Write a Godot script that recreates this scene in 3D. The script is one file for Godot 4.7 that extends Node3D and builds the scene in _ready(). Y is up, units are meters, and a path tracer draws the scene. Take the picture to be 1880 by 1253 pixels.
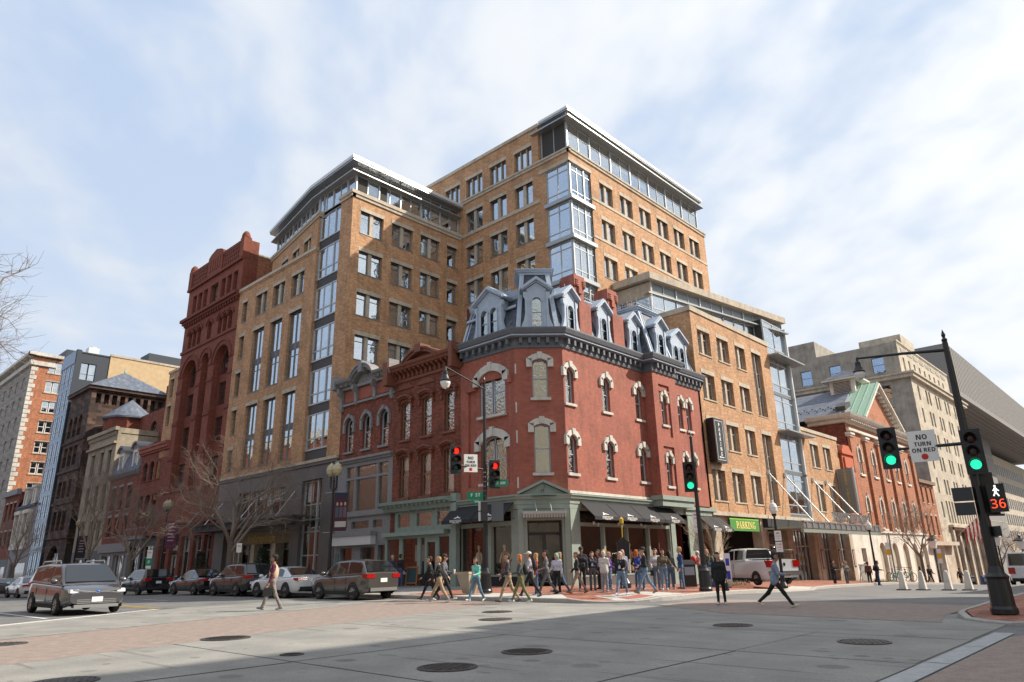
extends Node3D

# ---------------------------------------------------------------- mesh builder
class MB:
	var v := PackedVector3Array()
	var n := PackedVector3Array()
	var c := PackedColorArray()
	var uv := PackedVector2Array()
	var col := Color(1, 1, 1)
	var tint := false
	func tri(a: Vector3, b: Vector3, d: Vector3) -> void:
		var nn := (b - a).cross(d - a)
		if nn.length_squared() < 1e-16:
			return
		nn = nn.normalized()
		v.append(a); v.append(d); v.append(b)
		for i in 3:
			n.append(nn)
			c.append(col)
	func quad(a: Vector3, b: Vector3, d: Vector3, e: Vector3) -> void:
		tri(a, b, d)
		tri(a, d, e)
	func stri(a: Vector3, b: Vector3, d: Vector3, na: Vector3, nb: Vector3, nd: Vector3) -> void:
		v.append(a); v.append(d); v.append(b)
		n.append(na); n.append(nd); n.append(nb)
		for i in 3:
			c.append(col)
	func box(x0: float, x1: float, y0: float, y1: float, z0: float, z1: float) -> MB:
		var p := [Vector3(x0, y0, z0), Vector3(x1, y0, z0), Vector3(x1, y1, z0), Vector3(x0, y1, z0), Vector3(x0, y0, z1), Vector3(x1, y0, z1), Vector3(x1, y1, z1), Vector3(x0, y1, z1)]
		quad(p[4], p[5], p[6], p[7]); quad(p[1], p[0], p[3], p[2])
		quad(p[0], p[4], p[7], p[3]); quad(p[5], p[1], p[2], p[6])
		quad(p[7], p[6], p[2], p[3]); quad(p[0], p[1], p[5], p[4])
		return self
	func hull(p: Array) -> MB:      # 8 corners: bottom ring 0-3 (ccw from above), top ring 4-7
		quad(p[3], p[2], p[1], p[0]); quad(p[4], p[5], p[6], p[7])
		for i in 4:
			var j: int = (i + 1) % 4
			quad(p[i], p[j], p[4 + j], p[4 + i])
		return self
	func bar(a: Vector3, b: Vector3, w: float, h: float, up := Vector3.UP) -> MB:
		var d := (b - a).normalized()
		var s := d.cross(up)
		if s.length() < 0.01:
			s = d.cross(Vector3.RIGHT)
		s = s.normalized() * w * 0.5
		var t := s.cross(d).normalized() * h * 0.5
		var q := [a - s - t, a + s - t, a + s + t, a - s + t, b - s - t, b + s - t, b + s + t, b - s + t]
		quad(q[3], q[2], q[1], q[0]); quad(q[4], q[5], q[6], q[7])
		for i in 4:
			var j: int = (i + 1) % 4
			quad(q[i], q[j], q[4 + j], q[4 + i])
		return self
	func tube(p: Array, r: Array, sides := 8, cap := true) -> MB:
		var rings := []
		var nors := []
		var ref := Vector3(0.13, 0.21, 1.0)
		for i in p.size():
			var d: Vector3 = (p[mini(i + 1, p.size() - 1)] - p[maxi(i - 1, 0)]).normalized()
			if absf(d.dot(ref.normalized())) > 0.9:
				ref = Vector3(1, 0.2, 0.1)
			var s := d.cross(ref).normalized()
			var t := d.cross(s).normalized()
			ref = t
			if absf(d.dot(t)) > 0.9:
				ref = s
			ref = s.cross(d).normalized()
			var ring := []
			var nor := []
			for k in sides:
				var a := TAU * k / sides
				var o := s * cos(a) + t * sin(a)
				ring.append(p[i] + o * r[i])
				nor.append(o)
			rings.append(ring)
			nors.append(nor)
		for i in p.size() - 1:
			for k in sides:
				var j: int = (k + 1) % sides
				stri(rings[i][k], rings[i][j], rings[i + 1][j], nors[i][k], nors[i][j], nors[i + 1][j])
				stri(rings[i][k], rings[i + 1][j], rings[i + 1][k], nors[i][k], nors[i + 1][j], nors[i + 1][k])
		if cap:
			for k in sides:
				var j: int = (k + 1) % sides
				tri(p[0], rings[0][j], rings[0][k])
				tri(p[-1], rings[-1][k], rings[-1][j])
		return self
	func lathe(prof: Array, sides := 16, at := Vector3.ZERO) -> MB:   # prof: Vector2(radius, y)
		for i in prof.size() - 1:
			var a: Vector2 = prof[i]
			var b: Vector2 = prof[i + 1]
			var sl := Vector2(b.y - a.y, a.x - b.x).normalized()
			for k in sides:
				var t0 := TAU * k / sides
				var t1 := TAU * (k + 1) / sides
				var c0 := Vector3(cos(t0), 0, sin(t0))
				var c1 := Vector3(cos(t1), 0, sin(t1))
				var n0 := (c0 * sl.x + Vector3.UP * sl.y)
				var n1 := (c1 * sl.x + Vector3.UP * sl.y)
				var pa := at + c0 * a.x + Vector3.UP * a.y
				var pb := at + c1 * a.x + Vector3.UP * a.y
				var pc := at + c1 * b.x + Vector3.UP * b.y
				var pd := at + c0 * b.x + Vector3.UP * b.y
				if b.x > 1e-5:
					stri(pa, pc, pb, n0, n1, n1)
					stri(pa, pd, pc, n0, n0, n1) if a.x > 1e-5 or b.x > 1e-5 else null
				else:
					stri(pa, pd, pb, n0, n0, n1)
		return self
	func poly(pts: Array, z0: float, z1: float) -> MB:   # extrude a ccw polygon (Vector2) from z0 to z1
		var pk := PackedVector2Array(pts)
		if Geometry2D.is_polygon_clockwise(pk):
			pk.reverse()
		var idx := Geometry2D.triangulate_polygon(pk)
		for i in range(0, idx.size(), 3):
			var a := pk[idx[i]]
			var b := pk[idx[i + 1]]
			var d := pk[idx[i + 2]]
			if (b - a).cross(d - a) < 0:
				var t := b
				b = d
				d = t
			tri(Vector3(a.x, a.y, z1), Vector3(b.x, b.y, z1), Vector3(d.x, d.y, z1))
			tri(Vector3(a.x, a.y, z0), Vector3(d.x, d.y, z0), Vector3(b.x, b.y, z0))
		for i in pk.size():
			var a := pk[i]
			var b := pk[(i + 1) % pk.size()]
			quad(Vector3(a.x, a.y, z0), Vector3(b.x, b.y, z0), Vector3(b.x, b.y, z1), Vector3(a.x, a.y, z1))
		return self
	func sweep(prof: Array, path: Array, outs: Array) -> MB:   # prof: Vector2(out, y); path corner points; outs: outward mitre vector at each
		for i in path.size() - 1:
			for k in prof.size() - 1:
				var a: Vector3 = path[i] + outs[i] * prof[k].x + Vector3.UP * prof[k].y
				var b: Vector3 = path[i + 1] + outs[i + 1] * prof[k].x + Vector3.UP * prof[k].y
				var d: Vector3 = path[i + 1] + outs[i + 1] * prof[k + 1].x + Vector3.UP * prof[k + 1].y
				var e: Vector3 = path[i] + outs[i] * prof[k + 1].x + Vector3.UP * prof[k + 1].y
				quad(a, b, d, e)
		for end in [0, path.size() - 1]:
			for k in range(1, prof.size() - 1):
				var a: Vector3 = path[end] + outs[end] * prof[0].x + Vector3.UP * prof[0].y
				var b: Vector3 = path[end] + outs[end] * prof[k].x + Vector3.UP * prof[k].y
				var d: Vector3 = path[end] + outs[end] * prof[k + 1].x + Vector3.UP * prof[k + 1].y
				if end == 0:
					tri(a, d, b)
				else:
					tri(a, b, d)
		return self
	func ball(at: Vector3, r: Vector3, seg := 10) -> MB:
		for i in seg:
			for k in seg:
				var q := []
				var m := []
				for o in [[i, k], [i + 1, k], [i + 1, k + 1], [i, k + 1]]:
					var th: float = PI * o[0] / seg
					var ph: float = TAU * o[1] / seg
					var d := Vector3(sin(th) * cos(ph), cos(th), sin(th) * sin(ph))
					q.append(at + d * r)
					m.append((d / r).normalized())
				if i < seg - 1:
					stri(q[0], q[2], q[1], m[0], m[2], m[1])
				if i > 0:
					stri(q[0], q[3], q[2], m[0], m[3], m[2])
		return self
	func add(o: MB, xf: Transform3D) -> MB:
		for i in o.v.size():
			v.append(xf * o.v[i])
			n.append((xf.basis * o.n[i]).normalized())
			c.append(o.c[i])
		return self
	func mesh() -> ArrayMesh:
		var am := ArrayMesh.new()
		if v.is_empty():
			return am
		var arr := []
		arr.resize(Mesh.ARRAY_MAX)
		arr[Mesh.ARRAY_VERTEX] = v
		arr[Mesh.ARRAY_NORMAL] = n
		if tint:
			arr[Mesh.ARRAY_COLOR] = c
		am.add_surface_from_arrays(Mesh.PRIMITIVE_TRIANGLES, arr)
		return am

# ---------------------------------------------------------------- scene helpers
var M := {}
var taken := {}
var cache := {}
var rng := RandomNumberGenerator.new()

func numbered(called: String) -> String:
	var k: int = taken.get(called, 0)
	taken[called] = k + 1
	return called if k == 0 else "%s_%03d" % [called, k]

func tag(o: Node, label: String, category: String, group := "", kind := "") -> Node:
	if label: o.set_meta("label", label)
	if category: o.set_meta("category", category)
	if group: o.set_meta("group", group)
	if kind: o.set_meta("kind", kind)
	return o

func thing(called: String, label: String, category: String, at := Vector3.ZERO, group := "", turn := 0.0) -> Node3D:
	var o := Node3D.new()
	o.name = numbered(called)
	add_child(o)
	o.position = at
	o.rotation.y = turn
	tag(o, label, category, group)
	return o

func put(parent: Node, called: String, mesh: Mesh, mat: Material, xf := Transform3D.IDENTITY) -> MeshInstance3D:   # xf in world space
	var o := MeshInstance3D.new()
	o.name = numbered(called) if parent == self else called
	o.mesh = mesh
	o.material_override = mat
	parent.add_child(o, true)
	o.transform = (parent as Node3D).global_transform.affine_inverse() * xf
	return o

func loc(parent: Node, called: String, mesh: Mesh, mat: Material, xf := Transform3D.IDENTITY) -> MeshInstance3D:   # xf local to the parent
	var o := MeshInstance3D.new()
	o.name = numbered(called) if parent == self else called
	o.mesh = mesh
	o.material_override = mat
	parent.add_child(o, true)
	o.transform = xf
	return o

func struct(called: String, mesh: Mesh, mat: Material) -> MeshInstance3D:
	var o := put(self, called, mesh, mat)
	o.set_meta("kind", "structure")
	return o

# facade frames: local x runs right along the facade, y up, z outward. u is the world coordinate itself (x, or minus z)
func FF(z: float) -> Transform3D:
	return Transform3D(Basis(Vector3(1, 0, 0), Vector3.UP, Vector3(0, 0, 1)), Vector3(0, 0, z))
func FT(x: float) -> Transform3D:
	return Transform3D(Basis(Vector3(0, 0, -1), Vector3.UP, Vector3(1, 0, 0)), Vector3(x, 0, 0))
func at3(fr: Transform3D, u: float, v: float, w := 0.0) -> Transform3D:
	return fr * Transform3D(Basis.IDENTITY, Vector3(u, v, w))

func bx(parent: Node, called: String, fr: Transform3D, u0: float, u1: float, v0: float, v1: float, w0: float, w1: float, mat: Material) -> MeshInstance3D:
	var key := "box%.3f,%.3f,%.3f" % [u1 - u0, v1 - v0, w1 - w0]
	if not cache.has(key):
		cache[key] = MB.new().box(0, u1 - u0, 0, v1 - v0, 0, w1 - w0).mesh()
	return put(parent, called, cache[key], mat, at3(fr, u0, v0, w0))

# wall sheet with openings; hole = [u0, u1, v0, v1, rise]; reveals run back by depth
func wall_mesh(u0: float, u1: float, v0: float, v1: float, holes: Array, depth: float) -> MB:
	var b := MB.new()
	var us := [u0, u1]
	var vs := [v0, v1]
	for h in holes:
		for k in [h[0], h[1]]:
			if k > u0 and k < u1 and not us.has(k): us.append(k)
		for k in [h[2], h[3]]:
			if k > v0 and k < v1 and not vs.has(k): vs.append(k)
	us.sort()
	vs.sort()
	for j in vs.size() - 1:
		var start := -1
		for i in us.size():
			var solid := false
			if i < us.size() - 1:
				solid = true
				var cu: float = (us[i] + us[i + 1]) / 2
				var cv: float = (vs[j] + vs[j + 1]) / 2
				for h in holes:
					if cu > h[0] and cu < h[1] and cv > h[2] and cv < h[3]:
						solid = false
						break
			if solid and start < 0:
				start = i
			if not solid and start >= 0:
				b.quad(Vector3(us[start], vs[j], 0), Vector3(us[i], vs[j], 0), Vector3(us[i], vs[j + 1], 0), Vector3(us[start], vs[j + 1], 0))
				start = -1
	for h in holes:
		var rise: float = h[4] if h.size() > 4 else 0.0
		var d: float = -(h[5] if h.size() > 5 else depth)
		var top: float = h[3] - rise
		b.quad(Vector3(h[0], h[2], 0), Vector3(h[0], top, 0), Vector3(h[0], top, d), Vector3(h[0], h[2], d))
		b.quad(Vector3(h[1], h[2], d), Vector3(h[1], top, d), Vector3(h[1], top, 0), Vector3(h[1], h[2], 0))
		b.quad(Vector3(h[0], h[2], d), Vector3(h[1], h[2], d), Vector3(h[1], h[2], 0), Vector3(h[0], h[2], 0))
		var pts := arc(h[0], h[1], top, rise)
		for i in pts.size() - 1:
			var p: Vector2 = pts[i]
			var q: Vector2 = pts[i + 1]
			b.quad(Vector3(p.x, p.y, d), Vector3(p.x, p.y, 0), Vector3(q.x, q.y, 0), Vector3(q.x, q.y, d))
			if rise > 0:
				b.quad(Vector3(p.x, p.y, 0), Vector3(q.x, q.y, 0), Vector3(q.x, h[3], 0), Vector3(p.x, h[3], 0))
	return b

func arc(a: float, b: float, base: float, rise: float, segs := 10) -> Array:
	if rise <= 0.001:
		return [Vector2(a, base), Vector2(b, base)]
	var half := (b - a) / 2
	var r := (half * half + rise * rise) / (2 * rise)
	var cy := base + rise - r
	var a0 := atan2(base - cy, -half)
	var a1 := atan2(base - cy, half)
	var out := []
	for i in segs + 1:
		var t: float = lerpf(a0, a1, float(i) / segs)
		out.append(Vector2((a + b) / 2 + r * cos(t), cy + r * sin(t)))
	return out

func wall(parent: Node, called: String, fr: Transform3D, u0: float, u1: float, v0: float, v1: float, holes: Array, mat: Material, depth := 0.25) -> MeshInstance3D:
	return put(parent, called, wall_mesh(u0, u1, v0, v1, holes, depth).mesh(), mat, fr)

# a window in an opening. lights: number across; cols: extra; opts: rise, frame, glass, transom (list of fractions), mull (stone mullion width), mullmat, sill, sillmat, lintel, linmat, depth, blind chance, room
func window(parent: Node, fr: Transform3D, h: Array, o := {}) -> MeshInstance3D:
	var w: float = h[1] - h[0]
	var hh: float = h[3] - h[2]
	var rise: float = h[4] if h.size() > 4 else 0.0
	var depth: float = o.get("depth", 0.2)
	var n: int = o.get("lights", 1)
	var fw: float = o.get("fw", 0.06)
	var tr: Array = o.get("transom", [])
	var mull: float = o.get("mull", 0.0)
	var fm: Material = o.get("frame", M.frame)
	var gm: Material = o.get("glass", M.glass)
	var key := "win%.2f,%.2f,%.2f,%d,%.2f,%s,%.2f,%.2f" % [w, hh, rise, n, fw, str(tr), mull, depth]
	var gap: float = maxf(mull, fw)
	var lw: float = (w - gap * (n - 1)) / n
	var rows := [0.0]
	rows.append_array(tr)
	rows.append(1.0)
	var top := hh - rise
	if not cache.has(key):
		var b := MB.new()
		var t := 0.07
		for i in n:
			var a := i * (lw + gap)
			b.box(a, a + fw, 0, top, -t, 0)
			b.box(a + lw - fw, a + lw, 0, top, -t, 0)
			b.box(a + fw, a + lw - fw, 0, fw, -t, 0)
			if rise <= 0:
				b.box(a + fw, a + lw - fw, hh - fw, hh, -t, 0)
			for f in tr:
				b.box(a + fw, a + lw - fw, hh * f - fw * 0.4, hh * f + fw * 0.4, -t, 0.004)
		if rise > 0:
			var o1 := arc(0, w, top, rise)
			var i1 := arc(fw, w - fw, top, maxf(rise - fw, 0.02))
			for i in o1.size() - 1:
				b.quad(Vector3(i1[i].x, i1[i].y, 0), Vector3(i1[i + 1].x, i1[i + 1].y, 0), Vector3(o1[i + 1].x, o1[i + 1].y, 0), Vector3(o1[i].x, o1[i].y, 0))
				b.quad(Vector3(i1[i].x, i1[i].y, -t), Vector3(i1[i + 1].x, i1[i + 1].y, -t), Vector3(i1[i + 1].x, i1[i + 1].y, 0), Vector3(i1[i].x, i1[i].y, 0))
			if n > 1:
				b.box(w / 2 - gap / 2, w / 2 + gap / 2, top, hh - fw * 0.5, -t, 0)
		cache[key] = b.mesh()
		# room behind
		var r := MB.new()
		var dd: float = -1.1
		r.quad(Vector3(0, 0, dd), Vector3(w, 0, dd), Vector3(w, hh, dd), Vector3(0, hh, dd))
		r.quad(Vector3(0, 0, -t), Vector3(0, 0, dd), Vector3(0, hh, dd), Vector3(0, hh, -t))
		r.quad(Vector3(w, 0, dd), Vector3(w, 0, -t), Vector3(w, hh, -t), Vector3(w, hh, dd))
		r.quad(Vector3(0, 0, -t), Vector3(w, 0, -t), Vector3(w, 0, dd), Vector3(0, 0, dd))
		r.quad(Vector3(0, hh, dd), Vector3(w, hh, dd), Vector3(w, hh, -t), Vector3(0, hh, -t))
		cache[key + "r"] = r.mesh()
	var win := put(parent, "window", cache[key], fm, at3(fr, h[0], h[2], -depth))
	if o.get("room", true):
		put(win, "interior", cache[key + "r"], M.room, at3(fr, h[0], h[2], -depth))
	for i in n:
		var a := i * (lw + gap) + fw * 0.8
		var bw := lw - fw * 1.6
		for k in rows.size() - 1:
			var y0: float = hh * rows[k] + fw * 0.3
			var y1: float = hh * rows[k + 1] - fw * 0.3
			var ri: float = rise if k == rows.size() - 2 else 0.0
			if ri > 0 and n == 1:
				var pk := "ap%.2f,%.2f,%.2f" % [bw, y1 - y0, ri]
				if not cache.has(pk):
					var pts := [Vector2(0, 0), Vector2(bw, 0)]
					var ar := arc(0, bw, y1 - y0 - ri, ri)
					ar.reverse()
					pts.append_array(ar)
					cache[pk] = MB.new().poly(pts, -0.008, 0).mesh()
				put(win, "pane", cache[pk], gm, at3(fr, h[0] + a, h[2] + y0, -depth - 0.035)).rotate_object_local(Vector3.UP, (rng.randf() - 0.5) * 0.016)
			else:
				if ri > 0:
					y1 -= ri * 0.45
				bx(win, "pane", fr, h[0] + a, h[0] + a + bw, h[2] + y0, h[2] + y1, -depth - 0.04, -depth - 0.032, gm).rotate_object_local(Vector3.UP, (rng.randf() - 0.5) * 0.016)
		if o.has("blind"):
			var f: float = o.blind
			if f < 0:
				f = rng.randf() * 0.9 if rng.randf() < -f else 0.0
			f = snappedf(f, 0.1)
			if f > 0.05:
				var bh: float = (hh - rise * 0.9) * f
				bx(win, "blind", fr, h[0] + a, h[0] + a + bw, h[2] + hh - rise * 0.9 - bh, h[2] + hh - rise * 0.9, -depth - 0.16, -depth - 0.15, o.get("blindmat", M.blind))
		if mull > 0 and i < n - 1:
			bx(win, "mullion", fr, h[0] + a + lw - fw * 0.8, h[0] + a + lw - fw * 0.8 + gap, h[2], h[3], -depth, -depth + 0.12, o.get("mullmat", M.stone))
	if o.has("sill"):
		var s: Array = o.sill     # [height, overhang, out]
		bx(win, "sill", fr, h[0] - s[1], h[1] + s[1], h[2] - s[0], h[2], -depth, s[2], o.get("sillmat", M.stone))
	if o.has("lintel"):
		var s: Array = o.lintel
		bx(win, "lintel", fr, h[0] - s[1], h[1] + s[1], h[3], h[3] + s[0], -depth, s[2], o.get("linmat", M.stone))
	return win

func text(parent: Node, called: String, s: String, size: float, mat: Material, xf: Transform3D, depth := 0.01, font := "Droid Sans", bold := 0) -> MeshInstance3D:
	var tm := TextMesh.new()
	var f := SystemFont.new()
	f.font_names = PackedStringArray([font])
	if bold:
		f.font_weight = 700
	tm.font = f
	tm.text = s
	tm.font_size = 32
	tm.pixel_size = size / 32.0
	tm.depth = depth
	tm.curve_step = 2.0
	return put(parent, called, tm, mat, xf)

# ---------------------------------------------------------------- textures and materials
func lin(r: float, g: float, b: float) -> Color:
	return Color(r, g, b).linear_to_srgb()

func tex(img: Image) -> ImageTexture:
	return ImageTexture.create_from_image(img)

func noise(freq: float, oct: int, sd: int) -> FastNoiseLite:
	var f := FastNoiseLite.new()
	f.noise_type = FastNoiseLite.TYPE_SIMPLEX_SMOOTH
	f.frequency = freq
	f.fractal_octaves = oct
	f.seed = sd
	return f

# brick image: courses per tile; each brick its own tone, mortar lines, soft stains over all
func brick_image(base: Color, spread: float, mortar: Color, courses: int, per: int, sd: int, px := 512) -> Image:
	var r := RandomNumberGenerator.new()
	r.seed = sd
	var im := Image.create(px, px, false, Image.FORMAT_RGB8)
	im.fill(mortar)
	var ch := float(px) / courses
	var cw := float(px) / per
	var blot := noise(0.012, 3, sd).get_seamless_image(px, px)
	for j in courses:
		for i in per + 1:
			var t := 1.0 + (r.randf() - 0.5) * spread * 2
			var hue := (r.randf() - 0.5) * spread * 0.35
			var cc := Color(base.r * t * (1 + hue), base.g * t, base.b * t * (1 - hue))
			var x0 := (i - (0.5 if j % 2 else 0.0)) * cw
			var a := int(x0) + 1
			var b := int(x0 + cw)
			if i == per and j % 2 == 0:
				continue
			im.fill_rect(Rect2i(maxi(a, 0), int(j * ch) + 1, mini(b, px) - maxi(a, 0), maxi(1, int(ch) - 1)), cc)
	for y in px:
		for x in px:
			var k := 0.93 + 0.14 * blot.get_pixel(x, y).r
			var q := im.get_pixel(x, y)
			im.set_pixel(x, y, Color(q.r * k, q.g * k, q.b * k))
	return im

# mottled image from seamless noise, colours mixed along a ramp
func mottle(c0: Color, c1: Color, freq: float, oct: int, sd: int, px := 512, grain := 0.0) -> Image:
	var nz := noise(freq, oct, sd).get_seamless_image(px, px)
	var r := RandomNumberGenerator.new()
	r.seed = sd
	var im := Image.create(px, px, false, Image.FORMAT_RGB8)
	for y in px:
		for x in px:
			var q := c0.lerp(c1, nz.get_pixel(x, y).r)
			var g := 1.0 + (r.randf() - 0.5) * grain
			im.set_pixel(x, y, Color(q.r * g, q.g * g, q.b * g))
	return im

func mat(col: Color, rough := 0.8, metal := 0.0, spec := 0.5) -> StandardMaterial3D:
	var m := StandardMaterial3D.new()
	m.albedo_color = col
	m.roughness = rough
	m.metallic = metal
	m.metallic_specular = spec
	return m

func texmat(img: Image, metres: float, rough := 0.85, bump := 0.0, world := true) -> StandardMaterial3D:
	var m := mat(Color.WHITE, rough)
	m.albedo_texture = tex(img)
	m.uv1_triplanar = true
	m.uv1_world_triplanar = world
	m.uv1_triplanar_sharpness = 8.0
	m.uv1_scale = Vector3.ONE / metres
	if bump > 0:
		var b: Image = img.duplicate()
		b.convert(Image.FORMAT_L8)
		b.convert(Image.FORMAT_RGBA8)
		b.bump_map_to_normal_map(bump)
		m.normal_enabled = true
		m.normal_texture = tex(b)
	return m

# weather streaks and patches over a wall, metres wide, multiplied on the wall's own texture
func weather(m: StandardMaterial3D) -> StandardMaterial3D:
	if not cache.has("streaks"):
		var a := noise(1.0, 4, 66)
		var b := noise(1.0, 4, 67)
		var im := Image.create(512, 512, false, Image.FORMAT_RGBA8)
		for y in 512:
			for x in 512:
				var t := absf(x - 256) / 256.0
				var s := a.get_noise_2d(x * 0.07, y * 0.006) * 0.5 + b.get_noise_2d(x * 0.012, y * 0.012) * 0.7
				var k := clampf(0.97 + s * 0.2, 0.74, 1.0)
				k = lerpf(k, 0.96, smoothstep(0.85, 1.0, t))
				im.set_pixel(x, y, Color(k, k * 0.995, k * 0.985))
		cache["streaks"] = tex(im)
	m.detail_enabled = true
	m.detail_albedo = cache["streaks"]
	m.detail_blend_mode = BaseMaterial3D.BLEND_MODE_MUL
	m.detail_uv_layer = BaseMaterial3D.DETAIL_UV_2
	m.uv2_triplanar = true
	m.uv2_world_triplanar = true
	m.uv2_triplanar_sharpness = 8.0
	m.uv2_scale = Vector3.ONE / 16.0
	return m

# road surface: mottled, with stains, patches and wheel marks
func road_image(c0: Color, c1: Color, sd: int) -> Image:
	var im := mottle(c0, c1, 0.006, 5, sd, 1024, 0.2)
	var r := RandomNumberGenerator.new()
	r.seed = sd
	for k in 150:
		var cx := r.randi_range(0, 1023)
		var cy := r.randi_range(0, 1023)
		var rx := r.randf_range(2, 26) if k % 3 else r.randf_range(40, 160)
		var ry := rx * r.randf_range(0.4, 1.0) if k % 3 else r.randf_range(2, 6)
		var dk := r.randf_range(0.78, 0.95) if k % 4 else 1.06
		for y in range(int(-ry), int(ry) + 1):
			for x in range(int(-rx), int(rx) + 1):
				var q := (x * x) / (rx * rx) + (y * y) / (ry * ry)
				if q < 1.0 - r.randf() * 0.5:
					var px := posmod(cx + x, 1024)
					var py := posmod(cy + y, 1024)
					var o := im.get_pixel(px, py)
					im.set_pixel(px, py, Color(o.r * dk, o.g * dk, o.b * dk))
	return im

func wavy(m: BaseMaterial3D, freq: float, amount: float, metres: float, sd: int) -> BaseMaterial3D:
	var im := noise(freq, 2, sd).get_seamless_image(256, 256)
	im.convert(Image.FORMAT_RGBA8)
	im.bump_map_to_normal_map(amount)
	m.normal_enabled = true
	m.normal_texture = tex(im)
	m.uv1_triplanar = true
	m.uv1_world_triplanar = true
	m.uv1_scale = Vector3.ONE / metres
	return m

func glass(col: Color, alpha: float) -> StandardMaterial3D:     # plain pane
	var m := mat(Color(col.r, col.g, col.b, alpha), 0.02, 0.0, 0.55)
	m.transparency = BaseMaterial3D.TRANSPARENCY_ALPHA
	return m

func coated(col: Color, share: float) -> ORMMaterial3D:     # mirror coating over clear glass: share of the light it throws back
	var im := Image.create(4, 4, false, Image.FORMAT_RGB8)
	im.fill(Color(1.0, 0.02, 1.0))
	var m := ORMMaterial3D.new()
	m.orm_texture = cache.get_or_add("orm", tex(im))
	m.albedo_color = Color(col.r, col.g, col.b, share)
	m.transparency = BaseMaterial3D.TRANSPARENCY_ALPHA
	return m

func glow(col: Color, e: float) -> StandardMaterial3D:
	var m := mat(col, 0.4)
	m.emission_enabled = true
	m.emission = col
	m.emission_energy_multiplier = e
	return m

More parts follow.
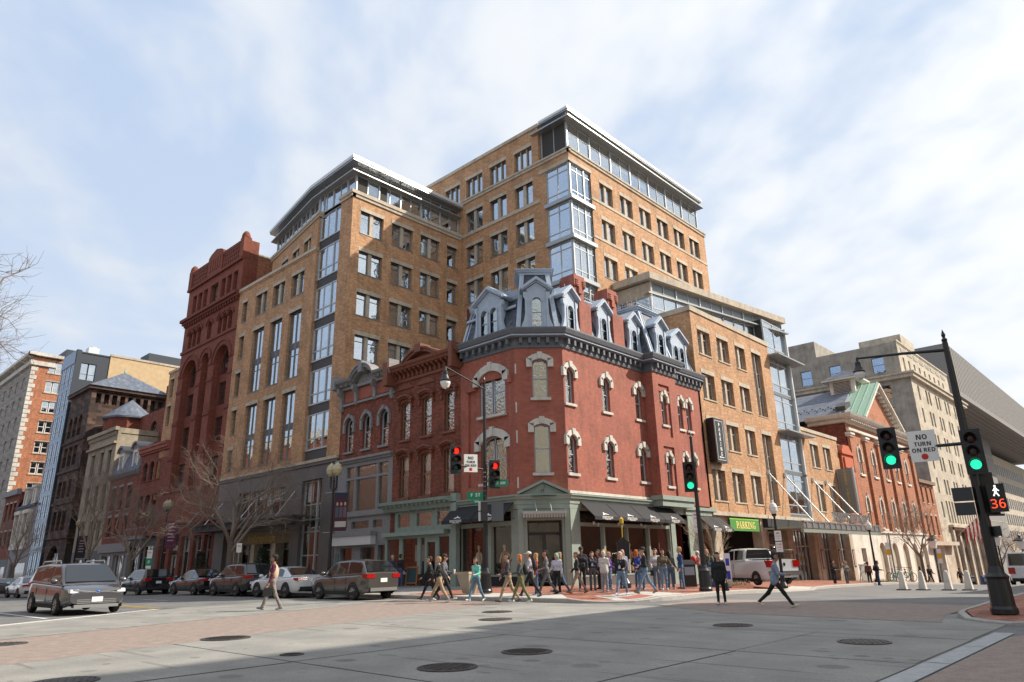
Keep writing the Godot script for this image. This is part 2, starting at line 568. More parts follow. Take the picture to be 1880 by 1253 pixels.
func materials() -> void:
	M.tan_brick = texmat(brick_image(lin(0.455, 0.262, 0.142), 0.10, lin(0.44, 0.29, 0.185), 24, 8, 3), 1.9, 0.88)
	M.red_paint = texmat(brick_image(lin(0.325, 0.105, 0.072), 0.04, lin(0.3, 0.095, 0.066), 24, 8, 5), 1.8, 0.8)
	M.red_brick = texmat(brick_image(lin(0.20, 0.056, 0.035), 0.18, lin(0.16, 0.085, 0.065), 24, 8, 7), 1.8, 0.88)
	M.brown_brick = texmat(brick_image(lin(0.19, 0.056, 0.033), 0.16, lin(0.14, 0.07, 0.053), 24, 8, 8), 1.8, 0.88)
	M.orange_brick = texmat(brick_image(lin(0.38, 0.155, 0.082), 0.14, lin(0.34, 0.19, 0.125), 20, 7, 9), 1.6, 0.88)
	M.sandstone = texmat(mottle(lin(0.17, 0.047, 0.029), lin(0.26, 0.078, 0.05), 0.02, 4, 11, 512, 0.12), 4.0, 0.9)
	M.sandstone_dark = texmat(mottle(lin(0.13, 0.034, 0.021), lin(0.20, 0.058, 0.037), 0.03, 4, 12, 256, 0.12), 3.0, 0.9)
	M.brownstone = texmat(brick_image(lin(0.075, 0.046, 0.035), 0.34, lin(0.04, 0.027, 0.022), 9, 4, 13), 3.4, 0.92, 4.0)
	M.stone = texmat(mottle(lin(0.42, 0.36, 0.285), lin(0.54, 0.475, 0.385), 0.02, 4, 15, 256, 0.08), 2.5, 0.85)
	M.white_stone = texmat(mottle(lin(0.50, 0.48, 0.44), lin(0.64, 0.62, 0.575), 0.02, 4, 16, 256, 0.06), 2.0, 0.8)
	M.limestone = texmat(brick_image(lin(0.47, 0.42, 0.34), 0.05, lin(0.40, 0.355, 0.285), 5, 3, 17), 4.4, 0.88)
	M.concrete = texmat(mottle(lin(0.27, 0.25, 0.215), lin(0.39, 0.36, 0.315), 0.012, 5, 18, 512, 0.1), 9.0, 0.9)
	M.granite = texmat(mottle(lin(0.095, 0.09, 0.09), lin(0.14, 0.132, 0.13), 0.05, 3, 19, 256, 0.25), 1.5, 0.45)
	M.cream = texmat(mottle(lin(0.29, 0.25, 0.185), lin(0.38, 0.335, 0.255), 0.02, 4, 20, 256, 0.06), 3.0, 0.85)
	M.white_paint = texmat(mottle(lin(0.60, 0.57, 0.51), lin(0.72, 0.69, 0.63), 0.02, 4, 21, 256, 0.03), 3.0, 0.7)
	M.blue_trim = texmat(mottle(lin(0.34, 0.41, 0.50), lin(0.43, 0.50, 0.59), 0.02, 4, 22, 256, 0.05), 2.0, 0.6)
	M.grey_trim = texmat(mottle(lin(0.095, 0.105, 0.12), lin(0.135, 0.145, 0.165), 0.03, 4, 23, 256, 0.06), 2.0, 0.6)
	M.grey_cornice = texmat(mottle(lin(0.19, 0.185, 0.19), lin(0.27, 0.265, 0.27), 0.03, 4, 24, 256, 0.08), 2.0, 0.7)
	M.sage = texmat(mottle(lin(0.23, 0.285, 0.25), lin(0.28, 0.335, 0.295), 0.015, 3, 25, 256, 0.03), 2.5, 0.55)
	M.brown_trim = texmat(mottle(lin(0.15, 0.05, 0.028), lin(0.22, 0.08, 0.046), 0.03, 4, 26, 256, 0.1), 1.5, 0.7)
	M.slate = texmat(brick_image(lin(0.065, 0.073, 0.095), 0.2, lin(0.05, 0.055, 0.07), 14, 10, 27), 2.4, 0.6)
	M.slate_roof = texmat(brick_image(lin(0.105, 0.125, 0.165), 0.14, lin(0.075, 0.09, 0.12), 10, 6, 28), 3.4, 0.7)
	M.copper = texmat(mottle(lin(0.23, 0.38, 0.28), lin(0.38, 0.54, 0.42), 0.03, 4, 29, 256, 0.1), 2.0, 0.7)
	M.metal = mat(lin(0.36, 0.37, 0.37), 0.35, 0.7)
	M.metal_white = mat(lin(0.62, 0.63, 0.62), 0.4, 0.3)
	M.frame = mat(lin(0.17, 0.185, 0.19), 0.45, 0.3)
	M.frame_light = mat(lin(0.42, 0.44, 0.45), 0.4, 0.4)
	M.frame_grey = mat(lin(0.36, 0.39, 0.43), 0.55)
	M.frame_brown = mat(lin(0.20, 0.12, 0.075), 0.6)
	M.frame_dark = mat(lin(0.035, 0.035, 0.035), 0.5)
	M.frame_white = mat(lin(0.6, 0.58, 0.54), 0.6)
	M.spandrel = mat(lin(0.17, 0.19, 0.20), 0.4, 0.4)
	M.louvre = mat(lin(0.11, 0.11, 0.115), 0.6, 0.2)
	M.glass = wavy(coated(lin(0.84, 0.91, 0.97), 0.5), 0.012, 0.3, 3.0, 41)
	M.glass_old = wavy(coated(lin(0.86, 0.9, 0.86), 0.34), 0.03, 1.6, 1.6, 42)
	M.glass_clear = glass(lin(0.8, 0.85, 0.85), 0.0)
	M.glass_blue = wavy(coated(lin(0.55, 0.68, 0.86), 0.5), 0.012, 0.7, 3.0, 44)
	M.glass_car = coated(lin(0.75, 0.8, 0.82), 0.14)
	M.glass_tint = mat(lin(0.012, 0.014, 0.015), 0.03, 0.0, 0.8)
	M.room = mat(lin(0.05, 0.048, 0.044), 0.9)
	M.blind = mat(lin(0.62, 0.64, 0.62), 0.9)
	M.curtain = mat(lin(0.34, 0.40, 0.27), 0.95)
	M.roof = texmat(mottle(lin(0.17, 0.165, 0.16), lin(0.24, 0.23, 0.22), 0.02, 4, 31, 256, 0.1), 4.0, 0.9)
	M.black = mat(lin(0.012, 0.012, 0.013), 0.35)
	M.black_matt = mat(lin(0.016, 0.016, 0.017), 0.8)
	M.awning = texmat(mottle(lin(0.018, 0.018, 0.021), lin(0.026, 0.026, 0.03), 0.05, 3, 33, 256, 0.2), 1.0, 0.85)
	M.white = mat(lin(0.75, 0.75, 0.73), 0.6)
	M.print_black = mat(lin(0.02, 0.02, 0.02), 0.6)
	M.print_red = mat(lin(0.55, 0.02, 0.015), 0.5)
	M.sign_green = mat(lin(0.01, 0.23, 0.12), 0.45)
	M.gold = mat(lin(0.6, 0.42, 0.1), 0.5, 0.2)
	M.steel = mat(lin(0.5, 0.5, 0.5), 0.25, 0.9)
	M.rubber = mat(lin(0.015, 0.015, 0.015), 0.75)
	M.terracotta = texmat(mottle(lin(0.40, 0.085, 0.035), lin(0.52, 0.14, 0.065), 0.04, 4, 35, 256, 0.1), 1.5, 0.8)
	M.skin_stone = mat(lin(0.62, 0.55, 0.42), 0.6)
	for k in ["tan_brick", "red_paint", "limestone", "concrete", "orange_brick", "stone", "white_paint", "sandstone", "granite", "cream", "white_stone", "red_brick", "brown_brick"]:
		weather(M[k])
	M.grey_concrete = mat(lin(0.21, 0.205, 0.195), 0.9)
	M.globe = mat(lin(0.72, 0.72, 0.7), 0.25)

# ---------------------------------------------------------------- the whole scene
func _ready() -> void:
	rng.seed = 20
	var cam := Camera3D.new()
	cam.name = "camera"
	cam.position = Vector3(0, 1.40, 0)
	cam.rotation_degrees = Vector3(17.76, 42.94, -1.27)
	cam.fov = 52.45
	cam.near = 0.1
	cam.far = 900.0
	add_child(cam)
	cam.current = true
	sky()
	var sun := DirectionalLight3D.new()
	sun.name = "sun"
	var to_sun := Vector3(0.517, 0.643, -0.565).normalized()
	add_child(sun)
	sun.look_at_from_position(to_sun * 50.0, Vector3.ZERO, Vector3.UP)
	sun.light_color = Color(1.0, 0.955, 0.89)
	sun.light_energy = SUN_ENERGY
	sun.light_angular_distance = 0.6
	sun.shadow_enabled = true
	materials()
	ground()
	office()
	corner_building()
	row_houses()
	arcade_building()
	far_row()
	theatre_row()
	unseen_blocks()
	street_furniture()
	vehicles()
	trees()
	people()

const SUN_ENERGY := 1.6

func sky() -> void:
	var W := 2560
	var H := 1280
	var data := PackedFloat32Array()
	data.resize(W * H * 4)
	var n1 := noise(1.0, 5, 71)
	var n2 := noise(1.0, 4, 72)
	var n3 := noise(1.0, 5, 73)
	var to_sun := Vector3(0.517, 0.643, -0.565).normalized()
	var i := 0
	for y in H:
		var th := PI * (y + 0.5) / H
		var st := sin(th)
		var ct := cos(th)
		for x in W:
			var r := 0.30
			var g := 0.29
			var b := 0.27
			if ct > -0.02:
				var ph := float(x) / W * TAU
				var d := Vector3(sin(ph) * st, ct, -cos(ph) * st)
				var up := maxf(ct, 0.0)
				var cs := d.dot(to_sun)
				var k := 1.0 / (up + 0.18)
				var px := d.x * k
				var pz := d.z * k
				# streaks of high cloud run along one wind direction
				var a := px * 0.80 + pz * 0.60
				var c := -px * 0.60 + pz * 0.80
				var warp := n2.get_noise_2d(a * 0.5, c * 0.5) * 0.9
				var s1 := n1.get_noise_2d(a * 0.55 + warp, c * 2.1 + warp * 0.6)
				var s2 := n3.get_noise_2d(a * 1.9 + warp * 2.0, c * 2.6 - warp) + 0.45 * n1.get_noise_2d(a * 6.0 - warp * 3.0, c * 8.0)
				var side := clampf(0.5 + 0.62 * cs, 0.0, 1.0)
				var cover := smoothstep(-0.55, 0.75, s1 * 0.8 + s2 * 0.55 + (side - 0.62) * 1.3)
				cover = clampf(cover * (0.45 + 0.5 * side), 0.0, 1.0)
				var t := pow(1.0 - up, 2.4)
				var br := lerpf(0.30, 0.56, t) + 0.12 * side
				var bg := lerpf(0.405, 0.62, t) + 0.11 * side
				var bb := lerpf(0.60, 0.69, t) + 0.07 * side
				var lit := 0.58 + 0.17 * side + 0.08 * pow(maxf(cs, 0.0), 6.0)
				r = lerpf(br, lit, cover)
				g = lerpf(bg, lit * 1.02, cover)
				b = lerpf(bb, lit * 1.04, cover)
			data[i] = r
			data[i + 1] = g
			data[i + 2] = b
			data[i + 3] = 1.0
			i += 4
	var pm := PanoramaSkyMaterial.new()
	pm.panorama = tex(Image.create_from_data(W, H, false, Image.FORMAT_RGBAF, data.to_byte_array()))
	var sk := Sky.new()
	sk.sky_material = pm
	var env := Environment.new()
	env.background_mode = Environment.BG_SKY
	env.sky = sk
	env.background_energy_multiplier = 1.0
	env.tonemap_mode = Environment.TONE_MAPPER_LINEAR
	env.tonemap_exposure = 1.36
	env.ambient_light_source = Environment.AMBIENT_SOURCE_SKY
	env.sdfgi_enabled = true
	env.ssao_enabled = true
	env.ssil_enabled = true
	var we := WorldEnvironment.new()
	we.name = "environment"
	we.environment = env
	add_child(we)

# ---------------------------------------------------------------- terrain
func ramp(x: float, t: Array) -> float:    # piecewise linear, t = [[x, y], ...] falling x
	if x >= t[0][0]:
		return t[0][1]
	for i in t.size() - 1:
		if x >= t[i + 1][0]:
			return lerpf(t[i][1], t[i + 1][1], (x - t[i][0]) / (t[i + 1][0] - t[i][0]))
	return t[-1][1]

const GZ := [[-21.0, 0.0], [-28.0, 0.0], [-38.0, -0.3], [-57.0, -0.65], [-76.0, -1.35], [-92.0, -2.3], [-106.0, -2.85], [-150.0, -4.3], [-300.0, -9.0]]
const GX := [[-42.0, 0.0], [-66.0, -0.3], [-110.0, -0.9], [-160.0, -1.6], [-420.0, -5.0]]

func gr(x: float, z: float) -> float:
	return ramp(z, GZ) + ramp(x, GX)

func kerb_path() -> Array:      # [outer, inner, lift] along the corner block's kerb, from far left round to far right
	var out := []
	for x in [-420.0, -200.0, -160.0, -110.0, -80.0, -66.0, -54.0, -46.0, -42.0, -36.0, -31.0, -28.0, -26.0, -24.0, -22.6, -20.5, -18.6]:
		out.append([Vector2(x, -20.2), Vector2(minf(x, -22.6), -26.5), 0.15])
	for i in 9:
		var a := deg_to_rad(90.0 - i * 11.25)
		var lift := 0.15
		if i == 2 or i == 6: lift = 0.09
		if i >= 3 and i <= 5: lift = 0.06
		out.append([Vector2(-17.0 + 3.0 * cos(a), -23.2 + 3.0 * sin(a)), Vector2(-22.6, -26.5), lift])
	for q in [[-14.0, -24.6, 0.15], [-14.0, -27, 0.15], [-14.0, -30, 0.15], [-14.2, -32.6, 0.13], [-14.5, -34, 0.03], [-15.2, -39.5, 0.03], [-15.6, -41, 0.13], [-16.0, -44, 0.15], [-16.2, -50, 0.15], [-16.2, -57, 0.15], [-16.2, -66, 0.15], [-16.2, -76, 0.15], [-16.2, -92, 0.15], [-16.2, -106, 0.15], [-16.2, -150, 0.15], [-16.2, -300, 0.15]]:
		out.append([Vector2(q[0], q[1]), Vector2(-22.6, minf(q[1], -26.5)), q[2]])
	return out

func kerb_path_right() -> Array:
	var out := []
	for x in [90.0, 20.0, 6.0, -1.8]:
		out.append([Vector2(x, -17.3), Vector2(maxf(x, 0.8), -26.5), 0.15])
	for i in 7:
		var a := deg_to_rad(90.0 + i * 15.0)
		out.append([Vector2(-1.8 + 2.5 * cos(a), -19.8 + 2.5 * sin(a)), Vector2(0.8, -26.5), 0.05 if i > 1 and i < 5 else 0.12])
	for z in [-22.5, -28.0, -38.0, -57.0, -76.0, -92.0, -106.0, -150.0, -300.0]:
		out.append([Vector2(-4.3, z), Vector2(2.2, minf(z, -26.5)), 0.15])
	return out

func sw_point(k: Array, f: float, up := 0.0) -> Vector3:
	var p: Vector2 = k[0].lerp(k[1], f)
	return Vector3(p.x, gr(k[0].x, k[0].y) + k[2] + f * (0.30 - k[2]) + up, p.y)

func sw_strip(b: MB, path: Array, i0: int, i1: int, fs: Array, up := 0.0) -> MB:
	for i in range(i0, i1):
		for j in fs.size() - 1:
			var w0: float = fs[j]
			var w1: float = fs[j + 1]
			b.quad(sw_point(path[i], w0, up), sw_point(path[i + 1], w0, up), sw_point(path[i + 1], w1, up), sw_point(path[i], w1, up))
	return b

func kerb_mesh(path: Array) -> MB:
	var b := MB.new()
	for i in path.size() - 1:
		var p := []
		for q in [path[i], path[i + 1]]:
			var d: Vector2 = (q[1] - q[0]).normalized()
			var g := gr(q[0].x, q[0].y)
			p.append([Vector3(q[0].x, g - 0.06, q[0].y), Vector3(q[0].x, g + q[2] - 0.015, q[0].y), Vector3(q[0].x + d.x * 0.02, g + q[2] + 0.006, q[0].y + d.y * 0.02), Vector3(q[0].x + d.x * 0.19, g + q[2] + 0.012, q[0].y + d.y * 0.19), Vector3(q[0].x + d.x * 0.19, g + q[2] - 0.05, q[0].y + d.y * 0.19)])
		for k in 4:
			b.quad(p[0][k], p[1][k], p[1][k + 1], p[0][k + 1])
	return b

func flat_sheet(pts: Array, y: float) -> ArrayMesh:
	var b := MB.new()
	var pk := PackedVector2Array(pts)
	var idx := Geometry2D.triangulate_polygon(pk)
	for i in range(0, idx.size(), 3):
		var q := []
		for k in 3:
			q.append(Vector3(pk[idx[i + k]].x, y, pk[idx[i + k]].y))
		if (q[1] - q[0]).cross(q[2] - q[0]).y < 0:
			b.tri(q[0], q[2], q[1])
		else:
			b.tri(q[0], q[1], q[2])
	return b.mesh()

func ground() -> void:
	var asphalt := texmat(road_image(lin(0.12, 0.12, 0.12), lin(0.18, 0.179, 0.177), 51), 13.0, 0.85)
	var slab := texmat(road_image(lin(0.19, 0.188, 0.176), lin(0.285, 0.278, 0.255), 52), 11.0, 0.85)
	var pink := texmat(mottle(lin(0.20, 0.162, 0.14), lin(0.30, 0.24, 0.205), 0.02, 5, 53, 1024, 0.4), 7.0, 0.88)
	var paving := texmat(brick_image(lin(0.29, 0.115, 0.075), 0.24, lin(0.23, 0.14, 0.105), 20, 10, 54), 2.2, 0.85, 3.0)
	var walk := texmat(brick_image(lin(0.29, 0.28, 0.265), 0.05, lin(0.2, 0.195, 0.185), 3, 3, 55), 4.5, 0.85)
	var pale := texmat(mottle(lin(0.40, 0.385, 0.35), lin(0.50, 0.48, 0.44), 0.03, 4, 56, 256, 0.15), 2.0, 0.85)
	var kerbm := texmat(mottle(lin(0.30, 0.285, 0.265), lin(0.42, 0.40, 0.375), 0.04, 4, 57, 256, 0.25), 1.6, 0.8)
	var b := MB.new()
	var xs := [-420, -300, -200, -160, -130, -110, -90, -66, -54, -42, -30, -16, -8, 0, 30, 90]
	var zs := [60, 20, 0, -10, -21, -28, -38, -57, -76, -92, -106, -150, -220, -300, -400]
	for i in xs.size() - 1:
		for j in zs.size() - 1:
			var p := []
			for q in [[xs[i], zs[j]], [xs[i + 1], zs[j]], [xs[i + 1], zs[j + 1]], [xs[i], zs[j + 1]]]:
				p.append(Vector3(q[0], gr(q[0], q[1]) + (-0.3 if q[1] < -300 else 0.0), q[1]))
			b.quad(p[0], p[1], p[2], p[3])
	struct("road", b.mesh(), asphalt)
	# concrete slabs of the crossing, with real joints between them
	var gap := 0.018
	var k := 0
	for bay in [[-15.8, -10.6], [-10.6, -5.6], [-5.6, -3.0]]:
		for row in [[-20.1, -14.4], [-14.4, -11.0], [-11.0, -6.2], [-6.2, -1.0], [-1.0, 5.0]]:
			var sk: float = 0.22 * ((row[0] + row[1]) / 2 + 10) / 10.0
			var p := [Vector2(bay[0] + gap + sk * 0.6, row[0] + gap), Vector2(bay[1] - gap + sk * 0.3, row[0] + gap), Vector2(bay[1] - gap + sk * 0.3, row[1] - gap), Vector2(bay[0] + gap + sk * 0.6, row[1] - gap)]
			if bay[0] < -15:
				p[0].x = lerpf(-14.3, -18.8, (-row[0] - 3) / 16.0) + 0.05
				p[3].x = lerpf(-14.3, -18.8, (-row[1] - 3) / 16.0) + 0.05
			var o := struct("road_slab", flat_sheet(p, 0.008), slab)
			k += 1
	# exposed aggregate crosswalk bands and their pale concrete borders
	struct("crosswalk", flat_sheet([Vector2(-13.6, 2), Vector2(-14.25, -3), Vector2(-18.75, -19.9), Vector2(-24.9, -19.9), Vector2(-19.4, -3.6), Vector2(-18.4, 2)], 0.010), pink)
	struct("road_slab", flat_sheet([Vector2(-18.5, 2), Vector2(-19.5, -3.6), Vector2(-25.0, -19.9), Vector2(-30.2, -19.9), Vector2(-29.2, -12.0), Vector2(-24.2, -4.2), Vector2(-22.6, 2)], 0.007), slab)
	struct("crosswalk", flat_sheet([Vector2(-13.0, -20.6), Vector2(-13.0, -24.2), Vector2(-4.6, -23.6), Vector2(-4.6, -19.6), Vector2(-4.2, -17.6), Vector2(-9.5, -18.2)], 0.013), pink)
	struct("crosswalk", flat_sheet([Vector2(-2.62, 2), Vector2(-2.62, -15.2), Vector2(-2.0, -17.1), Vector2(6, -17.1), Vector2(6, 2)], 0.010), pink)
	var blue := texmat(mottle(lin(0.30, 0.32, 0.33), lin(0.40, 0.42, 0.42), 0.03, 4, 58, 256, 0.15), 2.0, 0.8)
	for q in [[-15.9, -13.4], [-13.4, -11.2], [-11.2, -9.2], [-9.2, -6.0], [-6.0, 2.0]]:
		struct("crosswalk_border", flat_sheet([Vector2(-2.97, q[0] + 0.02), Vector2(-2.97, q[1] - 0.02), Vector2(-2.66, q[1] - 0.02), Vector2(-2.66, q[0] + 0.02)], 0.012), blue)
	# lane paint
	var paint := texmat(mottle(lin(0.36, 0.35, 0.33), lin(0.72, 0.71, 0.69), 0.05, 4, 59, 256, 0.3), 1.0, 0.7)
	var yellow := texmat(mottle(lin(0.36, 0.26, 0.08), lin(0.62, 0.42, 0.06), 0.05, 4, 60, 256, 0.3), 1.0, 0.7)
	struct("stop_line", flat_sheet([Vector2(-24.6, -5.0), Vector2(-29.0, -11.45), Vector2(-29.35, -11.35), Vector2(-25.1, -5.0)], 0.012), paint)
	struct("lane_line", flat_sheet([Vector2(-27.3, -7.15), Vector2(-42, -7.0), Vector2(-42, -6.85), Vector2(-27.1, -6.98)], 0.012), paint)
	struct("lane_line", flat_sheet([Vector2(-36.3, -14.5), Vector2(-39.5, -14.5), Vector2(-39.5, -14.35), Vector2(-36.3, -14.35)], 0.012), paint)
	struct("lane_line", flat_sheet([Vector2(-46.3, -14.5), Vector2(-49.5, -14.5), Vector2(-49.5, -14.35), Vector2(-46.3, -14.35)], 0.012), paint)
	for dz in [0.0, 0.28]:
		struct("lane_line", flat_sheet([Vector2(-29.6, -11.6 + dz), Vector2(-42, -11.6 + dz), Vector2(-42, -11.48 + dz), Vector2(-29.5, -11.48 + dz)], 0.012), yellow)
	# pavements
	var path := kerb_path()
	struct("kerb", kerb_mesh(path).mesh(), kerbm)
	var fs := [0.028, 0.2, 0.5, 0.8, 1.0]
	struct("pavement", sw_strip(MB.new(), path, 0, 12, fs).mesh(), walk)
	struct("pavement", sw_strip(MB.new(), path, 12, 33, fs).mesh(), paving)
	struct("pavement", sw_strip(MB.new(), path, 33, path.size() - 1, fs).mesh(), paving)
	struct("pavement_ramp", sw_strip(MB.new(), path, 14, 18, [0.03, 0.2, 0.3], 0.006).mesh(), pale)
	struct("pavement_ramp", sw_strip(MB.new(), path, 21, 26, [0.03, 0.2, 0.28], 0.006).mesh(), pale)
	struct("pavement_ramp", sw_strip(MB.new(), path, 29, 32, [0.03, 0.2], 0.006).mesh(), pale)
	struct("tactile_pad", sw_strip(MB.new(), path, 22, 24, [0.06, 0.16], 0.012).mesh(), texmat(mottle(lin(0.30, 0.10, 0.08), lin(0.4, 0.15, 0.12), 0.05, 3, 61, 128, 0.2), 1.0))
	var p2 := kerb_path_right()
	var p3 := p2.duplicate()
	struct("kerb", kerb_mesh(p3).mesh(), kerbm)
	struct("pavement", sw_strip(MB.new(), p3, 0, p3.size() - 1, fs).mesh(), paving)
	# covers in the road
	var iron := texmat(brick_image(lin(0.05, 0.043, 0.04), 0.3, lin(0.028, 0.024, 0.022), 16, 16, 62, 256), 0.5, 0.6, 6.0)
	var j := 0
	for q in [[-8.04, -7.15, 0.37], [-8.29, -9.1, 0.36], [-15.24, -7.33, 0.44], [-15.56, -15.81, 0.4], [-13.56, -13.71, 0.38], [-4.36, -13.18, 0.36], [-7.62, -14.99, 0.36], [-11.39, -3.3, 0.36], [-18.4, -4.1, 0.36], [-11.4, -6.66, 0.14]]:
		var m := MB.new().lathe([Vector2(q[2] + 0.06, -0.02), Vector2(q[2] + 0.06, 0.004), Vector2(q[2] + 0.012, 0.006), Vector2(q[2] + 0.01, -0.004), Vector2(q[2], -0.004), Vector2(q[2] - 0.01, 0.006), Vector2(0.0, 0.008)], 28)
		for g in 7:
			var rr: float = q[2] * 0.9
			var off: float = (g - 3) * rr / 3.6
			var hw := sqrt(maxf(rr * rr - off * off, 0.0))
			m.box(-hw, hw, 0.006, 0.014, off - rr * 0.05, off + rr * 0.05)
		var lb: String = ["iron manhole cover nearest the bottom edge of the road", "ribbed iron manhole cover right of the nearest one", "iron manhole cover on the pale slab left of the crossing", "iron manhole cover near the corner, further from the camera of two", "iron manhole cover near the corner, nearer the camera of two", "iron manhole cover beside the blue-grey border strip", "round cover in the shaded crossing behind the two near covers", "iron manhole cover cut by the bottom edge at the left", "iron manhole cover at the far left edge of the crosswalk", "small iron valve cover in the sunlit slab", "round cover in the shaded crossing near the pole at right"][j]
		var o := put(self, "manhole_cover", m.mesh(), iron, Transform3D(Basis(Vector3.UP, 0.4 * j), Vector3(q[0], 0.018, q[1])))
		tag(o, lb, "manhole cover", "iron covers in the road")
		j += 1

# ---------------------------------------------------------------- office complex
const XT := -22.43
const ZF := -26.23
const XL := -40.64
const ZR := -37.38
const XR := -28.37

func office_opts(extra := {}) -> Dictionary:
	var o := {"lights": 2, "mull": 0.3, "fw": 0.05, "transom": [0.76], "frame": M.frame, "glass": M.glass, "sill": [0.06, 0.03, 0.04], "sillmat": M.frame, "lintel": [0.30, 0.07, 0.025], "linmat": M.stone, "depth": 0.22, "blind": -0.7}
	o.merge(extra, true)
	return o

# rows of glazing between posts: strip of panes with mullions along a run, given as frame + u range
func glazing(parent: Node, fr: Transform3D, u0: float, u1: float, v0: float, v1: float, step: float, trans: Array, gm: Material, post := 0.09, sub := 0.05, room := 0.0) -> void:
	var n := maxi(1, int(round((u1 - u0) / step)))
	var s := (u1 - u0) / n
	var b := MB.new()
	for i in n + 1:
		var u := u0 + s * i
		var t := post if i % 2 == 0 else sub
		b.box(u - t / 2, u + t / 2, v0, v1, -0.06, 0.07 if i % 2 == 0 else 0.03)
	for f in [0.012] + trans + [0.988]:
		var y: float = lerpf(v0, v1, f)
		b.box(u0, u1, y - sub * 0.6, y + sub * 0.6, -0.05, 0.025)
	var fm := put(parent, "window_frame", b.mesh(), M.frame_light, fr)
	var rows := [0.0]
	rows.append_array(trans)
	rows.append(1.0)
	for i in n:
		for k in rows.size() - 1:
			if rows[k + 1] - rows[k] < 0.01: continue
			bx(fm, "pane", fr, u0 + s * i + post / 2, u0 + s * (i + 1) - post / 2, lerpf(v0, v1, rows[k]) + sub / 2, lerpf(v0, v1, rows[k + 1]) - sub / 2, -0.02, -0.01, gm).rotate_object_local(Vector3.UP, (rng.randf() - 0.5) * 0.012)
		if room > 0 and rng.randf() < 0.5:
			var y1: float = lerpf(v0, v1, rows[-1]) - 0.05
			bx(fm, "blind", fr, u0 + s * i + 0.06, u0 + s * (i + 1) - 0.06, y1 - (v1 - v0) * snappedf(0.2 + 0.5 * rng.randf(), 0.1), y1, -0.2, -0.19, M.blind)
	if room > 0:
		var r := MB.new()
		r.quad(Vector3(u0, v0, -room), Vector3(u1, v0, -room), Vector3(u1, v1, -room), Vector3(u0, v1, -room))
		r.quad(Vector3(u0, v0, -0.06), Vector3(u1, v0, -0.06), Vector3(u1, v0, -room), Vector3(u0, v0, -room))
		r.quad(Vector3(u0, v1, -room), Vector3(u1, v1, -room), Vector3(u1, v1, -0.06), Vector3(u0, v1, -0.06))
		r.quad(Vector3(u0, v0, -0.06), Vector3(u0, v0, -room), Vector3(u0, v1, -room), Vector3(u0, v1, -0.06))
		r.quad(Vector3(u1, v0, -room), Vector3(u1, v0, -0.06), Vector3(u1, v1, -0.06), Vector3(u1, v1, -room))
		put(fm, "interior", r.mesh(), M.room, fr)

func slab_poly(parent: Node, called: String, pts: Array, y0: float, y1: float, m: Material) -> MeshInstance3D:   # plan polygon (x, z) from y0 to y1
	var q := []
	for p in pts:
		q.append(Vector2(p[0], -p[1]))
	var b := MB.new().poly(q, y0, y1)
	return put(parent, called, b.mesh(), m, Transform3D(Basis(Vector3(1, 0, 0), Vector3(0, 0, -1), Vector3(0, 1, 0)), Vector3.ZERO))

func office() -> void:
	left_wing()
	rear_tower()
	right_wing()

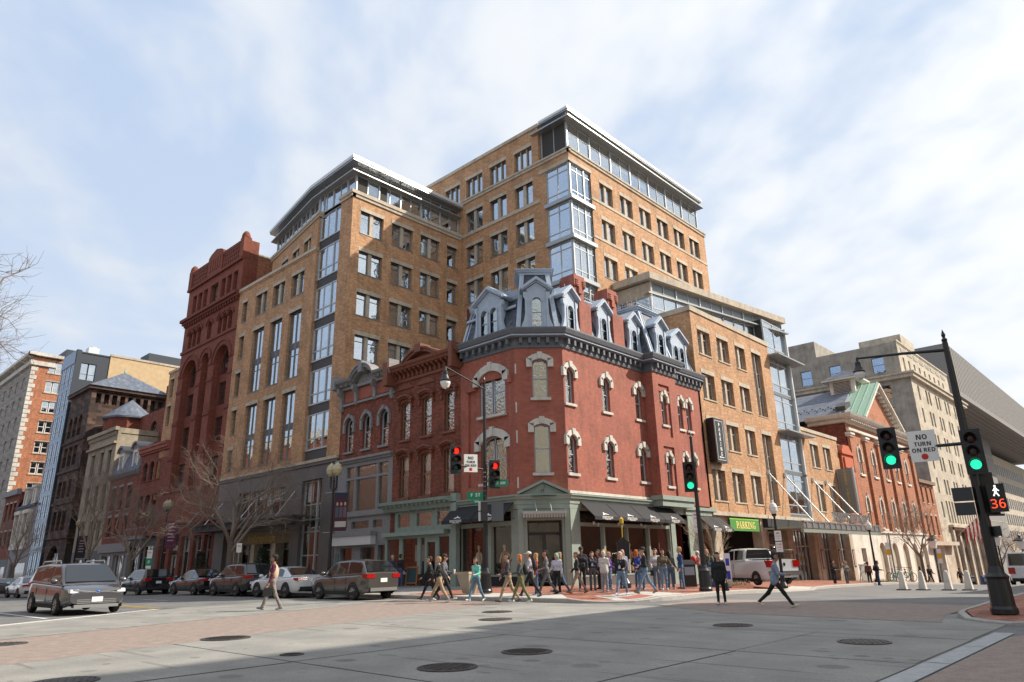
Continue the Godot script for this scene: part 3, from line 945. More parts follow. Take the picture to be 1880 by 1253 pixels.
func left_wing() -> void:
	var t := thing("office_building", "tan brick office wing with glass slot and granite base beside the red arched building", "building", Vector3(-49, 0, -26.5), "wings of the tan brick office block")
	var ff := FF(ZF)
	var fx := FT(XL)
	# street front, brick from 8.6 up to 25.5
	var holes := []
	var cols := [[-55.0, -53.05], [-52.0, -50.05], [-49.0, -47.05]]
	for c in cols:
		holes.append([c[0], c[1], 22.3, 24.2])
		holes.append([c[0], c[1], 15.4, 20.95])
		holes.append([c[0], c[1], 9.1, 14.3])
	for v in [[22.3, 24.2], [18.9, 20.95], [15.5, 17.6], [12.2, 14.3], [9.1, 10.9]]:
		holes.append([-57.5, -56.6, v[0], v[1]])
	wall(t, "wall", ff, -58.3, -45.4, 8.55, 25.5, holes, M.tan_brick)
	for h in holes:
		if h[1] - h[0] < 1.2:
			window(t, ff, h, office_opts({"lights": 1}))
		elif h[3] - h[2] < 3:
			window(t, ff, h, office_opts({"blind": -0.4}))
		else:
			var w := window(t, ff, h, {"lights": 2, "fw": 0.06, "transom": [0.34, 0.44, 0.53], "frame": M.frame, "glass": M.glass, "lintel": [0.3, 0.07, 0.025], "sill": [0.06, 0.03, 0.04], "sillmat": M.frame, "depth": 0.22, "blind": -0.3})
			bx(w, "spandrel", ff, h[0] + 0.05, h[1] - 0.05, lerpf(h[2], h[3], 0.45), lerpf(h[2], h[3], 0.525), -0.25, -0.222, M.louvre)
	# pier beside the slot and the granite base
	wall(t, "wall", ff, -42.2, XL, 8.55, 28.3, [], M.tan_brick)
	wall(t, "wall", Transform3D(Basis(Vector3(0, 0, 1), Vector3.UP, Vector3(-1, 0, 0)), Vector3(-42.2, 0, 0)), ZF - 0.5, ZF, 8.55, 28.3, [], M.tan_brick)
	wall(t, "wall", FT(-45.4), -ZF, -ZF + 0.5, 8.55, 28.3, [], M.tan_brick)
	var gh := [[-56.6, -46.3, 0.1, 4.1, 0.0, 1.4], [-54.7, -47.4, 5.2, 7.1], [-45.1, -42.5, 0.2, 7.25]]
	wall(t, "base_wall", ff, -58.3, XL, -0.6, 8.2, gh, M.granite, 0.4)
	bx(t, "base_cornice", ff, -58.3, XL, 8.2, 8.4, -0.1, 0.12, M.granite)
	bx(t, "base_cornice", ff, -58.3, XL, 8.4, 8.6, -0.1, 0.2, M.stone)
	glazing(t, FF(ZF - 0.35), -54.7, -47.4, 5.2, 7.1, 1.2, [], M.glass_clear, 0.12, 0.06, 2.0)
	glazing(t, FF(ZF - 0.3), -45.1, -42.5, 0.2, 7.25, 0.87, [0.28, 0.5, 0.62, 0.76], M.glass_clear, 0.16, 0.07, 2.5)
	glazing(t, FF(ZF - 1.4), -56.6, -46.3, 0.1, 4.1, 1.7, [0.66], M.glass_clear, 0.3, 0.1, 2.5)
	for u in [-56.0, -52.8, -49.6, -46.6]:
		bx(t, "column", FF(ZF - 1.3), u - 0.3, u + 0.3, 0.1, 4.1, 0.0, 0.7, M.stone)
	text(t, "letters", "Anthropologie", 0.62, M.gold, at3(FF(ZF - 0.55), -51.4, 3.55, 0.02), 0.03, "Droid Serif")
	bx(t, "sign_band", FF(ZF - 0.75), -56.5, -46.4, 3.15, 4.1, 0.0, 0.2, mat(lin(0.16, 0.12, 0.06), 0.5))
	# canopy with tie rods
	var cz := ZF + 1.5
	var can := MB.new()
	can.box(-59.0, -43.6, 4.25, 4.36, ZF + 0.02, cz)
	can.box(-59.0, -43.6, 4.74, 4.82, ZF + 0.02, cz)
	for i in 12:
		can.box(-59.0 + i * 1.4 - 0.05, -59.0 + i * 1.4 + 0.05, 4.3, 4.78, cz - 0.06, cz)
	can.box(-59.0, -43.6, 4.36, 4.74, cz - 0.2, cz - 0.15)
	put(t, "canopy", can.mesh(), mat(lin(0.055, 0.056, 0.058), 0.5, 0.3))
	for u in [-57.2, -51.5, -46.0]:
		put(t, "tie_rod", MB.new().tube([Vector3(u, 4.8, cz - 0.1), Vector3(u, 6.6, ZF + 0.02)], [0.035, 0.035], 6).mesh(), M.steel)
	# glass slot, five storeys and a bit
	var slot := FF(ZF - 0.28)
	for k in 6:
		var y := 8.7 + 3.35 * k
		glazing(t, slot, -45.4, -42.2, y + 0.75, minf(y + 3.35, 28.35), 1.07, [0.3] if k < 5 else [], M.glass, 0.1, 0.09, 1.2)
		var sp := MB.new().box(-45.4, -42.2, y, y + 0.75, -0.1, 0.0)
		for q in 5:
			sp.box(-45.35, -42.25, y + 0.12 + q * 0.1, y + 0.17 + q * 0.1, 0.0, 0.035)
		put(t, "spandrel", sp.mesh(), M.louvre, slot)
		bx(t, "ledge", slot, -45.4, -42.2, y + 0.68, y + 0.78, -0.05, 0.12, M.frame_light)
	# string course and attic storey, which turns back from the street
	bx(t, "string_course", ff, -58.35, -45.35, 25.45, 25.72, -0.2, 0.12, M.stone)
	bx(t, "string_course", ff, -58.35, -45.35, 25.3, 25.45, -0.2, 0.05, M.tan_brick)
	var d := Vector3(-56.0, 0, -27.95) - Vector3(-45.4, 0, -26.3)
	var du := -d.normalized()
	var fa := Transform3D(Basis(du, Vector3.UP, du.cross(Vector3.UP)), Vector3(-56.0, 0, -27.95))
	var al := d.length()
	var ah := [[al - 3.05, al - 1.55, 25.75, 27.2], [al - 5.6, al - 4.1, 25.75, 27.2], [al - 8.2, al - 6.7, 25.75, 27.2]]
	wall(t, "wall", fa, 0.0, al, 25.5, 28.4, ah, M.tan_brick)
	for h in ah:
		window(t, fa, h, office_opts({"transom": [], "blind": 0.0}))
	wall(t, "wall", Transform3D(Basis(Vector3(0, 0, 1), Vector3.UP, Vector3(-1, 0, 0)), Vector3(-56.0, 0, 0)), -40.0, -27.95, 20.0, 28.4, [], M.tan_brick)
	bx(t, "cornice", fa, -0.2, al + 0.1, 28.4, 28.6, -0.3, 0.10, M.stone)
	bx(t, "cornice", fa, -0.25, al + 0.15, 28.6, 28.85, -0.3, 0.18, M.stone)
	# east face above the row houses
	var xh := []
	for v in [[25.54, 27.39], [22.25, 24.05], [18.92, 20.7], [15.55, 17.4], [12.2, 14.05]]:
		for u in [[27.0, 29.15], [29.97, 32.09], [32.91, 34.95]]:
			xh.append([u[0], u[1], v[0], v[1]])
		xh.append([35.79, 36.94, v[0], v[1]])
	wall(t, "wall", fx, -ZF, -ZR, 8.0, 28.35, xh, M.tan_brick)
	for h in xh:
		window(t, fx, h, office_opts({"lights": 1 if h[1] - h[0] < 1.5 else 2, "blind": -0.75}))
	bx(t, "cornice", fx, -ZF - 0.14, -ZR, 28.33, 28.58, -0.2, 0.1, M.stone)
	bx(t, "cornice", fx, -ZF - 0.2, -ZR, 28.58, 28.86, -0.2, 0.18, M.stone)
	bx(t, "cornice", ff, -42.3, XL + 0.1, 28.33, 28.58, -0.2, 0.1, M.stone)
	bx(t, "cornice", ff, -42.35, XL + 0.17, 28.58, 28.86, -0.2, 0.18, M.stone)
	# penthouse glazing, ledge and roof slab
	glazing(t, FT(XL - 0.35), 26.7, -ZR, 28.86, 30.5, 1.05, [], M.glass, 0.1, 0.06, 3.0)
	glazing(t, FT(XL - 0.35), 26.7, -ZR, 30.58, 31.25, 1.05, [], M.glass, 0.1, 0.06)
	glazing(t, FF(ZF - 0.4), -46.0, -41.0, 28.86, 30.5, 1.0, [], M.glass, 0.1, 0.06, 3.0)
	glazing(t, FF(ZF - 0.4), -46.0, -41.0, 30.58, 31.25, 1.0, [], M.glass, 0.1, 0.06)
	var fb := fa * Transform3D(Basis.IDENTITY, Vector3(0, 0, -0.3))
	glazing(t, fb, 0.15, al, 28.86, 30.5, 1.0, [], M.glass, 0.1, 0.06, 3.0)
	glazing(t, fb, 0.15, al, 30.58, 31.25, 1.0, [], M.glass, 0.1, 0.06)
	var plan := [[-40.6, -26.15], [-46.6, -26.35], [-56.4, -28.0], [-56.4, -37.3], [-40.6, -37.3]]
	slab_poly(t, "ledge", [[-40.45, -26.0], [-46.7, -26.2], [-56.55, -27.85], [-56.55, -28.6], [-46.6, -26.75], [-41.05, -26.55], [-41.05, -37.3], [-40.45, -37.3]], 30.5, 30.58, M.metal)
	slab_poly(t, "roof", [[-40.35, -25.9], [-46.75, -26.1], [-56.65, -27.75], [-56.65, -37.36], [-40.35, -37.36]], 31.3, 31.45, M.metal)
	slab_poly(t, "fascia", [[-40.3, -25.85], [-46.8, -26.05], [-56.7, -27.7], [-56.7, -37.34], [-40.3, -37.34]], 31.45, 31.72, M.metal_white)
	slab_poly(t, "roof_deck", [[-40.75, -26.4], [-45.9, -26.5], [-55.9, -28.1], [-55.9, -37.3], [-40.75, -37.3]], 28.3, 28.42, M.roof)
	slab_poly(t, "roof_deck", [[-58.3, -26.4], [-46.0, -26.4], [-55.9, -28.2], [-55.9, -50.0], [-58.3, -50.0]], 25.3, 25.42, M.roof)
	var ch := put(t, "chimney", MB.new().box(-58.0, -56.9, 22.0, 30.2, -32.0, -30.6).mesh(), M.red_brick)
	put(ch, "chimney_cap", MB.new().box(-58.15, -56.75, 29.6, 30.0, -32.15, -30.45).mesh(), M.red_brick)

func rear_tower() -> void:
	var t := thing("office_building", "tallest tan brick office block with glass corner bays and glazed top floor", "building", Vector3(-36, 0, -46), "wings of the tan brick office block")
	var fz := FF(ZR)
	var fx := FT(XR)
	var holes := []
	for c in [[-34.08, -32.15], [-37.0, -35.05], [-39.95, -37.9], [-42.75, -40.8]]:
		for v in [[32.1, 34.0], [28.75, 30.7], [25.5, 27.4], [22.2, 24.1], [18.9, 20.8], [15.6, 17.5]]:
			if c[0] < -40.5 and v[0] < 30: continue
			holes.append([c[0], c[1], v[0], v[1]])
	wall(t, "wall", fz, -46.0, -31.42, 8.0, 35.4, holes, M.tan_brick)
	for h in holes:
		var top: bool = h[2] > 31
		window(t, fz, h, office_opts({"mull": 0.06 if top else 0.3, "transom": [] , "lights": 3 if top else 2, "blind": -0.35}))
	bx(t, "string_course", fz, -40.6, -31.42, 28.45, 28.75, -0.1, 0.08, M.stone)
	bx(t, "cornice", fz, -40.6, -28.2, 31.72, 31.95, -0.1, 0.10, M.stone)
	bx(t, "cornice", fz, -40.6, -28.14, 31.95, 32.1, -0.1, 0.17, M.stone)
	bx(t, "parapet_coping", fz, -46.1, -31.3, 35.4, 35.7, -0.4, 0.1, M.stone)
	wall(t, "wall", FT(-31.42), 37.38, 38.4, 32.1, 35.4, [], M.tan_brick)
	wall(t, "wall", FT(-30.75), 37.38, 38.6, 8.0, 31.0, [], M.tan_brick)
	wall(t, "wall", fz, -31.42, -30.75, 8.0, 32.0, [], M.tan_brick)
	wall(t, "wall", fz, -30.75, XR, 31.0, 32.0, [], M.tan_brick)
	# sunlit east face
	var eh := []
	for u in [[41.25, 43.05], [44.1, 45.95], [47.0, 48.83], [49.85, 51.71], [52.73, 54.6], [55.58, 57.45]]:
		for v in [[28.87, 30.6], [25.57, 27.31], [22.32, 24.1], [19.0, 20.8]]:
			eh.append([u[0], u[1], v[0], v[1]])
	wall(t, "wall", fx, 40.1, 58.75, 8.0, 32.0, eh, M.tan_brick)
	wall(t, "wall", fx, -ZR, 40.1, 31.0, 32.0, [], M.tan_brick)
	for h in eh:
		window(t, fx, h, office_opts({"transom": [], "blind": 0.9, "blindmat": M.blind}))
	for y in [28.62, 25.32]:
		bx(t, "string_course", fx, 40.1, 58.8, y, y + 0.2, -0.1, 0.05, M.stone)
	bx(t, "cornice", fx, -ZR - 0.1, 58.85, 31.72, 31.95, -0.1, 0.10, M.stone)
	bx(t, "cornice", fx, -ZR - 0.16, 58.9, 31.95, 32.1, -0.1, 0.17, M.stone)
	bx(t, "lintel", fx, -ZR - 0.12, 40.2, 30.9, 31.2, -0.1, 0.06, M.stone)
	bx(t, "lintel", fz, -31.4, XR + 0.05, 30.9, 31.2, -0.1, 0.06, M.stone)
	# corner glass bays, a storey each
	for k in 5:
		var y0 := 27.95 - 3.3 * k
		glazing(t, FT(XR - 0.12), 37.55, 40.1, y0, y0 + 2.95, 1.02, [0.2, 0.8], M.glass, 0.12, 0.06)
		glazing(t, FF(ZR - 0.12), -30.75, -28.55, y0, y0 + 2.95, 1.02, [0.2, 0.8], M.glass, 0.12, 0.06)
		var pl := [[-30.9, ZR + 0.15], [XR + 0.22, ZR + 0.15], [XR + 0.22, -40.2], [-30.9, -40.2]]
		slab_poly(t, "ledge", pl, y0 - 0.33, y0 - 0.02, M.metal)
		bx(t, "interior", Transform3D.IDENTITY, -30.7, -29.6, y0, y0 + 2.9, -40.0, -38.6, M.room)
		bx(t, "corner_post", Transform3D.IDENTITY, XR - 0.3, XR - 0.14, y0, y0 + 2.95, ZR - 0.3, ZR - 0.14, M.frame_light)
	# glazed top floor
	glazing(t, FT(XR - 0.35), 37.7, 58.2, 32.1, 34.72, 1.48, [0.68], M.glass, 0.14, 0.06, 3.0)
	glazing(t, FT(XR - 0.35), 37.7, 58.2, 34.82, 35.3, 1.48, [], M.glass, 0.12, 0.06)
	glazing(t, FF(ZR - 0.35), -31.3, -28.75, 32.1, 34.72, 1.25, [0.68], M.glass, 0.14, 0.06, 3.0)
	glazing(t, FF(ZR - 0.35), -31.3, -28.75, 34.82, 35.3, 1.25, [], M.glass, 0.12, 0.06)
	wall(t, "wall", FT(XR - 0.8), 58.2, 58.75, 32.0, 35.3, [], M.metal)
	slab_poly(t, "ledge", [[-32.0, -37.05], [-28.0, -37.05], [-28.0, -58.6], [-28.9, -58.6], [-28.9, -37.9], [-32.0, -37.9]], 34.72, 34.84, M.metal)
	slab_poly(t, "roof", [[-31.2, -37.15], [-28.1, -37.15], [-28.1, -58.45], [-46.0, -58.45], [-46.0, -38.0], [-31.2, -38.0]], 35.3, 35.42, M.metal)
	slab_poly(t, "fascia", [[-31.1, -37.1], [-28.05, -37.1], [-28.05, -58.5], [-45.9, -58.5], [-45.9, -38.2], [-31.1, -38.2]], 35.42, 35.64, M.metal_white)
	wall(t, "wall", Transform3D(Basis(Vector3(-1, 0, 0), Vector3.UP, Vector3(0, 0, -1)), Vector3(0, 0, -58.75)), -XR, 46.0, 8.0, 32.0, [], M.tan_brick)
	slab_poly(t, "roof_deck", [[-28.5, -37.5], [-46.0, -37.5], [-46.0, -58.7], [-28.5, -58.7]], 31.9, 32.0, M.roof)

func right_wing() -> void:
	var t := thing("office_building", "tan brick wing with upright parking sign, right of the red corner shop", "building", Vector3(-25, -0.3, -50), "wings of the tan brick office block")
	var fx := FT(XT)
	var holes := []
	for v in [[15.35, 17.15], [12.05, 13.9], [8.7, 10.55], [5.1, 7.15]]:
		for u in [[43.6, 45.45], [46.5, 48.35], [49.45, 51.15]]:
			holes.append([u[0], u[1], v[0], v[1]])
	holes.append([52.35, 54.1, 12.0, 17.2])
	holes.append([52.35, 54.1, 5.1, 10.55])
	wall(t, "wall", fx, 42.8, 55.8, 4.35, 18.35, holes, M.tan_brick, 0.3)
	for h in holes:
		if h[3] - h[2] < 3:
			window(t, fx, h, office_opts({"mull": 0.28, "blind": -0.35, "depth": 0.26, "transom": [0.7], "frame": M.frame_light, "sill": [0.1, 0.05, 0.06], "sillmat": M.stone}))
		else:
			var w := window(t, fx, h, office_opts({"mull": 0.08, "fw": 0.06, "transom": [0.36, 0.46, 0.7], "depth": 0.26, "frame": M.frame_light, "sillmat": M.stone, "blind": 0.0}))
			bx(w, "spandrel", fx, h[0] + 0.06, h[1] - 0.06, lerpf(h[2], h[3], 0.37), lerpf(h[2], h[3], 0.45), -0.28, -0.262, M.spandrel)
	for u in [45.98, 48.9, 51.75]:       # brick panel joints under the windows
		bx(t, "rib", fx, u - 0.55, u + 0.55, 4.35, 5.0, -0.05, 0.035, M.tan_brick)
	bx(t, "coping", fx, 42.7, 55.9, 18.35, 18.72, -0.35, 0.08, M.stone)
	bx(t, "coping", FF(-42.8), XR, XT + 0.07, 18.35, 18.72, -0.35, 0.08, M.stone)
	wall(t, "wall", FF(-42.8), XR, XT, 4.0, 18.35, [], M.tan_brick)
	wall(t, "wall", Transform3D(Basis(Vector3(-1, 0, 0), Vector3.UP, Vector3(0, 0, -1)), Vector3(0, 0, -60.4)), -XT, 28.4, 0.0, 21.0, [], M.tan_brick)
	slab_poly(t, "roof_deck", [[XT - 0.3, -42.9], [XR, -42.9], [XR, -60.3], [XT - 0.3, -60.3]], 18.1, 18.2, M.roof)
	# roof-level glass gallery, its front turned a little from the street
	var a := Vector3(-24.92, 0, -42.0)
	var e := Vector3(-22.2, 0, -60.1)
	var du := (e - a).normalized()
	var fg := Transform3D(Basis(du, Vector3.UP, du.cross(Vector3.UP)), a)
	var L := (e - a).length()
	var fin := fg * Transform3D(Basis.IDENTITY, Vector3(0, 0, -0.45))
	glazing(t, fin, 0.5, L - 0.1, 18.4, 20.35, 1.5, [0.45], M.glass, 0.12, 0.06, 3.0)
	glazing(t, fin, 0.5, L - 0.1, 20.5, 21.35, 1.5, [], M.spandrel, 0.12, 0.06)
	glazing(t, FF(-42.5), -28.3, -25.3, 18.2, 20.2, 1.5, [0.5], M.glass, 0.1, 0.06, 2.0)
	bx(t, "fascia", FF(-42.45), -28.3, -25.2, 20.2, 21.3, -0.2, 0.02, M.stone)
	var n := du.cross(Vector3.UP)
	slab_poly(t, "roof", [[-28.3, -42.0], [a.x, a.z], [e.x, e.z], [-28.3, -60.1]], 21.4, 21.95, M.stone)
	slab_poly(t, "ledge", [[a.x - 0.3, a.z - 0.2], [e.x + 0.15, e.z], [e.x - 0.6, e.z], [a.x - 0.9, a.z - 0.4]], 20.36, 20.48, M.metal)
	# glass bay stepping down to the theatre canopy
	for k in 5:
		var y0: float = [17.95, 14.65, 11.5, 8.1, 4.6][k]
		var y1: float = [20.9, 17.75, 14.45, 11.2, 7.95][k]
		glazing(t, FT(XT - 0.2), 55.8, 60.1, y0, y1, 2.1, [0.22, 0.82], M.glass, 0.12, 0.08, 2.5)
		bx(t, "sill_panel", FT(XT - 0.2), 55.8, 60.1, y0 - 0.3, y0, -0.1, 0.04, M.spandrel)
		bx(t, "corner_post", FT(XT), 60.1, 60.3, y0 - 0.3, y1, -0.35, 0.05, M.metal_white)
		if k == 0 or k == 2:
			var lg := bx(t, "sunshade", FT(XT), 55.6, 61.2, y0 - 0.42, y0 - 0.3, -0.2, 0.95, M.metal)
			for q in 5:
				bx(lg, "louvre", FT(XT), 55.8 + q * 1.1, 56.5 + q * 1.1, y0 - 0.30, y0 - 0.27, 0.2, 0.8, M.metal_white)
	bx(t, "string_course", fx, 42.8, 60.3, 4.1, 4.35, -0.2, 0.2, M.stone)
	# ground floor: piers, garage mouth, dark lobby
	var piers := [43.5, 50.6, 55.2, 60.4]
	for u in piers:
		bx(t, "pier", fx, u - 0.5, u + 0.5, -1.2, 4.1, -0.7, 0.0, M.stone)
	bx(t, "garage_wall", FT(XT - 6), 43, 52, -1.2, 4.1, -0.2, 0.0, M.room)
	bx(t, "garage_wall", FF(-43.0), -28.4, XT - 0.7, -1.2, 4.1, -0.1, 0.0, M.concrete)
	bx(t, "garage_lintel", fx, 44.0, 50.1, 3.3, 4.1, -0.5, -0.1, M.stone)
	wall(t, "garage_ceiling", Transform3D(Basis(Vector3(1, 0, 0), Vector3(0, 0, 1), Vector3(0, -1, 0)), Vector3(0, 4.1, 0)), -28.4, XT, -60.3, -43.0, [], M.concrete)
	glazing(t, FT(XT - 0.5), 51.1, 54.7, -0.6, 4.0, 1.2, [0.62], M.glass_clear, 0.12, 0.08, 3.0)
	glazing(t, FT(XT - 0.5), 55.7, 59.9, -0.8, 4.0, 0.84, [0.62], M.glass_clear, 0.12, 0.08, 3.0)
	# garage banner, tilted green board
	var bn := put(t, "banner", MB.new().box(45.2, 49.6, 3.15, 3.95, 0.06, 0.1).mesh(), mat(lin(0.07, 0.26, 0.05), 0.5), fx)
	bx(bn, "banner_edge", fx, 45.15, 49.65, 3.9, 3.98, 0.055, 0.105, mat(lin(0.2, 0.5, 0.05), 0.5))
	text(bn, "letters", "PARKING", 0.62, mat(lin(0.78, 0.66, 0.22), 0.5), at3(fx, 47.5, 3.53, 0.11), 0.015, "Droid Serif", 1)
	# upright parking sign on the wall
	var sg := bx(t, "parking_sign", fx, 43.35, 44.75, 7.55, 10.55, 0.06, 0.62, M.black)
	bx(sg, "sign_side", fx, 44.75, 45.2, 7.6, 10.6, 0.0, 0.5, mat(lin(0.2, 0.2, 0.21), 0.5))
	var line := MB.new()
	for q in [[43.5, 44.6, 7.7, 7.73], [43.5, 44.6, 10.37, 10.4], [43.5, 43.53, 7.7, 10.4], [44.57, 44.6, 7.7, 10.4]]:
		line.box(q[0], q[1], q[2], q[3], 0.62, 0.626)
	put(sg, "border", line.mesh(), M.white, fx)
	var i := 0
	for ch in "PARKING":
		text(sg, "letter", ch, 0.36, M.white, at3(fx, 44.05, 10.12 - 0.335 * i, 0.63), 0.012, "Droid Sans", 1)
		i += 1
	var arw := MB.new().box(43.85, 44.35, 7.86, 7.92, 0.622, 0.632)
	arw.poly([Vector2(43.68, 7.89), Vector2(43.9, 7.8), Vector2(43.9, 7.98)], 0.622, 0.632)
	put(sg, "arrow", arw.mesh(), M.white, fx)

# ---------------------------------------------------------------- red corner building with mansard
func hood_mesh(w: float, rise: float, thick: float, leg: float, out: float, key := true) -> ArrayMesh:   # arched hood over an opening of width w, springing at y = 0
	var k := "hood%.2f,%.2f,%.2f,%.2f,%.2f" % [w, rise, thick, leg, out]
	if not cache.has(k):
		var b := MB.new()
		var inner := arc(0, w, 0, maxf(rise, 0.02), 8)
		var outer := arc(-thick * 0.9, w + thick * 0.9, thick * 0.55, rise + thick * 0.5, 8)
		for i in 8:
			b.poly([inner[i], inner[i + 1], outer[i + 1], outer[i]], -0.05, out)
		b.box(-thick, 0, -leg, thick * 0.56, -0.05, out)
		b.box(w, w + thick, -leg, thick * 0.56, -0.05, out)
		if key:
			b.poly([Vector2(w / 2 - 0.09, rise), Vector2(w / 2 + 0.09, rise), Vector2(w / 2 + 0.14, rise + thick * 1.25), Vector2(w / 2 - 0.14, rise + thick * 1.25)], -0.05, out + 0.05)
		cache[k] = b.mesh()
	return cache[k]

func corner_window(t: Node, fr: Transform3D, h: Array, lights := 1, thick := 0.26, blind := 0.0) -> void:
	var w := window(t, fr, h, {"lights": lights, "fw": 0.075, "transom": [0.5], "frame": M.frame_grey, "glass": M.glass_old, "depth": 0.16, "sill": [0.14, 0.12, 0.1], "sillmat": M.white_stone, "blind": blind, "blindmat": M.curtain})
	put(w, "hood", hood_mesh(h[1] - h[0], h[4], thick, 0.30, 0.13), M.white_stone, at3(fr, h[0], h[3] - h[4], 0))

func dormer(t: Node, fr: Transform3D, uc: float, y0: float, w0: float, wins: int, half: float, hgt: float, peak: float, back: float) -> void:
	# front board stands at w0; arched lights, curved consoles each side, gabled hood
	var b := MB.new()
	var lw := 0.52
	var hs := []
	var c0 := -(wins - 1) * 0.38
	for i in wins:
		var c := c0 + i * 0.76
		hs.append([c - lw / 2, c + lw / 2, 0.12, hgt - 0.42, lw / 2 - 0.01])
	b = wall_mesh(-half + 0.22, half - 0.22, 0.0, hgt, hs, 0.14)
	for s in [-1.0, 1.0]:
		var x0: float = s * (half - 0.22)
		b.quad(Vector3(x0, 0, 0), Vector3(x0, hgt, 0), Vector3(x0, hgt, -back), Vector3(x0, 0, -back * 0.3)) if s < 0 else b.quad(Vector3(x0, 0, -back * 0.3), Vector3(x0, hgt, -back), Vector3(x0, hgt, 0), Vector3(x0, 0, 0))
		var pts := [Vector2(x0, 0.0), Vector2(x0 + s * 0.36, 0.0), Vector2(x0 + s * 0.34, 0.18), Vector2(x0 + s * 0.2, 0.5), Vector2(x0 + s * 0.13, 0.9), Vector2(x0 + s * 0.12, hgt - 0.5), Vector2(x0 + s * 0.22, hgt - 0.35), Vector2(x0 + s * 0.22, hgt - 0.1), Vector2(x0, hgt - 0.1)]
		b.poly(pts, -0.12, 0.06)
	for q in hs:      # raised architrave round each light
		var o1 := arc(q[0] - 0.09, q[1] + 0.09, q[3] - q[4], q[4] + 0.09)
		var i1 := arc(q[0], q[1], q[3] - q[4], q[4])
		for i in 10:
			b.poly([i1[i], i1[i + 1], o1[i + 1], o1[i]], -0.02, 0.05)
		b.box(q[0] - 0.06, q[0], 0.1, q[3] - q[4], -0.1, 0.04)
		b.box(q[1], q[1] + 0.06, 0.1, q[3] - q[4], -0.1, 0.04)
		b.box(q[0], q[1], 0.1, 0.17, -0.12, -0.06)
		b.box(q[0], q[1], (q[2] + q[3]) / 2 - 0.02, (q[2] + q[3]) / 2 + 0.02, -0.1, -0.06)
	# pediment tympanum
	b.poly([Vector2(-half + 0.1, hgt), Vector2(half - 0.1, hgt), Vector2(0, peak)], -0.1, 0.0)
	var d := put(t, "dormer", b.mesh(), M.blue_trim, at3(fr, uc, y0, w0))
	var r := MB.new()
	for s in [-1.0, 1.0]:
		for L in [[0.0, 0.14, 0.22], [0.13, 0.1, 0.13], [-0.1, 0.08, 0.1]]:
			var a := Vector3(s * (half + 0.12 + L[0] * 0.4), hgt - 0.02 + L[0] * 0.4, 0)
			var e := Vector3(0, peak + 0.12 + L[0], 0)
			var nn: Vector3 = Vector3(0, 1, 0) * L[1]
			var q := [a, e, e + nn, a + nn]
			var f := []
			for z in [-back, L[2]]:
				for p in q:
					f.append(p + Vector3(0, 0, z))
			if s < 0:
				r.hull([f[4], f[5], f[1], f[0], f[7], f[6], f[2], f[3]])
			else:
				r.hull([f[0], f[1], f[5], f[4], f[3], f[2], f[6], f[7]])
	put(d, "dormer_roof", r.mesh(), M.blue_trim, at3(fr, uc, y0, w0))
	for q in hs:
		var pts := [Vector2(q[0], 0.12), Vector2(q[1], 0.12)]
		var ar := arc(q[0], q[1], q[3] - q[4], q[4])
		ar.reverse()
		pts.append_array(ar)
		put(d, "pane", MB.new().poly(pts, -0.11, -0.1).mesh(), M.glass_old, at3(fr, uc, y0, w0))
		put(d, "curtain", MB.new().box(q[0], q[1], 0.12, q[3], -0.3, -0.29).mesh(), M.curtain, at3(fr, uc, y0, w0))

func cresting(t: Node, a: Vector3, b: Vector3, h := 0.5) -> void:
	var m := MB.new()
	var n := int((b - a).length() / 0.17)
	m.bar(a + Vector3.UP * 0.06, b + Vector3.UP * 0.06, 0.04, 0.05)
	m.bar(a + Vector3.UP * h * 0.5, b + Vector3.UP * h * 0.5, 0.02, 0.03)
	for i in n + 1:
		var p := a.lerp(b, float(i) / n)
		var tall := h * (1.25 if i % 6 == 0 else (0.95 if i % 2 == 0 else 0.72))
		m.tube([p, p + Vector3.UP * tall * 0.8, p + Vector3.UP * tall * 0.86, p + Vector3.UP * tall], [0.013, 0.013, 0.03, 0.002], 4, false)
	put(t, "cresting", m.mesh(), M.blue_trim)

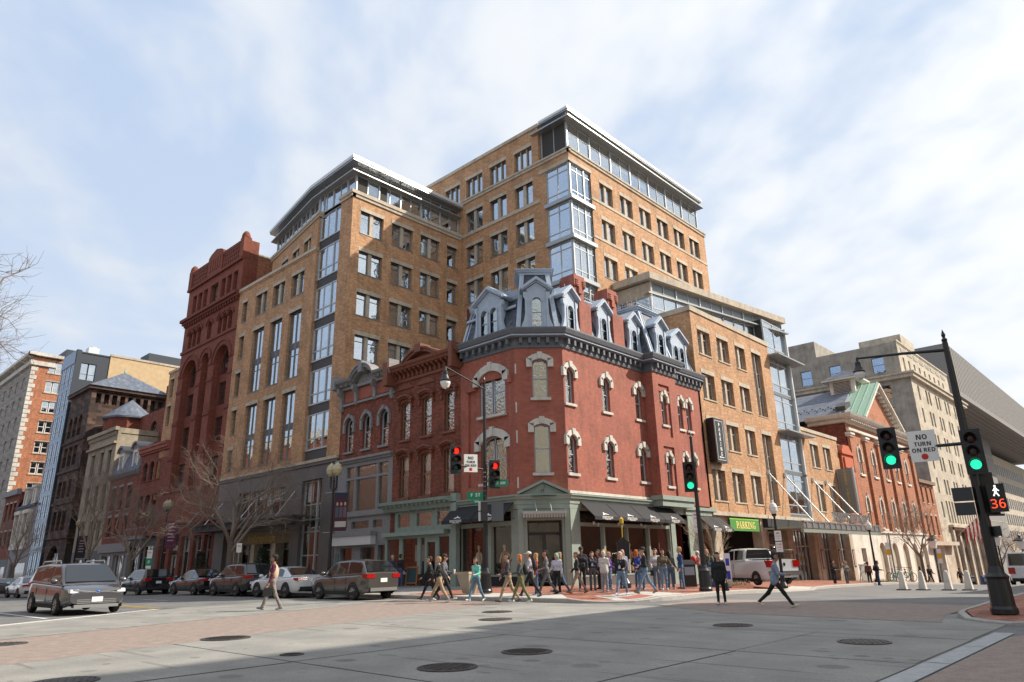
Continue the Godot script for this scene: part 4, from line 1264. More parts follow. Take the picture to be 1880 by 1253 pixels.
func corner_building() -> void:
	var t := thing("corner_building", "red painted brick corner building with slate blue mansard, dormers and black shop awnings", "building", Vector3(-25, 0.3, -32))
	var C0 := Vector3(-24.26, 0, ZF)
	var C1 := Vector3(XT, 0, -28.06)
	var ff := FF(ZF)
	var fx := FT(XT)
	var du := (C1 - C0).normalized()
	var fc := Transform3D(Basis(du, Vector3.UP, du.cross(Vector3.UP)), C0)
	var cl := (C1 - C0).length()
	var bay := FT(XT + 0.68)
	# ---- upper walls
	var fh := [[-27.0, -25.1, 9.05, 11.5, 0.4], [-27.0, -25.1, 5.45, 7.9, 0.4]]
	wall(t, "wall", ff, -28.5, -24.26, 4.6, 12.5, [[-27.87, -24.75, 5.3, 11.0, 0.0, 0.12]], M.red_paint, 0.12)
	wall(t, "recessed_wall", FF(ZF - 0.12), -27.87, -24.75, 5.3, 11.0, fh, M.red_paint, 0.14)
	for h in fh:
		corner_window(t, FF(ZF - 0.0 if h[2] > 8 else ZF - 0.1), h, 2, 0.4)
	bx(t, "corbel", ff, -28.0, -27.3, 10.6, 11.0, -0.1, 0.1, M.red_paint)
	bx(t, "corbel", ff, -24.8, -24.45, 10.6, 11.0, -0.1, 0.1, M.red_paint)
	var chh := [[0.92, 1.77, 9.68, 11.8, 0.14], [0.92, 1.77, 5.75, 8.28, 0.14]]
	wall(t, "wall", fc, 0.0, cl, 4.6, 12.5, chh, M.red_paint)
	for h in chh:
		corner_window(t, fc, h, 1, 0.3)
	var rh := []
	for u in [[28.2, 28.92], [31.52, 32.24], [34.86, 35.6], [39.82, 40.4], [40.9, 41.5]]:
		rh.append([u[0], u[1], 9.42, 11.42, 0.24])
		rh.append([u[0], u[1], 5.74, 7.74, 0.24])
	wall(t, "wall", fx, 28.06, 43.05, 4.6, 12.5, rh, M.red_paint)
	for h in rh:
		corner_window(t, fx, h, 1, 0.26 if h[0] < 39 else 0.2, 0.9 if h[2] > 8 else 0.5)
	var bh := [[36.85, 37.42, 9.25, 11.15, 0.2], [36.85, 37.42, 5.55, 7.4, 0.2]]
	wall(t, "wall", bay, 35.9, 38.6, 4.6, 12.5, [[36.5, 37.75, 8.5, 11.75, 0.0, 0.1], [36.5, 37.75, 5.0, 7.9, 0.0, 0.1]], M.red_paint, 0.1)
	wall(t, "recessed_wall", FT(XT + 0.58), 36.5, 37.75, 5.0, 11.75, bh, M.red_paint)
	for h in bh:
		corner_window(t, FT(XT + 0.58), h, 1, 0.2, 0.9)
	bx(t, "corbel", bay, 36.5, 37.75, 11.3, 11.42, -0.1, -0.02, M.red_paint)
	wall(t, "wall", FF(-35.9), XT, XT + 0.68, 4.6, 12.5, [], M.red_paint)
	wall(t, "wall", Transform3D(Basis(Vector3(-1, 0, 0), Vector3.UP, Vector3(0, 0, -1)), Vector3(0, 0, -38.6)), -XT - 0.68, -XT, 4.6, 12.5, [], M.red_paint)
	# white quoin stones on the edge of the chamfer
	for y in [11.0, 8.9, 7.3, 5.0]:
		bx(t, "quoin", fc, 0.0, 0.08, y, y + 0.75 - 0.1 * (int(y) % 3), -0.02, 0.03, M.white_stone)
	# ---- main cornice
	var path := [Vector3(-28.55, 0, ZF), C0, C1, Vector3(XT, 0, -35.9), Vector3(XT + 0.68, 0, -35.9), Vector3(XT + 0.68, 0, -38.6), Vector3(XT, 0, -38.6), Vector3(XT, 0, -43.1)]
	var outs := [Vector3(0, 0, 1), Vector3(0.414, 0, 1), Vector3(1, 0, 0.414), Vector3(1, 0, 1), Vector3(1, 0, 1), Vector3(1, 0, -1), Vector3(1, 0, -1), Vector3(1, 0, 0)]
	var prof := [Vector2(0, 12.42), Vector2(0.07, 12.44), Vector2(0.09, 12.56), Vector2(0.05, 12.6), Vector2(0.05, 12.94), Vector2(0.3, 12.98), Vector2(0.36, 13.06), Vector2(0.36, 13.14), Vector2(0.44, 13.18), Vector2(0.52, 13.4), Vector2(0.52, 13.48), Vector2(-0.2, 13.52)]
	put(t, "cornice", MB.new().sweep(prof, path, outs).mesh(), M.grey_trim)
	put(t, "cornice_edge", MB.new().sweep([Vector2(0.355, 13.05), Vector2(0.372, 13.06), Vector2(0.372, 13.13), Vector2(0.355, 13.14)], path, outs).mesh(), M.blue_trim)
	var segs := [[ff, -28.5, -24.3], [fc, 0.1, cl - 0.05], [fx, 28.1, 35.6], [bay, 36.0, 38.5], [fx, 38.9, 43.0]]
	for s in segs:
		var n := int(round((s[2] - s[1]) / 0.52))
		for i in n:
			var u: float = lerpf(s[1], s[2], (i + 0.5) / n)
			var br := bx(t, "bracket", s[0], u - 0.08, u + 0.08, 12.66, 12.95, 0.05, 0.28, M.grey_trim)
	# ---- mansard slopes (base on the cornice, leaning in)
	var mbase := [Vector3(-28.4, 0, ZF), C0, C1, Vector3(XT, 0, -42.95)]
	var mouts := [Vector3(0, 0, 1), Vector3(0.414, 0, 1), Vector3(1, 0, 0.414), Vector3(1, 0, 0)]
	put(t, "mansard_slope", MB.new().sweep([Vector2(-0.05, 13.45), Vector2(-0.4, 14.6), Vector2(-0.85, 15.75)], mbase, mouts).mesh(), M.slate)
	put(t, "mansard_curb", MB.new().sweep([Vector2(-0.9, 15.55), Vector2(-0.7, 15.6), Vector2(-0.62, 15.75), Vector2(-0.55, 15.95), Vector2(-0.5, 16.05), Vector2(-1.3, 16.1)], mbase, mouts).mesh(), M.blue_trim)
	put(t, "mansard_curb", MB.new().sweep([Vector2(-0.42, 14.95), Vector2(-0.36, 15.0), Vector2(-0.4, 15.12), Vector2(-0.6, 15.14)], [Vector3(-28.4, 0, ZF), C0], [Vector3(0, 0, 1), Vector3(0.414, 0, 1)]).mesh(), M.blue_trim)
	slab_poly(t, "roof_deck", [[-28.4, ZF - 1.0], [-24.7, ZF - 1.0], [XT - 1.0, -28.5], [XT - 1.0, -42.95], [-28.4, -42.95]], 15.95, 16.08, M.roof)
	wall(t, "side_wall", Transform3D(Basis(Vector3(0, 0, 1), Vector3.UP, Vector3(-1, 0, 0)), Vector3(-28.42, 0, 0)), -42.95, ZF - 0.4, -0.4, 15.95, [], M.red_brick)
	wall(t, "side_wall", Transform3D(Basis(Vector3(-1, 0, 0), Vector3.UP, Vector3(0, 0, -1)), Vector3(0, 0, -43.0)), -XT + 0.4, 28.4, -0.6, 15.95, [], M.red_brick)
	# hip boards at both ends
	put(t, "hip_board", MB.new().bar(Vector3(-28.35, 13.5, ZF - 0.05), Vector3(-28.35, 15.8, ZF - 0.85), 0.16, 0.14).bar(Vector3(-28.12, 13.5, ZF - 0.05), Vector3(-28.12, 15.8, ZF - 0.85), 0.08, 0.1).mesh(), M.blue_trim)
	put(t, "hip_board", MB.new().bar(Vector3(XT - 0.05, 13.5, -42.9), Vector3(XT - 0.85, 15.8, -42.9), 0.16, 0.14).bar(Vector3(XT - 0.05, 13.5, -42.6), Vector3(XT - 0.85, 15.8, -42.6), 0.08, 0.1).mesh(), M.blue_trim)
	# ---- corner pavilion and side pavilion
	for k in 2:
		var f: Transform3D = fc if k == 0 else bay
		var u0: float = 0.12 if k == 0 else 35.98
		var u1: float = cl - 0.12 if k == 0 else 38.5
		var top := 17.1 if k == 0 else 16.7
		var ins := 0.34
		var bk := 0.95
		var p := [Vector3(u0, 13.5, 0.0), Vector3(u1, 13.5, 0.0), Vector3(u1, 13.5, -3.0), Vector3(u0, 13.5, -3.0), Vector3(u0 + ins, top, -bk), Vector3(u1 - ins, top, -bk), Vector3(u1 - ins, top, -3.0), Vector3(u0 + ins, top, -3.0)]
		var pv := put(t, "pavilion_roof", MB.new().hull(p).mesh(), M.slate, f)
		var hb := MB.new()
		for e in [[0, 4, 1.0], [1, 5, -1.0]]:
			var o := Vector3(e[2] * 0.1, 0, 0.03)
			hb.bar(p[e[0]] + o, p[e[1]] + o, 0.24, 0.1, Vector3(0, 0.25, 1))
			hb.bar(p[e[0]] + o + Vector3(e[2] * 0.1, 0, 0.02), p[e[1]] + o + Vector3(e[2] * 0.1, 0, 0.02), 0.06, 0.14, Vector3(0, 0.25, 1))
		put(pv, "corner_board", hb.mesh(), M.blue_trim, f)
		var cp := MB.new()
		for L in [[0.0, -0.14, 0.06], [0.08, 0.0, 0.16], [0.2, 0.14, 0.12], [0.28, 0.24, 0.06]]:
			cp.box(u0 + ins - L[0], u1 - ins + L[0], top + L[1], top + L[1] + L[2], -3.0, -bk + L[0])
		put(pv, "cap", cp.mesh(), M.blue_trim, f)
		var q0 := f * Vector3(u0 + 0.15, top + 0.3, -bk + 0.1)
		var q1 := f * Vector3(u1 - 0.15, top + 0.3, -bk + 0.1)
		if k == 1:
			cresting(t, q0, q1, 0.45)
			cresting(t, f * Vector3(u0 + 0.15, top + 0.3, -2.6), q0, 0.45)
		else:
			cresting(t, f * Vector3(u0 + 0.15, top + 0.3, -2.6), f * Vector3(u1 - 0.15, top + 0.3, -2.6), 0.5)
	# ---- dormers
	dormer(t, fc, cl / 2, 13.52, 0.05, 1, 0.74, 2.25, 2.72, 1.0)
	dormer(t, ff, -26.2, 13.52, -0.05, 2, 1.12, 2.1, 2.75, 1.1)
	dormer(t, fx, 29.0, 13.52, -0.05, 1, 0.66, 2.0, 2.5, 1.1)
	dormer(t, fx, 32.15, 13.52, -0.05, 1, 0.66, 2.0, 2.5, 1.1)
	dormer(t, fx, 35.35, 13.52, -0.05, 1, 0.66, 2.0, 2.5, 1.1)
	dormer(t, bay, 37.3, 13.52, -0.02, 1, 0.66, 2.0, 2.5, 1.2)
	dormer(t, fx, 40.75, 13.52, -0.05, 2, 1.05, 2.05, 2.65, 1.1)
	# cresting along the mansard tops
	var cy := 16.08
	cresting(t, Vector3(-27.9, cy, ZF - 0.6), Vector3(-25.0, cy, ZF - 0.6))
	cresting(t, Vector3(XT - 0.6, cy, -29.3), Vector3(XT - 0.6, cy, -30.2))
	cresting(t, Vector3(XT - 0.6, cy, -30.9), Vector3(XT - 0.6, cy, -32.6))
	# ---- chimneys
	for u in [29.75, 33.05]:
		var c := put(t, "chimney", MB.new().box(u + 0.1, u + 1.2, 13.5, 15.7, -0.7, -0.04).mesh(), M.red_paint, fx)
		put(c, "shaft", MB.new().box(u + 0.2, u + 1.1, 15.7, 17.35, -1.3, -0.4).mesh(), M.red_paint, fx)
		var cb := MB.new()
		cb.box(u + 0.1, u + 1.2, 16.75, 17.25, -1.4, -0.3)
		cb.box(u + 0.15, u + 1.15, 17.25, 17.45, -1.35, -0.35)
		cb.box(u + 0.5, u + 0.8, 16.3, 16.75, -0.42, -0.27)
		for q in 3:
			cb.box(u + 0.2, u + 0.46, 16.82 + q * 0.13, 16.88 + q * 0.13, -0.32, -0.25)
			cb.box(u + 0.84, u + 1.1, 16.82 + q * 0.13, 16.88 + q * 0.13, -0.32, -0.25)
		put(c, "chimney_cap", cb.mesh(), M.red_paint, fx)
	shop(t, ff, fc, fx, bay, cl, C0, C1)

func awning(t: Node, fr: Transform3D, u0: float, u1: float, y1: float, y0: float, out: float, words := true) -> void:
	var b := MB.new()
	b.quad(Vector3(u0, y0 + 0.16, out), Vector3(u1, y0 + 0.16, out), Vector3(u1, y1, 0.06), Vector3(u0, y1, 0.06))
	b.quad(Vector3(u0, y1 - 0.02, 0.06), Vector3(u1, y1 - 0.02, 0.06), Vector3(u1, y0 + 0.14, out - 0.01), Vector3(u0, y0 + 0.14, out - 0.01))
	b.box(u0, u1, y0, y0 + 0.17, out - 0.012, out)
	put(t, "awning", b.mesh(), M.awning, fr)
	var f := MB.new()
	for u in [u0 + 0.02, u1 - 0.02]:
		f.tube([Vector3(u, y1 - 0.03, 0.05), Vector3(u, y0 + 0.12, out - 0.02), Vector3(u, y0 + 0.1, 0.05)], [0.015, 0.015, 0.015], 4)
	put(t, "awning_frame", f.mesh(), M.black, fr)
	if words:
		var uc := (u0 + u1) / 2
		var sl := Vector3(0, y0 + 0.16 - y1, out - 0.06).normalized()
		var nb := Basis(Vector3(1, 0, 0), -sl, Vector3(1, 0, 0).cross(-sl))
		text(t, "letters", "PERUVIAN", 0.17, M.white, fr * Transform3D(Basis.IDENTITY, Vector3(uc, y0 + 0.118, out + 0.004)), 0.006, "Droid Serif", 1)
		text(t, "letters", "CONNECTION", 0.075, M.white, fr * Transform3D(Basis.IDENTITY, Vector3(uc, y0 + 0.035, out + 0.004)), 0.006, "Droid Serif", 1)
		# a small running animal as emblem
		var m := MB.new()
		m.poly([Vector2(-0.2, 0.0), Vector2(-0.02, 0.06), Vector2(0.12, 0.05), Vector2(0.24, 0.0), Vector2(0.26, 0.05), Vector2(0.12, 0.11), Vector2(-0.0, 0.13), Vector2(-0.05, 0.22), Vector2(-0.09, 0.24), Vector2(-0.1, 0.13), Vector2(-0.26, 0.06)], 0.0, 0.006)
		put(t, "emblem", m.mesh(), M.white, fr * Transform3D(nb, Vector3(uc, y0 + 0.16, out)) * Transform3D(Basis.IDENTITY, Vector3(0, 0.12, 0.012)))

func shop(t: Node, ff: Transform3D, fc: Transform3D, fx: Transform3D, bay: Transform3D, cl: float, C0: Vector3, C1: Vector3) -> void:
	var path := [Vector3(-29.0, 0, ZF), C0, C1, Vector3(XT, 0, -37.9)]
	var outs := [Vector3(0, 0, 1), Vector3(0.414, 0, 1), Vector3(1, 0, 0.414), Vector3(1, 0, 0)]
	put(t, "shop_cornice", MB.new().sweep([Vector2(0, 3.95), Vector2(0.06, 3.97), Vector2(0.06, 4.15), Vector2(0.1, 4.2), Vector2(0.1, 4.4), Vector2(0.2, 4.44), Vector2(0.24, 4.54), Vector2(0.3, 4.6), Vector2(0.3, 4.66), Vector2(-0.1, 4.72)], path, outs).mesh(), M.sage)
	put(t, "shop_cornice", MB.new().box(39.4, 43.15, 4.0, 4.3, -0.2, 0.12).box(39.35, 43.2, 4.3, 4.5, -0.2, 0.24).mesh(), M.sage, fx)
	put(t, "shop_cornice", MB.new().box(35.7, 39.3, 4.35, 4.7, -0.6, 0.12).box(35.6, 39.4, 4.7, 4.95, -0.6, 0.22).mesh(), M.sage, bay)
	bx(t, "stone_band", fx, 28.15, 35.9, 4.72, 4.86, -0.05, 0.04, M.white_stone)
	# street front on the shaded side
	var sh := [[-28.55, -26.5, 0.82, 3.2], [-26.2, -24.75, 0.82, 3.2], [-28.55, -24.75, 3.42, 3.9]]
	wall(t, "shopfront", ff, -28.95, -24.26, 0.75, 3.96, sh, M.sage, 0.22)
	wall(t, "plinth", FF(ZF - 0.02), -28.95, -24.26, -0.4, 0.75, [], M.black_matt)
	for h in sh:
		bx(t, "pane", ff, h[0], h[1], h[2], h[3], -0.2, -0.19, M.glass_clear)
	awning(t, ff, -29.0, -26.75, 4.36, 3.42, 0.95)
	awning(t, ff, -26.7, -24.45, 4.36, 3.42, 0.95)
	# chamfer with the door under a pediment
	var dh := [[0.45, 2.2, 0.2, 3.4, 0.0, 0.6]]
	wall(t, "shopfront", fc, 0.0, cl, -0.2, 3.96, dh, M.sage, 0.6)
	for u in [[0.0, 0.26], [cl - 0.26, cl]]:
		bx(t, "pilaster", fc, u[0], u[1], 0.15, 3.96, 0.0, 0.07, M.sage)
	var fi := fc * Transform3D(Basis.IDENTITY, Vector3(0, 0, -0.6))
	wall(t, "door_surround", fi, 0.45, 2.2, 0.2, 3.4, [[0.55, 1.22, 0.4, 2.7], [1.42, 2.1, 0.4, 2.7], [0.55, 2.1, 2.85, 3.3]], M.frame_dark, 0.06)
	var door := bx(t, "door", fi, 1.42, 2.1, 0.4, 2.7, -0.06, -0.05, M.glass_clear)
	put(door, "handle", MB.new().tube([Vector3(1.5, 1.0, 0.03), Vector3(1.5, 1.5, 0.03)], [0.014, 0.014], 6).mesh(), M.steel, fi)
	bx(t, "pane", fi, 0.55, 1.22, 0.4, 2.7, -0.06, -0.05, M.glass_clear)
	bx(t, "pane", fi, 0.55, 2.1, 2.85, 3.3, -0.06, -0.05, M.glass_clear)
	var pd := MB.new()
	pd.poly([Vector2(0.1, 4.66), Vector2(cl - 0.1, 4.66), Vector2(cl / 2, 5.22)], 0.0, 0.14)
	for s in [[-0.02, 4.66, cl / 2, 5.26], [cl + 0.02, 4.66, cl / 2, 5.26]]:
		pd.bar(Vector3(s[0], s[1] + 0.06, 0.16), Vector3(s[2], s[3] + 0.06, 0.16), 0.36, 0.13, Vector3.UP)
	var pe := put(t, "pediment", pd.mesh(), M.sage, fc)
	var an := MB.new()
	an.poly([Vector2(0, 0), Vector2(0.03, 0), Vector2(0.04, 0.1), Vector2(0.12, 0.1), Vector2(0.13, 0), Vector2(0.16, 0), Vector2(0.16, 0.17), Vector2(0.2, 0.3), Vector2(0.24, 0.32), Vector2(0.23, 0.35), Vector2(0.18, 0.35), Vector2(0.12, 0.18), Vector2(0.0, 0.17)], 0.14, 0.152)
	put(pe, "emblem", an.mesh(), M.grey_trim, fc * Transform3D(Basis.IDENTITY, Vector3(cl / 2 - 0.12, 4.72, 0)))
	var cn := MB.new().box(0.2, cl - 0.2, 3.68, 3.8, 0.05, 0.75)
	for i in 16:
		cn.box(0.22 + i * 0.137, 0.3 + i * 0.137, 3.5, 3.68, 0.72, 0.75)
	put(t, "door_canopy", cn.mesh(), mat(lin(0.42, 0.41, 0.38), 0.6), fc)
	for u in [0.85, 1.6]:
		put(t, "canopy_rod", MB.new().tube([Vector3(u, 4.4, 0.1), Vector3(u + 0.05, 3.8, 0.7)], [0.016, 0.016], 5).mesh(), M.metal_white, fc)
	# sunlit side
	var rs := [[28.9, 30.86, 0.72, 3.12], [31.0, 33.04, 0.72, 3.12], [33.18, 35.18, 0.72, 3.12], [35.32, 37.5, 0.72, 3.12], [28.9, 37.5, 3.3, 3.9]]
	wall(t, "shopfront", fx, 28.06, 38.1, 0.65, 3.96, rs, M.sage, 0.22)
	for h in rs:
		bx(t, "pane", fx, h[0], h[1], h[2], h[3], -0.2, -0.19, M.glass_clear)
	for u in [[28.06, 28.75], [37.6, 38.1]]:
		bx(t, "pilaster", fx, u[0], u[1], 0.0, 3.96, 0.0, 0.06, M.sage)
	wall(t, "plinth", FT(XT - 0.02), 28.06, 38.1, -0.8, 0.65, [], M.granite)
	for i in 4:
		awning(t, fx, 28.85 + i * 2.23, 28.85 + i * 2.23 + 2.17, 4.36, 3.38, 1.0)
		var sp := put(t, "spotlight", MB.new().lathe([Vector2(0.0, 0.0), Vector2(0.07, 0.0), Vector2(0.06, 0.14), Vector2(0.0, 0.16)], 8).mesh(), M.white, at3(fx, 29.9 + i * 2.2, 3.2, 0.12))
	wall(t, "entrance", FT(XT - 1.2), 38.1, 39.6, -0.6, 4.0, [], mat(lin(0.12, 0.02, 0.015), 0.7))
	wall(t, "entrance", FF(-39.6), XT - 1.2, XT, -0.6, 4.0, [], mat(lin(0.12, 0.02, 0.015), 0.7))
	bx(t, "entrance_step", fx, 38.1, 39.6, -0.6, 0.25, -1.2, -0.3, M.granite)
	bx(t, "pier", fx, 39.6, 40.9, -0.6, 3.98, -0.4, 0.08, M.sage)
	wall(t, "shopfront", fx, 40.9, 43.05, -0.6, 4.0, [[41.1, 42.9, 0.3, 3.2]], M.sage, 0.2)
	bx(t, "pane", fx, 41.1, 42.9, 0.3, 3.2, -0.2, -0.19, M.glass_clear)
	awning(t, fx, 40.95, 42.35, 4.0, 3.0, 1.0)
	awning(t, fx, 42.4, 43.8, 4.0, 3.0, 1.0)
	wall(t, "wall", fx, 38.1, 39.4, 4.0, 4.6, [], M.sage)
	# showroom behind the glass
	var iw := mat(lin(0.045, 0.037, 0.031), 0.9)  # very dark colour, the gloom of the unlit shop put into its surfaces
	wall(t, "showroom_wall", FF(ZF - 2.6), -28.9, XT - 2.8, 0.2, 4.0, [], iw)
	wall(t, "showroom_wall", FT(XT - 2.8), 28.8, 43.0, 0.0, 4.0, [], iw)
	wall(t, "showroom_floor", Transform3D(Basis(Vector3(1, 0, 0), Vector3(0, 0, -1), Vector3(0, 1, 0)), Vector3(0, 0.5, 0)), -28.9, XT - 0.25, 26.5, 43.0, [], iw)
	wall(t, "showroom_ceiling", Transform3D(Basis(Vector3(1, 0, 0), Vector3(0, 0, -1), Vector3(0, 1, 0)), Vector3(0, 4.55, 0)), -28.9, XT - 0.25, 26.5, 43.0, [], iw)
	for i in 26:      # rails of hanging clothes further in
		var on_side := i < 16
		var c0 := lin(0.03 + 0.25 * rng.randf(), 0.03 + 0.16 * rng.randf(), 0.03 + 0.12 * rng.randf())
		var q0 := rng.randf_range(29.2, 37.2) if on_side else rng.randf_range(-28.6, -25.2)
		var yb := 0.75 + 0.3 * rng.randf()
		bx(t, "garment", FT(XT - 1.9) if on_side else FF(ZF - 1.8), q0, q0 + 0.14, yb, yb + 0.9, -0.3, 0.2, mat(c0, 0.9))
	var spots := [[-27.9, ZF - 0.8, 0.0], [-26.0, ZF - 0.8, 0.3], [-25.4, ZF - 0.9, 0.0], [XT - 0.8, -29.6, 1.5], [XT - 0.8, -31.9, 1.4], [XT - 0.8, -34.3, 1.6], [XT - 0.8, -36.4, 1.5]]
	var labs := ["pale mannequin in the window left of the black signal pole", "pale mannequin behind the black signal pole in the shaded window", "pale mannequin in the shaded window beside the shop door", "pale mannequin in the sunlit window nearest the corner", "pale mannequin in the second sunlit window from the corner", "pale mannequin in the third sunlit window from the corner", "pale mannequin in the sunlit window furthest from the corner"]
	for i in spots.size():
		var m := thing("mannequin", labs[i], "mannequin", Vector3(spots[i][0], 0.5, spots[i][1]), "mannequins in the shop windows", spots[i][2])
		loc(m, "head", MB.new().ball(Vector3(0, 1.72, 0.02), Vector3(0.075, 0.115, 0.09), 8).tube([Vector3(0, 1.45, 0), Vector3(0, 1.66, 0.01)], [0.05, 0.045], 8).mesh(), M.skin_stone)
		var dress := [lin(0.5, 0.46, 0.36), lin(0.35, 0.12, 0.05), lin(0.5, 0.46, 0.36), lin(0.08, 0.07, 0.07), lin(0.3, 0.3, 0.28), lin(0.4, 0.16, 0.07), lin(0.42, 0.36, 0.24)]
		loc(m, "dress", MB.new().tube([Vector3(0, 0.35, 0), Vector3(0, 0.9, 0), Vector3(0, 1.05, 0), Vector3(0, 1.3, 0.02), Vector3(0, 1.42, 0), Vector3(0, 1.5, 0)], [0.24, 0.19, 0.14, 0.17, 0.15, 0.06], 10).mesh(), mat(dress[i], 0.9))
		for s in [-1.0, 1.0]:
			loc(m, "arm", MB.new().tube([Vector3(s * 0.16, 1.4, 0), Vector3(s * 0.24, 1.12, 0.03), Vector3(s * (0.2 if i % 2 else 0.3), 0.9, 0.16)], [0.05, 0.04, 0.028], 6).mesh(), M.skin_stone)
		loc(m, "stand", MB.new().tube([Vector3(0, 0.02, 0), Vector3(0, 0.4, 0)], [0.05, 0.03], 6).lathe([Vector2(0.18, 0.0), Vector2(0.18, 0.02), Vector2(0, 0.03)], 12).mesh(), M.steel)

# ---------------------------------------------------------------- two narrow row buildings between the wing and the corner
func bracket(t: Node, fr: Transform3D, u: float, y0: float, y1: float, out: float, wd: float, m: Material) -> void:   # scrolled console
	var h := y1 - y0
	var k := "brk%.2f,%.2f,%.2f" % [h, out, wd]
	if not cache.has(k):
		var pts := [Vector2(0, 0), Vector2(out * 0.25, 0.0), Vector2(out * 0.4, h * 0.14), Vector2(out * 0.38, h * 0.4), Vector2(out * 0.55, h * 0.62), Vector2(out, h * 0.8), Vector2(out, h), Vector2(0, h)]
		cache[k] = MB.new().poly(pts, -wd / 2, wd / 2).mesh()
	put(t, "bracket", cache[k], m, at3(fr, u, y0, 0) * Transform3D(Basis(Vector3(0, 0, 1), Vector3.UP, Vector3(-1, 0, 0)), Vector3.ZERO))

func shell(t: Node, x0: float, x1: float, z0: float, z1: float, y0: float, y1: float, m: Material, front := false, east := true) -> void:   # plain side walls, back and roof of a building
	if east:
		wall(t, "side_wall", FT(x1), -z1, -z0, y0, y1, [], m)
	wall(t, "side_wall", Transform3D(Basis(Vector3(0, 0, 1), Vector3.UP, Vector3(-1, 0, 0)), Vector3(x0, 0, 0)), z0, z1, y0, y1, [], m)
	slab_poly(t, "roof_deck", [[x0, z1 - 0.1], [x1, z1 - 0.1], [x1, z0], [x0, z0]], y1 - 0.3, y1 - 0.2, M.roof)
	if front:
		wall(t, "wall", FF(z1), x0, x1, y0, y1, [], m)

